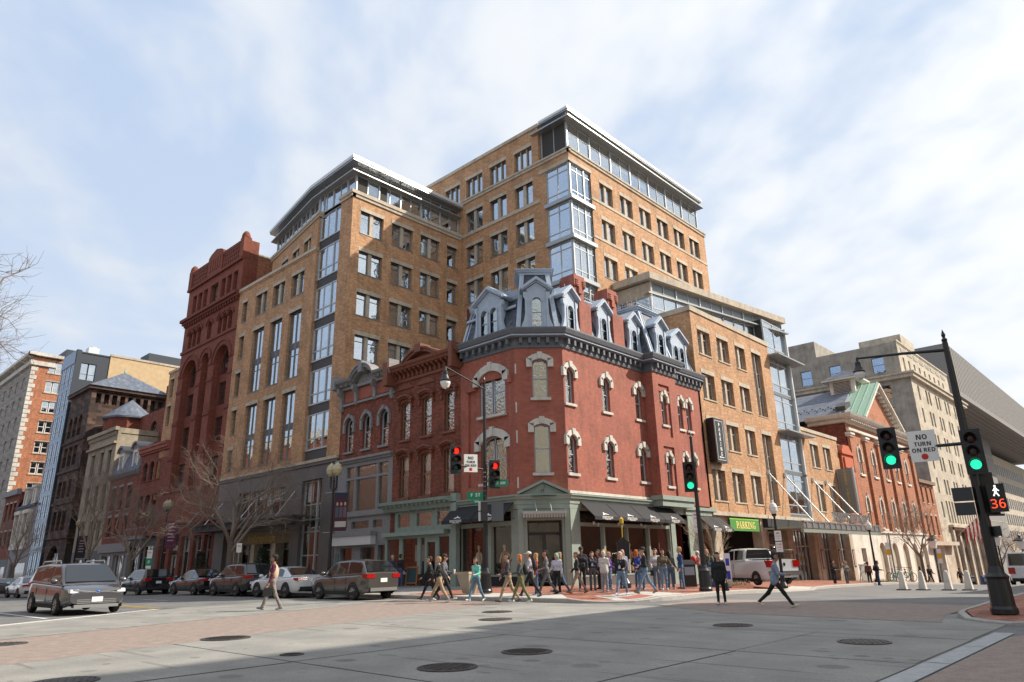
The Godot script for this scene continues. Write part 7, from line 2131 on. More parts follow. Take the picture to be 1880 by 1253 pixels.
func unseen_blocks() -> void:
	var south := Transform3D(Basis(Vector3(-1, 0, 0), Vector3.UP, Vector3(0, 0, -1)), Vector3(0, 0, 7.5))
	plain_block("brick_building", "grey stone building across the left street, behind the camera", [[-60, 7.5], [-23, 7.5], [-23, 40], [-60, 40]], 21.0, M.concrete, [[south, 24.0, 59.0, 2.8, 1.3]])
	plain_block("stone_building", "brown brick building across the left street, far behind the camera", [[-130, 7.5], [-61, 7.5], [-61, 40], [-130, 40]], 22.0, M.brown_brick, [[south, 62.0, 129.0, 3.4, 1.5]])
	plain_block("stone_building", "limestone building behind the camera on the near corner", [[5, 8], [60, 8], [60, 40], [5, 40]], 30.0, M.concrete, [])
	var west := Transform3D(Basis(Vector3(0, 0, 1), Vector3.UP, Vector3(-1, 0, 0)), Vector3(1.6, 0, 0))
	plain_block("stone_building", "stone corner building right of the frame that shades the crossing", [[1.6, -36.6], [1.6, -27.0], [12, -27.0], [12, -36.6]], 17.2, M.limestone, [])
	plain_block("stone_building", "taller stone building behind the corner building right of the frame", [[12.9, -44.0], [12.9, -28.0], [42, -28.0], [42, -44.0]], 30.0, M.limestone, [])
	plain_block("brick_building", "low brick building right of the frame along the right street", [[1.6, -130], [1.6, -45.5], [30, -45.5], [30, -130]], 11.0, M.orange_brick, [[west, -128.0, -46.5, 3.2, 1.4]])

# ---------------------------------------------------------------- street furniture
func yaw(at: Vector3, deg: float) -> Transform3D:
	return Transform3D(Basis(Vector3.UP, deg_to_rad(deg)), at)

func signal_head(t: Node, at: Vector3, deg: float, lit: int, k0 := 1.0) -> void:
	var sx := yaw(at, deg) * Transform3D(Basis.from_scale(Vector3.ONE * k0), Vector3.ZERO)
	var b := MB.new().box(-0.19, 0.19, -0.55, 0.55, -0.22, 0.0).box(-0.25, 0.25, -0.62, 0.62, -0.03, -0.015)
	for i in 3:
		var y := 0.36 - 0.36 * i
		var p := []
		for k in 11:
			var a := deg_to_rad(-30 + k * 24.0)
			p.append(Vector3(cos(a) * 0.155, y + sin(a) * 0.155, 0))
		for k in 10:
			b.quad(p[k], p[k + 1], p[k + 1] + Vector3(0, 0, 0.2), p[k] + Vector3(0, 0, 0.2))
	var h := put(t, "signal_head", b.mesh(), M.black, sx)
	for i in 3:
		var cols := [lin(0.9, 0.02, 0.01), lin(0.8, 0.4, 0.02), lin(0.02, 0.75, 0.36)]
		var c: Color = cols[i]
		var m: Material = glow(c, 1.1) if i == lit else mat(c * 0.22, 0.3)
		put(h, "lens", MB.new().ball(Vector3(0, 0.36 - 0.36 * i, 0.0), Vector3(0.135, 0.135, 0.045), 10).mesh(), m, sx)

func turn_sign(t: Node, at: Vector3, deg: float) -> void:
	var x := yaw(at, deg)
	var s := put(t, "sign", MB.new().box(-0.3, 0.3, -0.38, 0.38, -0.01, 0.0).mesh(), M.white, x)
	text(s, "letters", "NO", 0.17, M.print_black, x * Transform3D(Basis.IDENTITY, Vector3(0, 0.22, 0.004)), 0.004, "Droid Sans", 1)
	text(s, "letters", "TURN", 0.14, M.print_black, x * Transform3D(Basis.IDENTITY, Vector3(0, 0.05, 0.004)), 0.004, "Droid Sans", 1)
	text(s, "letters", "ON RED", 0.14, M.print_black, x * Transform3D(Basis.IDENTITY, Vector3(0, -0.1, 0.004)), 0.004, "Droid Sans", 1)
	put(s, "red_dot", MB.new().lathe([Vector2(0.0, 0.0), Vector2(0.075, 0.0), Vector2(0.0, 0.006)], 16).mesh(), M.print_red, x * Transform3D(Basis(Vector3(1, 0, 0), PI / 2), Vector3(0, -0.26, 0.003)))

func pole_base(t: Node, at: Vector3, h: float, r := 0.09) -> void:
	put(t, "base", MB.new().lathe([Vector2(0.27, 0), Vector2(0.27, 0.1), Vector2(0.24, 0.16), Vector2(0.22, 0.72), Vector2(0.24, 0.78), Vector2(0.17, 0.86), Vector2(0.13, 1.0)], 8, at).mesh(), M.black)
	put(t, "shaft", MB.new().tube([at + Vector3(0, 0.9, 0), at + Vector3(0, h, 0)], [r * 1.25, r * 0.62], 10).mesh(), M.black)
	put(t, "finial", MB.new().lathe([Vector2(0.05, 0), Vector2(0.07, 0.06), Vector2(0.03, 0.12), Vector2(0.05, 0.18), Vector2(0.0, 0.34)], 8, at + Vector3(0, h, 0)).mesh(), M.black)

func teardrop(t: Node, at: Vector3, k0 := 1.0) -> void:     # hanging lantern
	var x := Transform3D(Basis.from_scale(Vector3.ONE * k0), at)
	var k := put(t, "lantern", MB.new().lathe([Vector2(0.03, 0.28), Vector2(0.06, 0.1), Vector2(0.11, 0.06), Vector2(0.12, -0.1), Vector2(0.2, -0.28), Vector2(0.25, -0.34), Vector2(0.24, -0.4)], 12).mesh(), M.black, x)
	put(k, "glass", MB.new().lathe([Vector2(0.225, -0.38), Vector2(0.22, -0.5), Vector2(0.15, -0.66), Vector2(0.0, -0.74)], 12).mesh(), M.globe, x)

func flat_sign(t: Node, x: Transform3D, w: float, h: float, rows: Array, m: Material, ink: Material) -> MeshInstance3D:
	var s := put(t, "sign", MB.new().box(-w / 2, w / 2, -h / 2, h / 2, -0.006, 0.0).mesh(), m, x)
	for r in rows:      # [text, size, y]
		text(s, "letters", r[0], r[1], ink, x * Transform3D(Basis.IDENTITY, Vector3(0, r[2], 0.003)), 0.004, "Droid Sans", 1)
	return s

func globe_lamp(at: Vector3, h: float, label: String) -> Node3D:
	var t := thing("street_lamp", label, "street lamp", at, "globe street lamps")
	put(t, "post", MB.new().lathe([Vector2(0.22, 0), Vector2(0.22, 0.12), Vector2(0.13, 0.3), Vector2(0.11, 0.6), Vector2(0.08, 0.75), Vector2(0.065, h * 0.7), Vector2(0.055, h - 0.75), Vector2(0.12, h - 0.68), Vector2(0.13, h - 0.6)], 10, at).mesh(), M.black)
	put(t, "globe", MB.new().lathe([Vector2(0.12, h - 0.6), Vector2(0.2, h - 0.45), Vector2(0.21, h - 0.25), Vector2(0.14, h - 0.08), Vector2(0.05, h - 0.02), Vector2(0.05, h + 0.05), Vector2(0.0, h + 0.12)], 12, at).mesh(), M.globe)
	return t

func parking_pole(at: Vector3, h: float, deg: float, label: String, boards: Array) -> void:
	var t := thing("sign_post", label, "sign", at, "kerbside sign posts")
	put(t, "post", MB.new().tube([at, at + Vector3(0, h, 0)], [0.03, 0.03], 6).mesh(), M.metal)
	var y := h
	for b in boards:     # [w, h, material, ink, rows]
		y -= b[1] / 2
		flat_sign(t, yaw(at + Vector3(0, y, 0), deg) * Transform3D(Basis.IDENTITY, Vector3(0, 0, 0.045)), b[0], b[1], b[4], b[2], b[3])
		y -= b[1] / 2 + 0.03

func street_furniture() -> void:
	# ---- signal pole at the shop corner
	var a := Vector3(-21.9, 0.22, -21.6)
	var t := thing("signal_pole", "black signal pole with hanging lantern and street signs before the shop corner", "traffic light", a, "signal poles")
	pole_base(t, a, 9.0)
	put(t, "lamp_arm", MB.new().tube([a + Vector3(0, 8.75, 0), a + Vector3(0, 9.35, 2.3)], [0.035, 0.03], 6).mesh(), M.black)
	teardrop(t, a + Vector3(0, 9.1, 2.35))
	put(t, "signal_arm", MB.new().tube([a + Vector3(0, 5.1, 0), a + Vector3(0, 5.2, 1.7)], [0.04, 0.035], 6).mesh(), M.black)
	signal_head(t, a + Vector3(0.05, 5.4, 1.75), 70, 0)
	turn_sign(t, a + Vector3(0.1, 5.3, 0.95), 62)
	signal_head(t, a + Vector3(0.32, 4.9, -0.3), 70, 0)
	for k in 9:
		put(t, "band", MB.new().tube([a + Vector3(0, 5.0 - k * 0.2, 0), a + Vector3(0, 4.97 - k * 0.2, 0)], [0.09, 0.09], 8).mesh(), M.steel)
	flat_sign(t, yaw(a + Vector3(-0.3, 4.0, 0.3), 42), 0.75, 0.34, [["F  ST", 0.2, 0.02]], M.sign_green, M.white)
	flat_sign(t, yaw(a + Vector3(-0.26, 3.74, 0.26), 42), 0.45, 0.16, [["900", 0.12, 0.0]], M.sign_green, M.white)
	flat_sign(t, yaw(a + Vector3(0.45, 4.5, -0.35), 25), 0.9, 0.3, [["10 ST NW", 0.16, 0.0]], M.sign_green, M.white)
	put(t, "pedestrian_signal", MB.new().box(-0.24, 0.24, -0.4, 0.4, -0.14, 0.14).box(-0.25, 0.25, -0.02, 0.02, -0.17, 0.17).mesh(), M.black, yaw(a + Vector3(0.12, 3.3, 0.26), 150))
	put(t, "pedestrian_signal", MB.new().box(-0.26, 0.26, -0.4, 0.4, -0.14, 0.14).mesh(), mat(lin(0.10, 0.11, 0.12), 0.5), yaw(a + Vector3(0.42, 3.3, -0.32), 45))
	put(t, "sign_back", MB.new().box(-0.18, 0.18, 0.02, 0.42, 0.17, 0.19).box(-0.18, 0.18, -0.4, -0.02, 0.17, 0.19).mesh(), M.metal_white, yaw(a + Vector3(0.12, 3.3, 0.26), 42))
	# ---- signal pole with green light on the right pavement
	var b := Vector3(-14.5, 0.16, -26.6)
	t = thing("signal_pole", "short black signal pole with one green light at the right kerb", "traffic light", b, "signal poles")
	pole_base(t, b, 6.1)
	signal_head(t, b + Vector3(-0.1, 4.5, 0.22), 30, 2)
	# ---- pole at the right edge of the picture
	var r := Vector3(-3.35, 0.1, -19.4)
	t = thing("signal_pole", "black signal pole with lantern arm and countdown display at the right edge", "traffic light", r, "signal poles")
	pole_base(t, r, 6.3, 0.1)
	put(t, "lamp_arm", MB.new().tube([r + Vector3(0, 6.1, 0), r + Vector3(-1.0, 6.22, 0), r + Vector3(-2.05, 6.32, 0)], [0.05, 0.04, 0.03], 6).mesh(), M.black)
	teardrop(t, r + Vector3(-2.08, 6.18, 0), 0.62)
	put(t, "signal_arm", MB.new().tube([r + Vector3(0, 3.78, 0), r + Vector3(-1.6, 3.82, 0)], [0.045, 0.035], 6).mesh(), M.black)
	signal_head(t, r + Vector3(-1.68, 3.86, 0.1), 8, 2, 0.84)
	turn_sign(t, r + Vector3(-0.92, 3.82, 0.08), 10)
	signal_head(t, r + Vector3(0.12, 3.55, 0.22), 8, 2, 0.84)
	signal_head(t, r + Vector3(0.1, 2.6, -0.3), 200, -1, 0.8)
	put(t, "signal_back", MB.new().box(-0.5, -0.1, -0.3, 0.0, -0.1, 0.1).box(-0.5, -0.1, -0.62, -0.34, -0.1, 0.1).mesh(), mat(lin(0.03, 0.035, 0.04), 0.5), yaw(r + Vector3(0, 2.75, 0.1), 10))
	var px := yaw(r + Vector3(0.36, 2.48, 0.1), 10) * Transform3D(Basis.from_scale(Vector3.ONE * 0.78), Vector3.ZERO)
	var pd := put(t, "pedestrian_signal", MB.new().box(-0.22, 0.22, -0.4, 0.4, -0.2, 0.0).mesh(), M.black, px)
	text(pd, "countdown", "36", 0.34, glow(lin(0.95, 0.07, 0.02), 1.2), px * Transform3D(Basis.IDENTITY, Vector3(0, -0.18, 0.004)), 0.006, "Droid Sans Mono", 1)
	var wm := MB.new()
	wm.ball(Vector3(0.0, 0.33, 0.01), Vector3(0.03, 0.03, 0.008), 6)
	for q in [[0.0, 0.29, -0.01, 0.17, 0.06], [-0.01, 0.17, 0.06, 0.04, 0.035], [-0.01, 0.17, -0.07, 0.05, 0.035], [0.0, 0.27, 0.08, 0.19, 0.028], [0.0, 0.27, -0.07, 0.2, 0.028]]:
		wm.bar(Vector3(q[0], q[1], 0.01), Vector3(q[2], q[3], 0.01), q[4], 0.008, Vector3(0, 0, 1))
	put(pd, "walking_symbol", wm.mesh(), glow(lin(0.9, 0.9, 0.9), 1.0), px)
	put(t, "bracket", MB.new().tube([r + Vector3(0, 2.12, 0), r + Vector3(0.42, 2.1, 0.05)], [0.025, 0.025], 6).mesh(), M.black)
	flat_sign(t, yaw(r + Vector3(0.18, 1.75, 0.1), -40), 0.35, 0.22, [], M.black, M.white)
	# ---- twin globe lamp with picture banner
	var l := Vector3(-33.2, 0.2, -21.2)
	t = thing("street_lamp", "twin globe street lamp with a picture banner behind the grey parked car", "street lamp", l, "lamp posts with banners")
	pole_base(t, l, 5.6, 0.08)
	put(t, "cross_arm", MB.new().tube([l + Vector3(-0.3, 5.9, 0), l + Vector3(-0.28, 5.3, 0), l + Vector3(0, 5.1, 0), l + Vector3(0.28, 5.3, 0), l + Vector3(0.3, 5.9, 0)], [0.06, 0.05, 0.06, 0.05, 0.06], 6).mesh(), M.black)
	for s in [-0.3, 0.3]:
		put(t, "globe", MB.new().lathe([Vector2(0.1, 5.9), Vector2(0.24, 6.05), Vector2(0.27, 6.25), Vector2(0.2, 6.48), Vector2(0.05, 6.6), Vector2(0.0, 6.7)], 12, l + Vector3(s, 0, 0)).mesh(), mat(lin(0.42, 0.36, 0.22), 0.3))
	var bn := put(t, "banner", MB.new().box(0.1, 0.85, 3.0, 5.0, 0.03, 0.045).mesh(), mat(lin(0.05, 0.01, 0.02), 0.7), yaw(l, 35))
	put(bn, "print", MB.new().box(0.13, 0.82, 4.75, 4.98, 0.046, 0.05).mesh(), mat(lin(0.01, 0.02, 0.06), 0.7), yaw(l, 35))
	put(bn, "print", MB.new().box(0.2, 0.82, 3.2, 3.5, 0.046, 0.05).mesh(), mat(lin(0.4, 0.38, 0.36), 0.7), yaw(l, 35))
	for k in 3:
		put(bn, "print", MB.new().box(0.2 + k * 0.22, 0.38 + k * 0.22, 3.7, 4.25, 0.046, 0.05).mesh(), mat(lin(0.06 + 0.03 * k, 0.07, 0.1), 0.7), yaw(l, 35))
		put(bn, "print", MB.new().ball(Vector3(0.29 + k * 0.22, 4.4, 0.046), Vector3(0.07, 0.1, 0.006), 6).mesh(), mat(lin(0.4, 0.26, 0.2), 0.7), yaw(l, 35))
	for y in [2.95, 5.05]:
		put(t, "banner_rod", MB.new().tube([l + Vector3(-0.7, y, 0.05), l + Vector3(0.75, y, -0.1)], [0.015, 0.015], 5).mesh(), M.steel)
	# ---- further lamp posts with banners down the left street
	for q in [[-55.5, -21.2, "burgundy"], [-76.0, -21.2, "black"]]:
		var p := Vector3(q[0], gr(q[0], -21) + 0.2, q[1])
		t = thing("street_lamp", "dark lamp post with a %s banner on the left pavement" % q[2], "street lamp", p, "lamp posts with banners")
		pole_base(t, p, 5.5, 0.08)
		for s in [-0.3, 0.3]:
			put(t, "globe", MB.new().lathe([Vector2(0.08, 5.7), Vector2(0.25, 5.95), Vector2(0.25, 6.2), Vector2(0.0, 6.5)], 10, p + Vector3(s, 0, 0)).mesh(), mat(lin(0.3, 0.26, 0.17), 0.3))
		put(t, "cross_arm", MB.new().tube([p + Vector3(-0.3, 5.7, 0), p + Vector3(0, 5.3, 0), p + Vector3(0.3, 5.7, 0)], [0.05, 0.05, 0.05], 6).mesh(), M.black)
		var x := yaw(p, 35)
		var bb := put(t, "banner", MB.new().box(0.1, 1.05, 2.9, 4.9, 0.03, 0.045).mesh(), mat(lin(0.07, 0.008, 0.04) if q[2] == "burgundy" else lin(0.012, 0.012, 0.014), 0.7), x)
		for k in 5:
			put(bb, "print", MB.new().box(0.3, 0.85 - 0.06 * (k % 3), 4.4 - k * 0.24, 4.48 - k * 0.24, 0.046, 0.05).mesh(), mat(lin(0.3, 0.22, 0.26), 0.7), x)
	# ---- globe lamps on the right pavement
	for q in [[-15.5, -36.4, 4.25, "globe street lamp with parking boards beside the white pickup"], [-16.8, -55.6, 4.2, "leaning globe street lamp beside the theatre bicycles"]]:
		var p := Vector3(q[0], gr(q[0], q[1]) + 0.14, q[1])
		t = globe_lamp(p, q[2], q[3])
		if q[1] > -40:
			for k in 2:
				flat_sign(t, yaw(p + Vector3(0.1, 2.55 - k * 0.55, 0.1), 40), 0.34, 0.5, [["NO" if k == 0 else "2 HR", 0.12, 0.12], ["PARKING", 0.055, -0.02], ["<-->", 0.1, -0.14]], M.white, M.print_red)
	var lp := 0
	for q in [[-17.6, -76.0], [-12.2, -74.0], [-11.4, -80.0], [-10.2, -86.0]]:
		var p := Vector3(q[0], gr(q[0], q[1]) + 0.1, q[1])
		t = thing("gas_lantern", ["four-sided lantern post by the theatre's grey doorway", "lantern post furthest left of three by the flags", "middle lantern post of three by the flags", "rightmost lantern post of three by the flags"][lp], "street lamp", p, "square lantern posts")
		lp += 1
		put(t, "post", MB.new().tube([p, p + Vector3(0, 0.4, 0), p + Vector3(0, 3.1, 0)], [0.14, 0.07, 0.05], 8).mesh(), M.black)
		var k := put(t, "lantern", MB.new().hull([Vector3(-0.2, 3.1, 0.2), Vector3(0.2, 3.1, 0.2), Vector3(0.2, 3.1, -0.2), Vector3(-0.2, 3.1, -0.2), Vector3(-0.36, 3.8, 0.36), Vector3(0.36, 3.8, 0.36), Vector3(0.36, 3.8, -0.36), Vector3(-0.36, 3.8, -0.36)]).mesh(), M.globe, Transform3D(Basis.IDENTITY, p))
		put(k, "lantern_roof", MB.new().lathe([Vector2(0.55, 3.78), Vector2(0.5, 3.9), Vector2(0.12, 4.15), Vector2(0.12, 4.3), Vector2(0.0, 4.45)], 4, p).mesh(), M.black)
	# ---- white bollards in the street
	var bl := 0
	for q in [[-11.25, -41.1], [-10.4, -41.3], [-9.3, -41.5], [-8.45, -41.7]]:
		var p := Vector3(q[0], gr(q[0], q[1]), q[1])
		t = thing("bollard", "white tapered bollard across the right street, %s" % ["leftmost of four", "second from the left", "third from the left", "rightmost of four"][bl], "bollard", p, "white bollards across the street")
		bl += 1
		put(t, "body", MB.new().hull([Vector3(-0.17, 0.04, 0.17), Vector3(0.17, 0.04, 0.17), Vector3(0.17, 0.04, -0.17), Vector3(-0.17, 0.04, -0.17), Vector3(-0.09, 0.85, 0.09), Vector3(0.09, 0.85, 0.09), Vector3(0.09, 0.85, -0.09), Vector3(-0.09, 0.85, -0.09)]).ball(Vector3(0, 0.85, 0), Vector3(0.09, 0.1, 0.09), 8).mesh(), M.white_paint, Transform3D(Basis.IDENTITY, p))
		put(t, "foot", MB.new().box(-0.28, 0.28, 0.0, 0.05, -0.28, 0.28).mesh(), M.black_matt, Transform3D(Basis.IDENTITY, p))
	# ---- sign posts
	parking_pole(Vector3(-17.6, 0.2, -32.0), 3.4, 42, "red and white parking boards beside the black awnings", [[0.34, 0.5, M.white, M.print_red, [["NO", 0.13, 0.12], ["STOP", 0.09, -0.05]]], [0.34, 0.45, M.white, M.print_red, [["2 HR", 0.11, 0.05], ["<-->", 0.08, -0.12]]]])
	parking_pole(Vector3(-42.6, 0.2, -20.8), 2.7, 42, "single white parking board behind the dark parked cars", [[0.32, 0.55, M.white, M.print_red, [["NO", 0.12, 0.1]]]])
	parking_pole(Vector3(-57.0, 0.0, -20.9), 2.9, 42, "green and white parking boards beside the burgundy banner", [[0.4, 0.6, M.white, M.print_red, [["NO", 0.14, 0.1]]], [0.5, 0.5, M.sign_green, M.white, [["P", 0.3, 0.0]]], [0.4, 0.6, M.white, M.sign_green, [["2 HR", 0.12, 0.1]]]])
	parking_pole(Vector3(-16.6, -0.75, -58.5), 3.0, 25, "small yellow and white bus board before the theatre doors", [[0.3, 0.45, M.white, M.print_black, []], [0.3, 0.4, mat(lin(0.75, 0.4, 0.02), 0.5), M.print_black, []]])
	parking_pole(Vector3(-16.8, -1.2, -74.0), 3.0, 25, "tall kerb sign with yellow board before the white arches", [[0.35, 0.4, M.white, M.print_red, []], [0.35, 0.4, mat(lin(0.75, 0.4, 0.02), 0.5), M.print_black, []], [0.35, 0.4, M.white, M.print_red, []]])
	# ---- planter, call box, bin, newspaper boxes, boards
	var pl := Vector3(-22.6, 0.21, -21.3)
	t = thing("planter", "tapered pale concrete planter beside the signal pole", "planter", pl)
	put(t, "pot", MB.new().hull([Vector3(-0.2, 0, 0.2), Vector3(0.2, 0, 0.2), Vector3(0.2, 0, -0.2), Vector3(-0.2, 0, -0.2), Vector3(-0.38, 0.78, 0.38), Vector3(0.38, 0.78, 0.38), Vector3(0.38, 0.78, -0.38), Vector3(-0.38, 0.78, -0.38)]).box(-0.4, 0.4, 0.78, 0.86, -0.4, 0.4).mesh(), M.stone, Transform3D(Basis.IDENTITY, pl))
	put(t, "soil", MB.new().box(-0.34, 0.34, 0.86, 0.89, -0.34, 0.34).mesh(), M.brown_trim, Transform3D(Basis.IDENTITY, pl))
	var cbx := Vector3(-18.6, 0.24, -27.0)
	t = thing("call_box", "black cast call box on a post with a yellow lamp amid the crowd", "call box", cbx)
	put(t, "post", MB.new().lathe([Vector2(0.25, 0), Vector2(0.25, 0.2), Vector2(0.12, 0.4), Vector2(0.09, 1.1), Vector2(0.16, 1.2)], 10, cbx).mesh(), M.black)
	put(t, "box", MB.new().box(-0.26, 0.26, 1.2, 1.9, -0.2, 0.2).poly([Vector2(-0.3, 1.9), Vector2(0.3, 1.9), Vector2(0, 2.15)], -0.22, 0.22).mesh(), M.black, yaw(cbx, 40))
	put(t, "lamp", MB.new().tube([cbx + Vector3(0, 2.1, 0), cbx + Vector3(0, 2.75, 0)], [0.03, 0.03], 6).lathe([Vector2(0.09, 2.75), Vector2(0.1, 2.95), Vector2(0.0, 3.05)], 8, cbx).mesh(), mat(lin(0.5, 0.34, 0.03), 0.4))
	var bi := 0
	for q in [[-16.4, -30.6, "blue newspaper box behind the woman in black", lin(0.012, 0.05, 0.16)], [-16.8, -29.4, "black newspaper box beside the right signal pole", lin(0.012, 0.012, 0.014)], [-17.6, -95.0, "blue litter bin far down the right pavement", lin(0.01, 0.06, 0.2)], [-18.8, -94.6, "black litter bin far down the right pavement", lin(0.012, 0.012, 0.012)]]:
		var p := Vector3(q[0], gr(-16.2, q[1]) + 0.2, q[1])
		t = thing("news_box" if bi < 2 else "litter_bin", q[2], "news box" if bi < 2 else "bin", p, "boxes and bins on the right pavement")
		put(t, "body", MB.new().box(-0.28, 0.28, 0.05, 1.0, -0.25, 0.25).mesh(), mat(q[3], 0.4), yaw(p, 40))
		put(t, "lid", MB.new().hull([Vector3(-0.3, 1.0, 0.28), Vector3(0.3, 1.0, 0.28), Vector3(0.3, 1.0, -0.28), Vector3(-0.3, 1.0, -0.28), Vector3(-0.26, 1.14, 0.1), Vector3(0.26, 1.14, 0.1), Vector3(0.26, 1.2, -0.26), Vector3(-0.26, 1.2, -0.26)]).mesh(), mat(q[3] * 0.8, 0.4), yaw(p, 40))
		put(t, "panel", MB.new().box(-0.22, 0.22, 0.55, 0.9, 0.251, 0.258).mesh(), mat(lin(0.25, 0.3, 0.36), 0.3), yaw(p, 40))
		bi += 1
	for q in [[-17.6, -33.6, 0.16, "narrow blue and white feather board beside the sapling", lin(0.2, 0.42, 0.55)], [-17.3, -34.2, 0.15, "narrow white and blue feather board nearer the pickup", lin(0.7, 0.7, 0.75)]]:
		var p := Vector3(q[0], 0.08, q[1])
		t = thing("notice_board", q[3], "sign", p, "tall narrow boards by the sapling")
		put(t, "board", MB.new().box(-q[2], q[2], 0.05, 1.55, -0.02, 0.02).mesh(), mat(q[4], 0.6), yaw(p, 40))
		put(t, "print", MB.new().box(-q[2] * 0.6, q[2] * 0.6, 0.3, 0.7, 0.021, 0.025).box(-q[2] * 0.6, q[2] * 0.6, 0.95, 1.3, 0.021, 0.025).mesh(), mat(lin(0.04, 0.04, 0.4), 0.6), yaw(p, 40))
	for q in [[-31.0, 0.3, -24.9, 20.0, "orange framed chalkboard standing before the sage shopfront", lin(0.30, 0.09, 0.02), lin(0.02, 0.05, 0.06), 0.95], [-18.0, -0.62, -57.2, 55.0, "white poster board on the planted strip before the theatre", lin(0.3, 0.3, 0.3), lin(0.5, 0.5, 0.44), 1.3]]:
		var p := Vector3(q[0], q[1], q[2])
		t = thing("board_sign", q[4], "sign", p, "boards standing on the pavement")
		var x := yaw(p, q[3]) * Transform3D(Basis(Vector3(1, 0, 0), -0.16), Vector3.ZERO)
		put(t, "frame", MB.new().box(-0.36, -0.3, 0, q[7] + 0.1, -0.02, 0.02).box(0.3, 0.36, 0, q[7] + 0.1, -0.02, 0.02).box(-0.3, 0.3, q[7], q[7] + 0.08, -0.02, 0.02).box(-0.3, 0.3, 0.15, 0.21, -0.02, 0.02).mesh(), mat(q[5], 0.6), x)
		put(t, "panel", MB.new().box(-0.3, 0.3, 0.21, q[7], -0.01, 0.01).mesh(), mat(q[6], 0.8), x)
		put(t, "rear_leg", MB.new().bar(Vector3(-0.3, 0.0, -0.45), Vector3(-0.3, q[7], -0.03), 0.05, 0.03).bar(Vector3(0.3, 0.0, -0.45), Vector3(0.3, q[7], -0.03), 0.05, 0.03).bar(Vector3(-0.3, 0.3, -0.33), Vector3(0.3, 0.3, -0.33), 0.03, 0.03).mesh(), mat(q[5], 0.6), yaw(p, q[3]))
	# planted strips
	for q in [[-18.6, -16.5, -59.5, -55.8, -0.58, "low hedge strip under the white poster board"], [-18.0, -16.4, -34.9, -32.6, 0.06, "mulched tree pit with low railing by the sapling"]]:
		t = thing("planting_bed", q[5], "plant bed", Vector3(q[0], q[4], q[2]), "planted strips on the right pavement")
		put(t, "soil", MB.new().box(q[0], q[1], q[4] - 0.2, q[4] + 0.05, q[2], q[3]).mesh(), M.brown_trim)
		var g := MB.new()
		for i in 900:
			var p := Vector3(rng.randf_range(q[0], q[1]), q[4] + 0.05 + 0.25 * rng.randf() * rng.randf(), rng.randf_range(q[2], q[3]))
			var d := Vector3(rng.randf() - 0.5, rng.randf(), rng.randf() - 0.5).normalized() * 0.09
			g.tri(p, p + d, p + d.cross(Vector3(0.3, 1, 0.2)) * 0.6)
		put(t, "leaves", g.mesh(), mat(lin(0.07, 0.10, 0.03) if q[2] < -50 else lin(0.16, 0.11, 0.06), 0.8))
	# hired bicycles by the theatre
	for i in 3:
		var p := Vector3(-16.9 + 0.1 * i, gr(-16.2, -60 - i * 1.3) + 0.2, -60.2 - i * 1.3)
		t = thing("bicycle", ["teal hire bicycle nearest the white poster board", "teal hire bicycle in the middle of the row", "teal hire bicycle furthest from the white poster board"][i], "bicycle", p, "hire bicycles by the theatre", deg_to_rad(60.0))
		for s in [-0.52, 0.52]:
			var w := MB.new()
			var pts := []
			var rr := []
			for k in 17:
				pts.append(Vector3(s + 0.32 * cos(TAU * k / 16), 0.33 + 0.32 * sin(TAU * k / 16), 0))
				rr.append(0.025)
			loc(t, "wheel", w.tube(pts, rr, 5, false).mesh(), M.rubber)
		loc(t, "frame", MB.new().tube([Vector3(-0.52, 0.33, 0), Vector3(-0.05, 0.3, 0), Vector3(0.4, 0.8, 0), Vector3(0.52, 0.33, 0)], [0.03, 0.05, 0.04, 0.03], 6).tube([Vector3(-0.05, 0.3, 0), Vector3(-0.2, 0.85, 0)], [0.03, 0.03], 6).tube([Vector3(-0.52, 0.33, 0), Vector3(-0.2, 0.75, 0)], [0.02, 0.02], 5).mesh(), mat(lin(0.01, 0.16, 0.15), 0.4))
		loc(t, "saddle", MB.new().ball(Vector3(-0.22, 0.9, 0), Vector3(0.14, 0.04, 0.08), 6).mesh(), M.rubber)
		loc(t, "handlebar", MB.new().tube([Vector3(0.38, 0.8, 0), Vector3(0.36, 1.02, 0)], [0.02, 0.02], 5).tube([Vector3(0.25, 1.05, -0.28), Vector3(0.36, 1.02, 0), Vector3(0.25, 1.05, 0.28)], [0.015, 0.015, 0.015], 5).mesh(), M.black)
	# flags on the stone building
	for i in 3:
		var p := Vector3(XT + 0.1, 3.6, -110.0 - i * 4.5)
		t = thing("flag", ["striped flag on a slanted pole nearest the theatre", "middle striped flag on the pale stone building", "striped flag furthest along the pale stone building"][i], "flag", p, "flags on the pale stone building")
		var e := p + Vector3(2.6, 2.2, 0)
		put(t, "pole", MB.new().tube([p, e], [0.05, 0.03], 6).mesh(), M.metal_white)
		for k in 7:
			var f0 := 0.35 + k * 0.09
			var q0 := p.lerp(e, f0)
			var q1 := p.lerp(e, f0 + 0.09)
			var s := MB.new().hull([q0 + Vector3(0, -2.0, 0.02), q1 + Vector3(-0.1, -1.9, 0.02), q1 + Vector3(-0.1, -1.9, 0), q0 + Vector3(0, -2.0, 0), q0 + Vector3(0, 0, 0.02), q1 + Vector3(0, 0, 0.02), q1, q0])
			put(t, "stripe", s.mesh(), mat(lin(0.4, 0.03, 0.03), 0.8) if k % 2 == 0 else M.white)
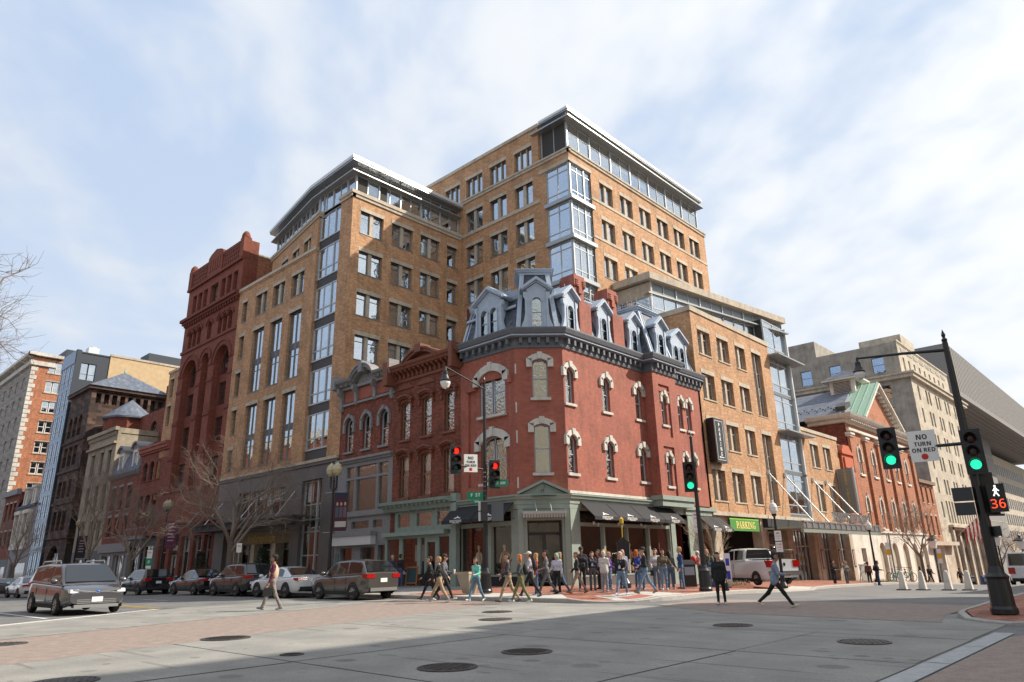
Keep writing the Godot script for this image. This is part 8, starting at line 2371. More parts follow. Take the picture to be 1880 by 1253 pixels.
	# evergreen tubs by the granite entrance
	for q in [[-57.6, -25.0, "dark conical evergreen in a tub left of the granite entrance"], [-47.6, -25.0, "dark conical evergreen in a tub right of the granite entrance"]]:
		var p := Vector3(q[0], 0.2, q[1])
		t = thing("potted_shrub", q[2], "shrub", p, "evergreens in tubs")
		put(t, "tub", MB.new().lathe([Vector2(0.0, 0), Vector2(0.35, 0), Vector2(0.45, 0.6), Vector2(0.4, 0.62), Vector2(0, 0.58)], 10, p).mesh(), M.black_matt)
		var g := MB.new()
		for i in 1500:
			var y := rng.randf()
			var an := rng.randf() * TAU
			var rd := (1.0 - y * 0.75) * 0.95 * sqrt(rng.randf())
			var c := p + Vector3(cos(an) * rd, 0.55 + y * 2.0, sin(an) * rd)
			var d := Vector3(rng.randf() - 0.5, rng.randf() * 0.5, rng.randf() - 0.5).normalized() * 0.16
			g.tri(c, c + d, c + d.cross(Vector3(0.3, 1, 0.2)) * 0.5)
		put(t, "foliage", g.mesh(), mat(lin(0.02, 0.035, 0.018), 0.8))

# ---------------------------------------------------------------- vehicles
func grid(b: MB, rows: Array) -> MB:     # smooth lofted sheet through rows of points
	var nr := []
	var R := rows.size()
	var C: int = rows[0].size()
	for i in R:
		var l := []
		for k in C:
			var du: Vector3 = rows[mini(i + 1, R - 1)][k] - rows[maxi(i - 1, 0)][k]
			var dv: Vector3 = rows[i][mini(k + 1, C - 1)] - rows[i][maxi(k - 1, 0)]
			l.append(dv.cross(du).normalized())
		nr.append(l)
	for i in R - 1:
		for k in C - 1:
			b.stri(rows[i][k], rows[i][k + 1], rows[i + 1][k + 1], nr[i][k], nr[i][k + 1], nr[i + 1][k + 1])
			b.stri(rows[i][k], rows[i + 1][k + 1], rows[i + 1][k], nr[i][k], nr[i + 1][k + 1], nr[i + 1][k])
	return b

func pw(x: float, t: Array) -> float:    # piecewise linear, rising x
	if x <= t[0][0]: return t[0][1]
	for i in t.size() - 1:
		if x <= t[i + 1][0]:
			return lerpf(t[i][1], t[i + 1][1], (x - t[i][0]) / (t[i + 1][0] - t[i][0]))
	return t[-1][1]

func wheel_meshes() -> Array:
	if not cache.has("tyre"):
		cache["tyre"] = MB.new().lathe([Vector2(0.21, -0.1), Vector2(0.3, -0.11), Vector2(0.335, -0.08), Vector2(0.34, 0.0), Vector2(0.335, 0.08), Vector2(0.3, 0.11), Vector2(0.21, 0.1)], 24).mesh()
		var r := MB.new().lathe([Vector2(0.215, 0.09), Vector2(0.2, 0.06), Vector2(0.19, 0.0), Vector2(0.05, -0.02)], 20)
		r.lathe([Vector2(0.05, 0.07), Vector2(0.0, 0.085)], 8)
		for k in 10:
			var a := TAU * k / 10
			r.bar(Vector3(cos(a) * 0.03, 0.065, sin(a) * 0.03), Vector3(cos(a + 0.1) * 0.2, 0.08, sin(a + 0.1) * 0.2), 0.035, 0.03)
		cache["rim"] = r.mesh()
	return [cache["tyre"], cache["rim"]]

func car(called: String, label: String, cat: String, at: Vector3, turn: float, paint: Material, p: Dictionary, group := "") -> Node3D:
	var t := thing(called, label, cat, at, group, turn)
	var L: float = p.L / 2
	var W: float = p.W / 2
	# body: rings across the car at stations along it
	var xs := []
	for i in 33:
		xs.append(lerpf(-L, L, i / 32.0))
	var rows := []
	var wx: Array = p.wheels
	for x in xs:
		var e := absf(x) / L
		var w: float = W * (1.0 - 0.16 * pow(maxf(e - 0.72, 0.0) / 0.28, 2.0))
		var yb: float = pw(x, p.belt)
		var y0: float = 0.24 + 0.14 * pow(maxf(e - 0.8, 0.0) / 0.2, 1.5)
		rows.append([Vector3(x, y0, -w * 0.86), Vector3(x, y0 + 0.08, -w * 0.97), Vector3(x, lerpf(y0, yb, 0.45), -w), Vector3(x, lerpf(y0, yb, 0.72), -w * 0.985), Vector3(x, yb - 0.09, -w * 0.96), Vector3(x, yb - 0.015, -w * 0.89), Vector3(x, yb + 0.02, -w * 0.5), Vector3(x, yb + 0.03, 0), Vector3(x, yb + 0.02, w * 0.5), Vector3(x, yb - 0.015, w * 0.89), Vector3(x, yb - 0.09, w * 0.96), Vector3(x, lerpf(y0, yb, 0.72), w * 0.985), Vector3(x, lerpf(y0, yb, 0.45), w), Vector3(x, y0 + 0.08, w * 0.97), Vector3(x, y0, w * 0.86)])
	var b := grid(MB.new(), rows)
	for e in [0, 32]:
		for k in range(1, 14):
			if e == 0: b.tri(rows[e][0], rows[e][k], rows[e][k + 1])
			else: b.tri(rows[e][0], rows[e][k + 1], rows[e][k])
	b.quad(Vector3(-L, 0.3, -W * 0.8), Vector3(L, 0.3, -W * 0.8), Vector3(L, 0.3, W * 0.8), Vector3(-L, 0.3, W * 0.8))
	# cabin shell
	var cx: Array = p.cabin      # [rear base, rear roof, front roof, front base]
	var roof := [[cx[0], pw(cx[0], p.belt)], [cx[1], p.H - 0.05], [lerpf(cx[1], cx[2], 0.4), p.H], [cx[2], p.H - 0.04], [cx[3], pw(cx[3], p.belt)]]
	var cr := []
	for i in 25:
		var x: float = lerpf(cx[0], cx[3], i / 24.0)
		var yb: float = pw(x, p.belt) - 0.03
		var yr: float = maxf(pw(x, roof), yb + 0.02)
		var wr: float = lerpf(W * 0.93, W * p.tumble, clampf((yr - yb) / (p.H - yb), 0, 1))
		cr.append([Vector3(x, yb, -W * 0.93), Vector3(x, lerpf(yb, yr, 0.9), -lerpf(W * 0.93, wr, 0.9)), Vector3(x, yr, -wr * 0.88), Vector3(x, yr + 0.025, 0), Vector3(x, yr, wr * 0.88), Vector3(x, lerpf(yb, yr, 0.9), lerpf(W * 0.93, wr, 0.9)), Vector3(x, yb, W * 0.93)])
	grid(b, cr)
	loc(t, "body", b.mesh(), paint)
	# glazing panels just proud of the shell
	for s in [-1.0, 1.0]:
		var prev: float = cx[0] + p.get("quarter", 0.35)
		for xe in p.pillars:
			var g := MB.new()
			var x0: float = prev + 0.05
			var x1: float = xe - 0.05
			for i in 6:
				var q := []
				for x in [lerpf(x0, x1, i / 6.0), lerpf(x0, x1, (i + 1) / 6.0)]:
					var yb: float = pw(x, p.belt) - 0.03
					var yr: float = maxf(pw(x, roof), yb + 0.02)
					var wr: float = lerpf(W * 0.93, W * p.tumble, clampf((yr - yb) / (p.H - yb), 0, 1))
					for f in [0.12, 0.86]:
						q.append(Vector3(x, lerpf(yb, yr, f), s * (lerpf(W * 0.93, wr, f) + 0.006)))
				if s > 0: g.quad(q[0], q[2], q[3], q[1])
				else: g.quad(q[2], q[0], q[1], q[3])
			loc(t, "side_window", g.mesh(), M.glass_tint)
			prev = xe
		# doors' shut lines and handles
		for xe in p.pillars.slice(0, -1):
			loc(t, "door_handle", MB.new().box(xe + 0.12, xe + 0.3, pw(xe, p.belt) - 0.2, pw(xe, p.belt) - 0.17, s * W * 0.985 - 0.012, s * W * 0.985 + 0.012).mesh(), M.steel if p.get("chrome", false) else paint)
			loc(t, "shut_line", MB.new().box(xe, xe + 0.012, 0.4, pw(xe, p.belt) - 0.1, s * W * 0.995 - 0.006, s * W * 0.995 + 0.006).mesh(), M.black_matt)
		loc(t, "sill", MB.new().box(wx[0] + 0.4, wx[1] - 0.4, 0.22, 0.36, s * W * 0.95 - 0.04, s * W * 0.95 + 0.03).mesh(), M.black_matt)
		var mx: float = cx[3] - 0.35
		loc(t, "mirror", MB.new().ball(Vector3(mx, pw(mx, p.belt) + 0.12, s * (W + 0.12)), Vector3(0.09, 0.09, 0.13), 8).bar(Vector3(mx, pw(mx, p.belt) + 0.05, s * W * 0.9), Vector3(mx, pw(mx, p.belt) + 0.1, s * (W + 0.05)), 0.05, 0.05).mesh(), paint)
		for x in wx:
			var wl := loc(t, "wheel", wheel_meshes()[0], M.rubber, Transform3D(Basis(Vector3(1, 0, 0), s * PI / 2), Vector3(x, 0.34, s * (W - 0.08))))
			loc(wl, "rim", wheel_meshes()[1], M.steel)
			var ar := MB.new()
			for k in 14:
				var a0 := PI * k / 14
				var a1 := PI * (k + 1) / 14
				var q := []
				for v in [[a0, 0.0], [a1, 0.0], [a1, 0.41], [a0, 0.41]]:
					q.append(Vector3(x + cos(v[0]) * v[1], 0.33 + sin(v[0]) * v[1], s * (W + 0.002)))
				if s > 0: ar.quad(q[0], q[1], q[2], q[3])
				else: ar.quad(q[3], q[2], q[1], q[0])
			ar.box(x - 0.41, x + 0.41, 0.2, 0.34, s * W - 0.03, s * W + 0.002)
			loc(t, "wheel_arch", ar.mesh(), M.black_matt)
	var wsp := [[cx[2], cx[3], 1.0], [cx[1], cx[0], -1.0]]
	for q in wsp:
		var g := MB.new()
		var xa: float = lerpf(q[0], q[1], 0.1)
		var xb: float = lerpf(q[0], q[1], 0.9)
		var ya: float = lerpf(pw(q[0], roof), pw(q[1], roof), 0.1)
		var yb: float = lerpf(pw(q[0], roof), pw(q[1], roof), 0.9)
		var o := Vector3(q[2] * 0.012, 0.045, 0)
		var wa: float = W * p.tumble * 0.86
		var wb := W * 0.84
		var pts := [Vector3(xb, yb, wb) + o, Vector3(xb, yb, -wb) + o, Vector3(xa, ya, -wa) + o, Vector3(xa, ya, wa) + o]
		if q[2] > 0: g.quad(pts[0], pts[1], pts[2], pts[3])
		else: g.quad(pts[1], pts[0], pts[3], pts[2])
		loc(t, "windscreen" if q[2] > 0 else "rear_window", g.mesh(), M.glass_tint)
	# lamps, bumpers, grille, plates
	var hl := mat(lin(0.75, 0.78, 0.8), 0.1, 0.2)
	var tl := mat(lin(0.35, 0.008, 0.006), 0.15)
	for s in [-1.0, 1.0]:
		loc(t, "headlight", MB.new().hull([Vector3(L - 0.2, p.lamp - 0.07, s * W * 0.74 + 0.13), Vector3(L - 0.05, p.lamp - 0.06, s * W * 0.74 + 0.1), Vector3(L - 0.05, p.lamp - 0.06, s * W * 0.74 - 0.16), Vector3(L - 0.2, p.lamp - 0.07, s * W * 0.74 - 0.16), Vector3(L - 0.3, p.lamp + 0.06, s * W * 0.74 + 0.14), Vector3(L - 0.1, p.lamp + 0.05, s * W * 0.74 + 0.1), Vector3(L - 0.1, p.lamp + 0.05, s * W * 0.74 - 0.16), Vector3(L - 0.3, p.lamp + 0.06, s * W * 0.74 - 0.16)]).mesh(), hl)
		loc(t, "tail_lamp", MB.new().box(-L - 0.02, -L + 0.4, p.tail - p.tail_h / 2, p.tail + p.tail_h / 2, s * W * 0.72 - 0.2, s * W * 0.72 + 0.2).mesh(), tl)
	if not p.has("bed"):
		loc(t, "rear_bumper", MB.new().box(-L - 0.04, -L + 0.3, 0.34, 0.52, -W * 0.78, W * 0.78).mesh(), M.black_matt)
	loc(t, "rear_plate", MB.new().box(-L - 0.03, -L, p.plate - 0.08, p.plate + 0.08, -0.17, 0.17).mesh(), M.white)
	loc(t, "front_bumper", MB.new().box(L - 0.25, L + 0.03, 0.24, 0.34, -W * 0.7, W * 0.7).mesh(), M.metal if p.get("chrome", false) else M.black_matt)
	var gr_ := MB.new()
	for k in 6:
		gr_.box(L - 0.12, L + 0.015 - k * 0.006, 0.37 + k * 0.055, 0.395 + k * 0.055, -W * 0.62, W * 0.62)
	loc(t, "grille", MB.new().box(L - 0.2, L - 0.01, 0.34, 0.7, -W * 0.64, W * 0.64).mesh(), M.black)
	if p.get("chrome", false):
		loc(t, "grille_bars", gr_.mesh(), M.steel)
	loc(t, "front_plate", MB.new().box(L, L + 0.03, 0.42, 0.58, -0.17, 0.17).mesh(), M.white)
	return t

func vehicles() -> void:
	var graphite := mat(lin(0.10, 0.10, 0.108), 0.25, 0.55)
	var taupe := mat(lin(0.105, 0.098, 0.092), 0.25, 0.5)
	var navy := mat(lin(0.018, 0.022, 0.032), 0.2, 0.4)
	var dark := mat(lin(0.045, 0.047, 0.052), 0.22, 0.5)
	var white := mat(lin(0.62, 0.64, 0.67), 0.2)
	for m in [graphite, taupe, navy, dark, white]:
		m.clearcoat_enabled = true
		m.clearcoat = 1.0
		m.clearcoat_roughness = 0.05
	var van := {"L": 5.1, "W": 1.98, "H": 1.72, "belt": [[-2.55, 1.08], [-2.0, 1.1], [1.3, 1.0], [1.8, 0.98], [2.3, 0.86], [2.55, 0.7]], "cabin": [-2.5, -2.1, 0.75, 1.85], "tumble": 0.78, "pillars": [-1.05, 0.25, 1.35], "wheels": [-1.5, 1.55], "lamp": 0.78, "tail": 1.0, "tail_h": 0.2, "plate": 0.75, "chrome": true}
	var t := car("minivan", "metallic grey minivan with roof rails driving towards the stop line", "minivan", Vector3(-30.5, 0.01, -8.7), 0.0, graphite, van)
	for s in [-0.72, 0.72]:
		loc(t, "roof_rail", MB.new().tube([Vector3(0.5, 1.7, s), Vector3(0.4, 1.8, s), Vector3(-1.6, 1.8, s), Vector3(-1.8, 1.7, s)], [0.02, 0.025, 0.025, 0.02], 6).mesh(), M.steel)
	loc(t, "emblem", MB.new().ball(Vector3(2.53, 0.74, 0), Vector3(0.03, 0.05, 0.08), 8).mesh(), mat(lin(0.02, 0.1, 0.4), 0.2))
	loc(t, "front_trim", MB.new().bar(Vector3(2.47, 0.82, -0.75), Vector3(2.54, 0.72, 0), 0.03, 0.05).bar(Vector3(2.47, 0.82, 0.75), Vector3(2.54, 0.72, 0), 0.03, 0.05).mesh(), M.steel)
	var suv := {"L": 4.5, "W": 1.86, "H": 1.66, "belt": [[-2.25, 1.06], [-1.8, 1.08], [0.9, 0.99], [1.2, 1.0], [1.9, 0.94], [2.25, 0.76]], "cabin": [-2.2, -1.65, 0.3, 1.2], "tumble": 0.76, "pillars": [-0.75, 0.1, 0.85], "wheels": [-1.3, 1.35], "lamp": 0.85, "tail": 0.98, "tail_h": 0.17, "plate": 0.8}
	var sedan := {"L": 4.8, "W": 1.84, "H": 1.44, "belt": [[-2.4, 0.96], [-1.7, 0.99], [0.8, 0.9], [1.1, 0.92], [2.0, 0.82], [2.4, 0.62]], "cabin": [-1.75, -0.75, 0.05, 1.15], "tumble": 0.72, "pillars": [-0.35, 0.75], "wheels": [-1.4, 1.4], "lamp": 0.7, "tail": 0.86, "tail_h": 0.12, "plate": 0.78, "quarter": 0.75}
	var g := "cars parked along the left kerb"
	t = car("parked_car", "taupe grey compact SUV parked nearest the corner", "car", Vector3(-28.0, 0.01, -19.2), PI, taupe, suv, g)
	loc(t, "skid_plate", MB.new().box(-2.3, -2.1, 0.36, 0.5, -0.7, 0.7).mesh(), M.metal)
	car("parked_car", "white sedan parked behind the man in the tan vest", "car", Vector3(-33.75, 0.01, -19.2), PI, white, sedan, g)
	car("parked_car", "dark charcoal SUV parked between the white sedan and the black sedan", "car", Vector3(-38.75, 0.01, -19.2), PI, dark, suv, g)
	car("parked_car", "black sedan parked furthest left of the near four", "car", Vector3(-44.1, gr(-44, 0) + 0.01, -19.2), PI, navy, sedan, g)
	car("parked_car", "white sedan far down the left street behind the minivan", "car", Vector3(-62.0, gr(-62, 0), -14.6), PI, white, sedan, g)
	car("parked_car", "grey sedan at the far left edge of the street", "car", Vector3(-70.0, gr(-70, 0), -14.6), PI, graphite, sedan, g)
	car("parked_car", "black SUV parked half hidden behind the minivan", "car", Vector3(-52.5, gr(-52, 0), -19.2), PI, navy, suv, g)
	# white pickup turning into the garage
	var pk := {"L": 5.8, "W": 2.0, "H": 1.9, "belt": [[-2.9, 1.28], [-0.9, 1.28], [1.3, 1.2], [1.5, 1.22], [2.6, 1.14], [2.9, 0.95]], "cabin": [-0.8, -0.72, 0.75, 1.6], "tumble": 0.8, "pillars": [0.25, 1.15], "wheels": [-1.75, 1.9], "lamp": 0.95, "tail": 1.08, "tail_h": 0.34, "plate": 0.6, "quarter": 0.15, "bed": true}
	t = car("pickup_truck", "white pickup truck crossing the pavement into the garage", "pickup", Vector3(-18.3, -0.02, -39.0), 0.0, white, pk)
	t.rotation.y = atan2(0.5, -0.86)
	loc(t, "bed", MB.new().box(-2.75, -0.95, 1.3, 1.325, -0.8, 0.8).mesh(), M.black_matt)
	loc(t, "rear_bumper", MB.new().box(-3.02, -2.8, 0.5, 0.72, -0.95, 0.95).mesh(), M.steel)
	loc(t, "ladder_rack", MB.new().tube([Vector3(-2.7, 1.3, -0.8), Vector3(-2.7, 1.75, -0.8), Vector3(-2.7, 1.75, 0.8), Vector3(-2.7, 1.3, 0.8)], [0.03, 0.03, 0.03, 0.03], 6).tube([Vector3(-2.7, 1.6, -0.8), Vector3(-1.0, 1.6, -0.8)], [0.025, 0.025], 6).tube([Vector3(-2.7, 1.6, 0.8), Vector3(-1.0, 1.6, 0.8)], [0.025, 0.025], 6).mesh(), M.black)
	loc(t, "emblem", MB.new().ball(Vector3(-2.91, 1.05, 0), Vector3(0.02, 0.1, 0.07), 8).mesh(), M.black)
	t = car("box_van", "white van at the far right edge of the street", "van", Vector3(-8.6, gr(-9, -62), -62.0), PI / 2, white, {"L": 5.2, "W": 2.0, "H": 2.2, "belt": [[-2.6, 1.2], [1.6, 1.15], [2.2, 1.0], [2.6, 0.8]], "cabin": [-2.58, -2.5, 1.1, 1.9], "tumble": 0.9, "pillars": [1.3], "wheels": [-1.7, 1.7], "lamp": 0.85, "tail": 1.0, "tail_h": 0.4, "plate": 0.7, "quarter": 2.4})

# ---------------------------------------------------------------- bare trees
func branch(b: MB, p: Vector3, d: Vector3, len: float, r: float, depth: int, spread: float, lift: float, rr: RandomNumberGenerator) -> void:
	var pts := [p]
	var rad := [r]
	var q := p
	var dir := d
	var n := 3 if depth > 1 else 2
	for i in n:
		dir = (dir + Vector3(rr.randf() - 0.5, rr.randf() - 0.4 + lift, rr.randf() - 0.5) * 0.26).normalized()
		q += dir * len / n
		pts.append(q)
		rad.append(lerpf(r, r * 0.55, float(i + 1) / n))
	b.tube(pts, rad, 6 if r > 0.05 else (4 if r > 0.015 else 3), false)
	if depth <= 0:
		return
	var kids := 3 if depth > 2 else 5
	for k in kids:
		var f := rr.randf_range(0.35, 1.0) if k > 0 else 1.0
		var at: Vector3 = pts[int(f * n)] if k else q
		var side := dir.cross(Vector3(rr.randf() - 0.5, rr.randf() - 0.5, rr.randf() - 0.5)).normalized()
		var nd := (dir + side * spread * rr.randf_range(0.5, 1.2)).normalized()
		branch(b, at, nd, len * rr.randf_range(0.6, 0.82), r * (0.6 if k == 0 else 0.45), depth - 1, spread, lift, rr)

func tree(at: Vector3, h: float, trunk_r: float, depth: int, limbs: int, spread: float, sd: int, label: String, bark: Material, twig: Material) -> void:
	var rr := RandomNumberGenerator.new()
	rr.seed = sd
	var t := thing("bare_tree", label, "tree", at, "bare street trees")
	var fork := at + Vector3(0.1 * (rr.randf() - 0.5), h * 0.28, 0.1)
	put(t, "trunk", MB.new().tube([at - Vector3(0, 0.15, 0), at + Vector3(0, 0.25, 0), at.lerp(fork, 0.6), fork], [trunk_r * 1.6, trunk_r * 1.1, trunk_r, trunk_r * 0.9], 8).mesh(), bark)
	var b := MB.new()
	for i in limbs:
		var a := TAU * (i + rr.randf() * 0.6) / limbs
		var d := Vector3(cos(a) * spread * 0.75, 1.0, sin(a) * spread * 0.75).normalized()
		branch(b, fork - Vector3(0, 0.15 * i, 0), d, h * 0.27, trunk_r * 0.62, depth, spread, 0.12, rr)
	put(t, "crown", b.mesh(), twig)

func trees() -> void:
	var bark := texmat(mottle(lin(0.11, 0.085, 0.07), lin(0.20, 0.165, 0.14), 0.05, 4, 95, 128, 0.3), 0.6, 0.95)
	var twig := mat(lin(0.23, 0.18, 0.145), 0.9)
	tree(Vector3(-44.5, 0.2, -21.2), 10.4, 0.2, 6, 6, 1.0, 4, "spreading bare tree before the granite entrance", bark, twig)
	tree(Vector3(-61.5, 0.0, -21.2), 9.5, 0.15, 5, 5, 0.95, 9, "bare tree with twiggy crown before the red arched building", bark, twig)
	tree(Vector3(-71.0, -0.2, -21.0), 11.5, 0.15, 6, 4, 0.6, 15, "upright bare tree before the cream building", bark, twig)
	tree(Vector3(-96.0, -0.5, -21.0), 10.0, 0.16, 4, 4, 0.7, 19, "bare tree far down the left street", bark, twig)
	tree(Vector3(-25.0, 0.15, -0.6), 11.5, 0.26, 6, 7, 1.05, 23, "large bare tree whose branches reach in at the left edge", bark, twig)
	tree(Vector3(-17.3, 0.1, -33.0), 4.2, 0.05, 3, 4, 0.6, 31, "thin bare sapling beside the white pickup", bark, mat(lin(0.30, 0.22, 0.15), 0.9))
	tree(Vector3(-17.2, -0.9, -69.5), 8.0, 0.13, 5, 4, 1.05, 37, "bare tree with wide limbs before the white arches", bark, twig)
	tree(Vector3(-17.2, -2.0, -104.0), 8.0, 0.13, 4, 4, 1.0, 41, "bare tree before the pale stone building", bark, twig)
	tree(Vector3(-17.2, -1.9, -118.0), 8.0, 0.13, 4, 4, 1.0, 43, "pale twigged tree beside the flags", bark, mat(lin(0.3, 0.22, 0.16), 0.9))

# ---------------------------------------------------------------- people
class Body:      # smooth union of tapered capsules, meshed as surface nets
	var bones := []
	var out_v := PackedVector3Array()
	var out_n := PackedVector3Array()
	var out_r := PackedByteArray()
	func add(a: Vector3, b: Vector3, ra: float, rb: float, region: int) -> void:
		bones.append([a, b, ra, rb, region])
	func mesh(cell: float, k: float) -> void:
		var lo := Vector3(9, 9, 9)
		var hi := -lo
		for q in bones:
			var m: float = maxf(q[2], q[3]) + cell * 3
			lo = lo.min(q[0] - Vector3.ONE * m).min(q[1] - Vector3.ONE * m)
			hi = hi.max(q[0] + Vector3.ONE * m).max(q[1] + Vector3.ONE * m)
		var nx := int((hi.x - lo.x) / cell) + 2
		var ny := int((hi.y - lo.y) / cell) + 2
		var nz := int((hi.z - lo.z) / cell) + 2
		var f := PackedFloat32Array()
		f.resize(nx * ny * nz)
		f.fill(1.0)
		var best := f.duplicate()
		var reg := PackedByteArray()
		reg.resize(nx * ny * nz)
		for q in bones:
			var a: Vector3 = q[0]
			var ba: Vector3 = q[1] - q[0]
			var ra: float = q[2]
			var rb: float = q[3]
			var inv := 1.0 / maxf(ba.length_squared(), 1e-9)
			var m := maxf(ra, rb) + cell * 2.5
			var p0 := ((a.min(q[1]) - Vector3.ONE * m - lo) / cell).floor()
			var p1 := ((a.max(q[1]) + Vector3.ONE * m - lo) / cell).ceil()
			for z in range(maxi(0, int(p0.z)), mini(nz, int(p1.z) + 1)):
				for y in range(maxi(0, int(p0.y)), mini(ny, int(p1.y) + 1)):
					var i := (z * ny + y) * nx
					for x in range(maxi(0, int(p0.x)), mini(nx, int(p1.x) + 1)):
						var pa := lo + Vector3(x, y, z) * cell - a
						var h := clampf(pa.dot(ba) * inv, 0.0, 1.0)
						var d := (pa - ba * h).length() - lerpf(ra, rb, h)
						var o := f[i + x]
						if d < best[i + x]:
							best[i + x] = d
							reg[i + x] = q[4]
						var e := maxf(k - absf(o - d), 0.0) / k
						f[i + x] = minf(o, d) - e * e * k * 0.25
		var ids := {}
		var vs := PackedVector3Array()
		var rs := PackedByteArray()
		var sx := [0, 1, 0, 1, 0, 1, 0, 1]
		var sy := [0, 0, 1, 1, 0, 0, 1, 1]
		var sz := [0, 0, 0, 0, 1, 1, 1, 1]
		var lim := cell * 2.0
		for z in nz - 1:
			for y in ny - 1:
				for x in nx - 1:
					var i := (z * ny + y) * nx + x
					if absf(f[i]) > lim: continue
					var neg := 0
					var c := Vector3.ZERO
					var cnt := 0
					var w := []
					for q in 8:
						var g: float = f[i + sx[q] + sy[q] * nx + sz[q] * nx * ny]
						w.append(g)
						if g < 0: neg += 1
					if neg == 0 or neg == 8: continue
					for e in [[0, 1], [2, 3], [4, 5], [6, 7], [0, 2], [1, 3], [4, 6], [5, 7], [0, 4], [1, 5], [2, 6], [3, 7]]:
						var g0: float = w[e[0]]
						var g1: float = w[e[1]]
						if (g0 < 0) != (g1 < 0):
							var t := g0 / (g0 - g1)
							c += Vector3(sx[e[0]], sy[e[0]], sz[e[0]]).lerp(Vector3(sx[e[1]], sy[e[1]], sz[e[1]]), t)
							cnt += 1
					ids[i] = vs.size()
					vs.append(lo + (Vector3(x, y, z) + c / cnt) * cell)
					rs.append(reg[i])
		var ns := PackedVector3Array()
		ns.resize(vs.size())
		var tris := []
		var st := [1, nx, nx * ny]
		for i in ids:
			for ax in 3:
				var a0: bool = f[i] < 0
				var a1: bool = f[i + st[ax]] < 0
				if a0 == a1: continue
				var u: int = st[(ax + 1) % 3]
				var v: int = st[(ax + 2) % 3]
				if not (ids.has(i - u) and ids.has(i - v) and ids.has(i - u - v)): continue
				var q := [ids[i], ids[i - u], ids[i - u - v], ids[i - v]]
				if not a0: q.reverse()
				for t in [[0, 1, 2], [0, 2, 3]]:
					var A: int = q[t[0]]
					var B: int = q[t[1]]
					var C: int = q[t[2]]
					var nn := (vs[B] - vs[A]).cross(vs[C] - vs[A])
					ns[A] += nn; ns[B] += nn; ns[C] += nn
					tris.append([A, B, C])
		for t in tris:
			for k2 in [0, 2, 1]:
				var i: int = t[k2]
				out_v.append(vs[i])
				out_n.append(ns[i].normalized())
				out_r.append(rs[i])
		bones.clear()

func limb(o: Vector3, l1: float, l2: float, swing: float, bend: float, out: float, s: float) -> Array:    # two-bone chain hanging from o; angles in degrees, forward is +z
	var d1 := Vector3(s * sin(deg_to_rad(out)), -cos(deg_to_rad(out)), 0).rotated(Vector3(1, 0, 0), -deg_to_rad(swing))
	var d2 := Vector3(s * sin(deg_to_rad(out * 0.4)), -cos(deg_to_rad(out * 0.4)), 0).rotated(Vector3(1, 0, 0), -deg_to_rad(swing + bend))
	return [o, o + d1 * l1, o + d1 * l1 + d2 * l2, d2]

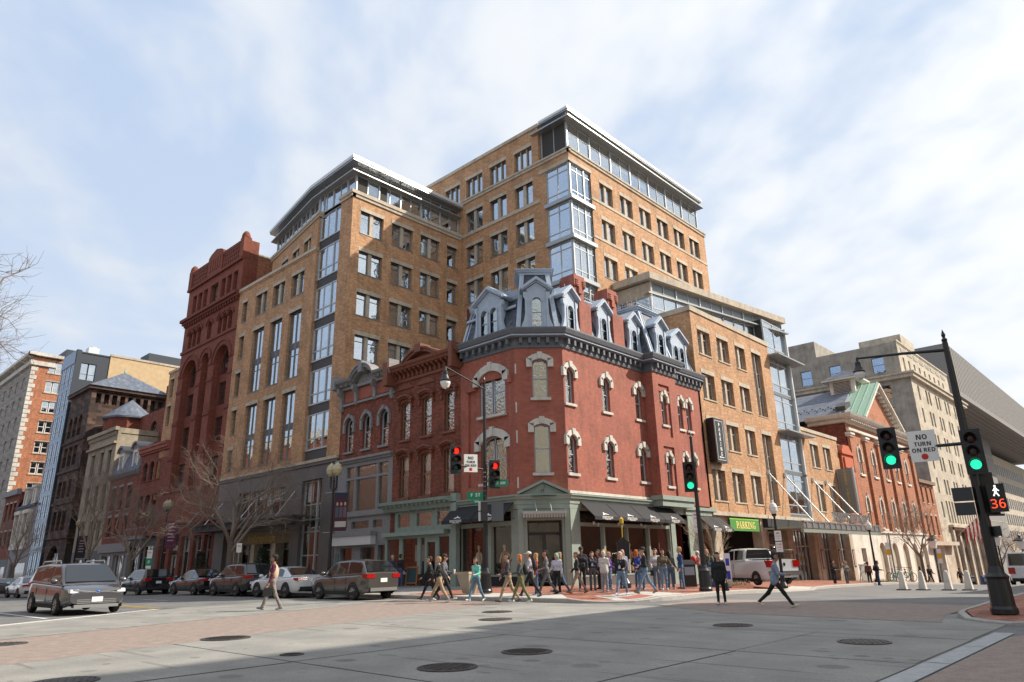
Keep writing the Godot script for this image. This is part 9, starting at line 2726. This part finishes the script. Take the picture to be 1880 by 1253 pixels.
# pose: legs [swing, knee] x 2, arms [swing, elbow, out] x 2, lean, head turn, coat length, hair (0 short, 1 long, 2 hood, 3 curly)
func pose_body(p: Dictionary) -> Body:
	var b := Body.new()
	var lean := deg_to_rad(p.get("lean", 0.0))
	var R := Basis(Vector3(1, 0, 0), lean)
	var hip := Vector3(0, 0.93, 0)
	var up := func(v: Vector3) -> Vector3: return hip + R * (v - hip)
	var low := 9.0
	var feet := []
	for i in 2:
		var s := -1.0 if i == 0 else 1.0
		var g: Array = p.legs[i]
		var L := limb(Vector3(s * 0.085, 0.9, 0), 0.43, 0.42, g[0], -g[1], 2.0, s)
		b.add(L[0], L[1], 0.088, 0.06, 2)
		b.add(L[1], L[2], 0.06, p.get("cuff", 0.045), 2)
		var pitch := deg_to_rad(clampf(g[0] - g[1], -50, 30) * 0.6)
		var toe: Vector3 = L[2] + Vector3(s * 0.02, -0.035, 0.15).rotated(Vector3(1, 0, 0), -pitch)
		b.add(L[2] + Vector3(0, -0.03, -0.03), toe, 0.042, 0.034, 3)
		low = minf(low, minf(L[2].y - 0.075, toe.y - 0.036))
	b.add(Vector3(-0.06, 0.93, 0), Vector3(0.06, 0.93, 0), 0.115, 0.115, 2)
	b.add(up.call(Vector3(-0.065, 1.04, 0)), up.call(Vector3(0.065, 1.04, 0)), 0.108, 0.108, 1)
	if p.get("coat", 0.0) > 0:
		b.add(up.call(Vector3(-0.07, 0.93 - p.coat, 0)), up.call(Vector3(-0.06, 1.1, 0)), 0.13, 0.115, 1)
		b.add(up.call(Vector3(0.07, 0.93 - p.coat, 0)), up.call(Vector3(0.06, 1.1, 0)), 0.13, 0.115, 1)
	b.add(up.call(Vector3(-0.085, 1.26, 0.01)), up.call(Vector3(0.085, 1.26, 0.01)), 0.115, 0.115, 1)
	b.add(up.call(Vector3(-0.14, 1.385, -0.01)), up.call(Vector3(0.14, 1.385, -0.01)), 0.072, 0.072, 1)
	b.add(up.call(Vector3(0, 1.42, -0.01)), up.call(Vector3(0, 1.54, 0.01)), 0.056, 0.052, 0)
	var wr := []
	for i in 2:
		var s := -1.0 if i == 0 else 1.0
		var g: Array = p.arms[i]
		var L := limb(up.call(Vector3(s * 0.19, 1.38, -0.01)), 0.28, 0.25, g[0], g[1], g[2], s)
		if g.size() > 3:      # forearm swings across the body
			var fd: Vector3 = Vector3(-s * g[3], 0.0, 1.0).normalized()
			L[2] = L[1] + (Vector3(-s * g[3], -0.1, 0.9).normalized()) * 0.25
			L[3] = (L[2] - L[1]).normalized()
		b.add(L[0], L[1], 0.06, 0.047, 1)
		b.add(L[1], L[2], 0.048, 0.036, 1)
		wr.append([L[2], L[3], s])
	b.mesh(0.024, 0.045)
	# head on its own finer grid
	var hc: Vector3 = up.call(Vector3(0, 1.53, 0.01))
	var H := R * Basis(Vector3.UP, deg_to_rad(p.get("turn", 0.0)))
	var hd := func(v: Vector3) -> Vector3: return hc + H * v
	b.add(hd.call(Vector3(0, -0.06, -0.005)), hd.call(Vector3(0, 0.03, 0)), 0.05, 0.05, 0)
	b.add(hd.call(Vector3(0, 0.05, 0.03)), hd.call(Vector3(0, 0.13, 0.0)), 0.062, 0.088, 0)
	b.add(hd.call(Vector3(0, 0.0, 0.05)), hd.call(Vector3(0, 0.03, 0.045)), 0.034, 0.045, 0)
	b.add(hd.call(Vector3(0, 0.1, 0.095)), hd.call(Vector3(0, 0.065, 0.11)), 0.01, 0.016, 0)
	b.add(hd.call(Vector3(-0.018, 0.025, 0.087)), hd.call(Vector3(0.018, 0.025, 0.087)), 0.008, 0.008, 6)
	for s in [-1.0, 1.0]:
		b.add(hd.call(Vector3(s * 0.03, 0.105, 0.083)), hd.call(Vector3(s * 0.036, 0.105, 0.081)), 0.011, 0.011, 5)
		b.add(hd.call(Vector3(s * 0.086, 0.1, -0.005)), hd.call(Vector3(s * 0.086, 0.065, 0.0)), 0.017, 0.012, 0)
	var hr: int = p.get("hair", 0)
	b.add(hd.call(Vector3(0, 0.165, -0.035)), hd.call(Vector3(0, 0.178, 0.012)), 0.088, 0.072, 4)
	b.add(hd.call(Vector3(0, 0.08, -0.045)), hd.call(Vector3(0, 0.14, -0.04)), 0.07, 0.085, 4)
	if hr == 1:
		for s in [-1.0, 0.0, 1.0]:
			b.add(hd.call(Vector3(s * 0.06, 0.1, -0.05)), hd.call(Vector3(s * 0.075, -0.14, -0.06)), 0.045, 0.035, 4)
	elif hr == 3:
		for k in 9:
			var a := TAU * k / 9
			b.add(hd.call(Vector3(cos(a) * 0.07, 0.13 + 0.03 * sin(a * 2), sin(a) * 0.06 - 0.03)), hd.call(Vector3(cos(a) * 0.09, 0.17, sin(a) * 0.07 - 0.03)), 0.04, 0.035, 4)
		b.add(hd.call(Vector3(0, -0.02, 0.05)), hd.call(Vector3(0, 0.01, 0.06)), 0.038, 0.035, 4)
	elif hr == 4:
		b.add(hd.call(Vector3(0, 0.2, -0.07)), hd.call(Vector3(0, 0.22, -0.08)), 0.045, 0.045, 4)
	b.mesh(0.0115, 0.018)
	# hands: palm, four fingers, thumb
	for q in wr:
		var d: Vector3 = q[1]
		var sd: float = q[2]
		var side := d.cross(Vector3.UP)
		side = Vector3(0, 0, 1) if side.length() < 0.3 else side.normalized()
		if absf(d.y) > 0.8: side = Vector3(0, 0, 1)
		var curl: Vector3 = side.cross(d).normalized() * sd
		var w: Vector3 = q[0]
		b.add(w, w + d * 0.075, 0.026, 0.03, 0)
		b.add(w + side * 0.014 + d * 0.02, w + side * 0.024 + d * 0.08, 0.02, 0.018, 0)
		b.add(w - side * 0.014 + d * 0.02, w - side * 0.022 + d * 0.078, 0.02, 0.017, 0)
		for k in 4:
			var o := side * (0.03 - 0.02 * k)
			var l: float = [0.036, 0.042, 0.038, 0.03][k]
			var k0: Vector3 = w + d * 0.085 + o
			var k1: Vector3 = k0 + (d + curl * 0.25).normalized() * l
			b.add(k0, k1, 0.0105, 0.0095, 0)
			b.add(k1, k1 + (d + curl * 0.8).normalized() * l * 0.85, 0.0095, 0.0085, 0)
		var t0: Vector3 = w + d * 0.025 + side * 0.026
		var t1: Vector3 = t0 + (d * 0.7 + side * 0.8).normalized() * 0.038
		b.add(t0, t1, 0.013, 0.011, 0)
		b.add(t1, t1 + (d + side * 0.25 + curl * 0.3).normalized() * 0.03, 0.011, 0.009, 0)
		b.mesh(0.0085, 0.006)
	for i in b.out_v.size():
		b.out_v[i] = b.out_v[i] - Vector3(0, low, 0)
	b.set_meta("top", hc.y + 0.245 - low)
	b.set_meta("chest", up.call(Vector3(0, 1.2, 0)) - Vector3(0, low, 0))
	b.set_meta("hand", [wr[0][0] - Vector3(0, low, 0), wr[1][0] - Vector3(0, low, 0)])
	b.set_meta("head", hc - Vector3(0, low, 0))
	return b

const SKINS := [Color(0.48, 0.28, 0.20), Color(0.40, 0.22, 0.15), Color(0.20, 0.10, 0.06), Color(0.33, 0.18, 0.11)]

func person(at: Vector3, hgt: float, face: float, body: Body, top: Color, pants: Color, shoes: Color, hair: Color, skin: int, label: String, extras := []) -> void:
	var m := MB.new()
	m.tint = true
	var sk: Color = SKINS[skin]
	var table := [sk, top, pants, shoes, hair, Color(0.02, 0.015, 0.012), Color(sk.r * 0.7, sk.g * 0.45, sk.b * 0.45)]
	m.v = body.out_v
	m.n = body.out_n
	m.c.resize(m.v.size())
	for i in m.v.size():
		m.c[i] = table[body.out_r[i]]
	var s: float = hgt / body.get_meta("top")
	var t := thing("person", label, "person", at, "people on the corner" if at.z < -15 and at.z > -35 else "", deg_to_rad(face))
	var S := Transform3D(Basis.from_scale(Vector3.ONE * s), Vector3.ZERO)
	loc(t, "body", m.mesh(), M.skin, S)
	var ch: Vector3 = body.get_meta("chest")
	var hd: Vector3 = body.get_meta("head")
	for e in extras:
		if e[0] == "backpack":
			loc(t, "backpack", MB.new().ball(ch + Vector3(0, 0.02, -0.2), Vector3(0.15, 0.22, 0.1), 10).ball(ch + Vector3(0, -0.06, -0.27), Vector3(0.11, 0.1, 0.06), 8).mesh(), mat(e[1], 0.8), S)
		elif e[0] == "cap":
			loc(t, "cap", MB.new().ball(hd + Vector3(0, 0.165, -0.01), Vector3(0.105, 0.085, 0.115), 10).ball(hd + Vector3(0, 0.155, 0.12), Vector3(0.075, 0.012, 0.075), 8).mesh(), mat(e[1], 0.8), S)
		elif e[0] == "badge":
			loc(t, "badge", MB.new().box(ch.x - 0.045, ch.x + 0.045, ch.y - 0.12, ch.y - 0.0, ch.z + 0.125, ch.z + 0.135).bar(ch + Vector3(0, 0.0, 0.13), ch + Vector3(-0.07, 0.2, 0.08), 0.014, 0.006).bar(ch + Vector3(0, 0.0, 0.13), ch + Vector3(0.07, 0.2, 0.08), 0.014, 0.006).mesh(), mat(lin(0.5, 0.55, 0.66), 0.6), S)
		elif e[0] == "shirt":
			loc(t, "shirt_front", MB.new().ball(ch + Vector3(0, -0.02, 0.05), Vector3(0.07, 0.2, 0.085), 10).mesh(), mat(e[1], 0.9), S)
		elif e[0] == "bag":
			var h: Vector3 = body.get_meta("hand")[e[2]] + Vector3(0, -0.06, 0.02)
			loc(t, "bag", MB.new().hull([h + Vector3(-0.06, -0.36, 0.15), h + Vector3(0.06, -0.36, 0.15), h + Vector3(0.06, -0.36, -0.15), h + Vector3(-0.06, -0.36, -0.15), h + Vector3(-0.04, -0.1, 0.13), h + Vector3(0.04, -0.1, 0.13), h + Vector3(0.04, -0.1, -0.13), h + Vector3(-0.04, -0.1, -0.13)]).tube([h + Vector3(0, -0.1, 0.1), h + Vector3(0, 0.0, 0.05), h + Vector3(0, 0.0, -0.05), h + Vector3(0, -0.1, -0.1)], [0.01, 0.01, 0.01, 0.01], 5).mesh(), mat(e[1], 0.6), S)
		elif e[0] == "cup":
			var h: Vector3 = body.get_meta("hand")[e[2]]
			loc(t, "cup", MB.new().lathe([Vector2(0, -0.03), Vector2(0.03, -0.03), Vector2(0.042, 0.1), Vector2(0.044, 0.11), Vector2(0, 0.12)], 10, h + Vector3(0, 0.03, 0.08)).mesh(), M.white, S)
		elif e[0] == "vest":
			loc(t, "vest", MB.new().ball(ch + Vector3(0, -0.02, -0.02), Vector3(0.195, 0.29, 0.155), 12).mesh(), mat(e[1], 0.9), S)
		elif e[0] == "bundle":
			loc(t, "bundle", MB.new().ball(ch + Vector3(0.05, 0.16, 0.3), Vector3(0.2, 0.16, 0.12), 8).ball(ch + Vector3(0.2, 0.05, 0.26), Vector3(0.12, 0.18, 0.09), 8).mesh(), mat(e[1], 0.9), S)

func people() -> void:
	M.skin = mat(Color.WHITE, 0.85)
	M.skin.vertex_color_use_as_albedo = true
	wavy(M.skin, 0.03, 9.0, 0.7, 97)
	var walk_a := pose_body({"legs": [[28, 4], [-22, 12]], "arms": [[-20, 12, 6], [22, 25, 6]], "lean": 3.0})
	var walk_b := pose_body({"legs": [[-20, 18], [26, 6]], "arms": [[14, 30, 8], [4, 70, 10]], "lean": 3.0, "turn": 12.0})
	var walk_l := pose_body({"legs": [[24, 4], [-18, 14]], "arms": [[-12, 30, 8], [12, 70, 8]], "lean": 3.0, "hair": 1, "cuff": 0.05})
	var stand_a := pose_body({"legs": [[3, 2], [-3, 2]], "arms": [[0, 14, 8], [2, 18, 8]]})
	var stand_l := pose_body({"legs": [[2, 1], [-2, 3]], "arms": [[6, 60, 8], [2, 14, 8]], "hair": 1, "turn": -20.0, "cuff": 0.06})
	var stand_p := pose_body({"legs": [[4, 4], [-4, 2]], "arms": [[14, 75, 10, 0.3], [14, 75, 10, 0.3]], "turn": 25.0, "cuff": 0.06, "lean": 5.0})
	var stand_c := pose_body({"legs": [[2, 2], [-2, 2]], "arms": [[8, 12, 10], [-14, 75, 30]], "hair": 1, "turn": 18.0})
	var hood := pose_body({"legs": [[2, 1], [-3, 3]], "arms": [[18, 55, 6, 0.3], [12, 60, 6, 0.3]], "cuff": 0.065, "coat": 0.05})
	var coat_w := pose_body({"legs": [[6, 2], [-6, 4]], "arms": [[-4, 14, 8], [4, 16, 8]], "hair": 1, "coat": 0.12, "turn": 30.0})
	var stride := pose_body({"legs": [[34, 2], [-34, 16]], "arms": [[20, 78, 4, 0.6], [20, 78, 4, 0.6]], "lean": 7.0, "hair": 4, "coat": 0.04})
	var vest := pose_body({"legs": [[20, 3], [-16, 12]], "arms": [[-8, 14, 8], [8, 10, 8]], "hair": 3, "cuff": 0.055})
	var jeans := Color(0.07, 0.12, 0.20)
	var blue := Color(0.12, 0.19, 0.28)
	var blk := Color(0.012, 0.012, 0.014)
	var wht := Color(0.6, 0.6, 0.6)
	var brn := Color(0.05, 0.028, 0.016)
	var blond := Color(0.36, 0.22, 0.10)
	var ginger := Color(0.42, 0.13, 0.03)
	var khaki := Color(0.36, 0.27, 0.18)
	var gry := Color(0.10, 0.10, 0.11)
	var F := -47.0     # towards the left of the picture
	var K := 43.0      # towards the camera
	person(Vector3(-21.3, 0.01, -18.5), 1.68, F, walk_a, blk, khaki, wht, blond, 0, "person in blue shirt and black jacket striding left in khaki trousers", [["shirt", Color(0.02, 0.07, 0.35).linear_to_srgb()]])
	person(Vector3(-22.3, 0.01, -19.6), 1.8, 120, walk_b, gry, blk, wht, brn, 0, "person with grey backpack and dark cap holding a coffee cup", [["backpack", lin(0.25, 0.25, 0.25)], ["cap", lin(0.02, 0.02, 0.025)], ["cup", 0, 1]])
	person(Vector3(-22.9, 0.01, -19.4), 1.72, F, walk_a, blk, blk, gry, brn, 0, "person in black half hidden behind the khaki trousers")
	person(Vector3(-20.4, 0.01, -19.6), 1.63, 0, walk_l, Color(0.16, 0.50, 0.42), blue, wht, brn, 0, "person in a mint green jacket and blue jeans by the planter", [["badge"]])
	person(Vector3(-18.5, 0.03, -19.4), 1.72, F, walk_b, Color(0.05, 0.05, 0.055), khaki, gry, brn, 0, "person in charcoal jacket and khaki trousers stepping off the kerb", [["badge"]])
	person(Vector3(-17.8, 0.03, -19.3), 1.66, F, walk_l, Color(0.06, 0.065, 0.06), Color(0.16, 0.15, 0.07), wht, ginger, 0, "person in blue shirt, black backpack and olive trousers stepping left", [["shirt", Color(0.02, 0.06, 0.3).linear_to_srgb()], ["backpack", lin(0.015, 0.015, 0.016)]])
	person(Vector3(-18.5, 0.15, -20.6), 1.66, F, walk_a, Color(0.4, 0.36, 0.42), blk, gry, brn, 0, "person with white cap and black backpack behind the olive trousers", [["cap", lin(0.6, 0.58, 0.52)], ["backpack", lin(0.015, 0.015, 0.016)]])
	person(Vector3(-18.9, 0.17, -21.4), 1.58, F, stand_l, Color(0.34, 0.02, 0.03), jeans, wht, blond, 0, "person in a red and black jacket beside the shop door", [["badge"]])
	person(Vector3(-18.7, 0.17, -21.8), 1.68, F, walk_b, Color(0.15, 0.15, 0.155), gry, blk, blk, 1, "person in a plain grey hooded top walking left", [])
	person(Vector3(-18.6, 0.18, -22.3), 1.56, 20, stand_l, Color(0.5, 0.48, 0.56), blk, wht, Color(0.16, 0.40, 0.36), 0, "person in white hooded jacket and black trousers before the shop door", [["badge"]])
	person(Vector3(-18.9, 0.2, -22.9), 1.58, F, walk_l, Color(0.45, 0.43, 0.42), jeans, gry, blond, 0, "person in pale jacket and jeans behind the white hooded jacket")
	person(Vector3(-17.8, 0.2, -22.6), 1.55, F, walk_b, blk, Color(0.22, 0.17, 0.14), Color(0.2, 0.08, 0.04), brn, 1, "person in black top and brown camouflage trousers", [["badge"]])
	person(Vector3(-18.9, 0.22, -24.3), 1.78, K, stand_a, Color(0.02, 0.022, 0.03), blk, gry, blk, 2, "tall person in dark cap beside the green pilaster", [["cap", lin(0.015, 0.017, 0.025)]])
	person(Vector3(-18.8, 0.22, -24.9), 1.58, K, stand_l, Color(0.022, 0.024, 0.04), gry, blk, brn, 0, "person in navy top and grey trousers wearing a badge", [["badge"]])
	person(Vector3(-18.9, 0.23, -25.5), 1.64, F, stand_c, Color(0.14, 0.01, 0.035), blk, blk, brn, 0, "person in a maroon jacket and black trousers")
	person(Vector3(-17.6, 0.2, -24.1), 1.6, 200, hood, Color(0.52, 0.50, 0.47), Color(0.22, 0.23, 0.26), wht, Color(0.52, 0.50, 0.47), 0, "person in cream hooded top and grey sweatpants, back turned")
	person(Vector3(-18.2, 0.22, -25.3), 1.54, 133, stand_l, Color(0.11, 0.03, 0.30), blue, wht, blond, 0, "person in a purple shirt and jeans")
	person(Vector3(-19.1, 0.24, -26.2), 1.66, K, stand_a, gry, blk, gry, brn, 0, "person in orange cap behind the purple shirt", [["cap", lin(0.5, 0.2, 0.03)]])
	person(Vector3(-15.6, 0.17, -22.4), 1.55, 15, walk_l, Color(0.014, 0.014, 0.016), blue, Color(0.5, 0.45, 0.6), Color(0.42, 0.38, 0.32), 0, "person in black jacket and light jeans walking near the kerb", [["badge"]])
	person(Vector3(-18.4, 0.24, -26.6), 1.62, K, stand_l, Color(0.34, 0.36, 0.42), jeans, gry, Color(0.42, 0.25, 0.3), 0, "person in pale grey top right beside the call box")
	person(Vector3(-17.2, 0.22, -25.9), 1.6, 160, stand_c, Color(0.02, 0.025, 0.05), jeans, wht, ginger, 0, "person in plain navy top turned away right of the call box")
	person(Vector3(-16.7, 0.2, -25.4), 1.6, K, stand_p, Color(0.02, 0.05, 0.26), jeans, wht, brn, 0, "person in a bright blue top and badge", [["badge"]])
	person(Vector3(-15.4, 0.18, -23.7), 1.7, F, walk_b, blk, blue, Color(0.24, 0.1, 0.05), blk, 0, "person in black shirt, dark cap and blue jeans striding left", [["cap", lin(0.012, 0.012, 0.014)], ["badge"]])
	person(Vector3(-16.6, 0.2, -26.4), 1.66, K, stand_l, Color(0.5, 0.46, 0.47), blue, wht, brn, 0, "person in a white top holding a black bag", [["bag", lin(0.012, 0.012, 0.014), 0]])
	person(Vector3(-16.0, 0.2, -26.0), 1.62, K, stand_c, Color(0.10, 0.075, 0.05), blue, wht, blk, 1, "person in an olive brown jacket, hand on hip")
	person(Vector3(-16.3, 0.2, -27.0), 1.56, 200, stand_l, gry, jeans, wht, blk, 1, "person in dark grey turned away behind the olive brown jacket")
	person(Vector3(-15.9, 0.2, -27.2), 1.7, F, stand_a, Color(0.02, 0.06, 0.17), blue, gry, blond, 0, "person in a blue zipped jumper and jeans standing alone", [["badge"]])
	person(Vector3(-17.1, 0.18, -31.0), 1.58, F, stand_p, Color(0.5, 0.25, 0.22), jeans, wht, Color(0.6, 0.55, 0.5), 0, "person in a pink top lifting a red bundle", [["bundle", lin(0.5, 0.02, 0.02)]])
	person(Vector3(-16.4, 0.18, -30.6), 1.62, F, stand_p, Color(0.06, 0.07, 0.045), gry, gry, blond, 0, "person in dark green jacket with a backpack behind the pole", [["backpack", lin(0.06, 0.07, 0.045)]])
	person(Vector3(-11.1, 0.01, -21.3), 1.58, 20, coat_w, Color(0.012, 0.012, 0.015), blk, wht, Color(0.02, 0.014, 0.01), 0, "person in a long black coat standing in the road", [["bag", lin(0.015, 0.02, 0.02), 1]])
	person(Vector3(-9.1, 0.01, -20.8), 1.52, 110, stride, Color(0.20, 0.25, 0.33), Color(0.008, 0.008, 0.01), Color(0.62, 0.58, 0.42), blk, 3, "person in a grey blue sweatshirt and black leggings striding right")
	person(Vector3(-23.7, 0.01, -12.9), 1.86, -30, vest, Color(0.09, 0.015, 0.035), Color(0.22, 0.19, 0.17), Color(0.25, 0.25, 0.28), blk, 3, "person in tan padded vest crossing the left street with a dark bag", [["vest", lin(0.46, 0.36, 0.25)], ["bag", lin(0.012, 0.012, 0.014), 1]])
	person(Vector3(-32.1, 0.3, -24.5), 1.64, 180, stand_a, Color(0.02, 0.03, 0.07), Color(0.05, 0.06, 0.1), gry, Color(0.4, 0.36, 0.32), 0, "person in navy looking into the shop window")
	person(Vector3(-31.4, 0.3, -24.5), 1.68, 180, stand_a, blk, Color(0.04, 0.08, 0.18), gry, blk, 0, "person in black with blue jeans looking into the shop window")
	person(Vector3(-17.4, -0.42, -49.0), 1.55, 60, stand_p, blk, blk, gry, brn, 0, "person in black waiting before the theatre lobby", [])
	person(Vector3(-16.9, -0.45, -49.8), 1.5, 60, stand_p, Color(0.14, 0.14, 0.15), gry, gry, blond, 0, "person in grey beside the one in black at the theatre lobby")
	person(Vector3(-17.0, -0.6, -54.6), 1.55, 200, stand_a, Color(0.12, 0.04, 0.03), blk, gry, brn, 1, "person in rust brown beside the hire bicycles")
	person(Vector3(-16.0, -0.6, -53.2), 1.62, 100, stand_p, blk, Color(0.02, 0.05, 0.12), gry, blk, 1, "person in black bending over a hire bicycle", [["backpack", lin(0.012, 0.012, 0.013)]])
	person(Vector3(-16.9, -1.2, -70.0), 1.66, K, walk_b, blk, blk, blk, brn, 0, "person in a black suit walking up the right pavement")
	person(Vector3(-17.2, -1.2, -68.4), 1.6, 150, walk_l, gry, gry, gry, brn, 0, "person in grey walking beside the black suit")
	person(Vector3(-17.6, -1.75, -84.0), 1.7, K, walk_a, Color(0.02, 0.02, 0.03), blk, gry, blk, 2, "person in dark clothes furthest down the right pavement")
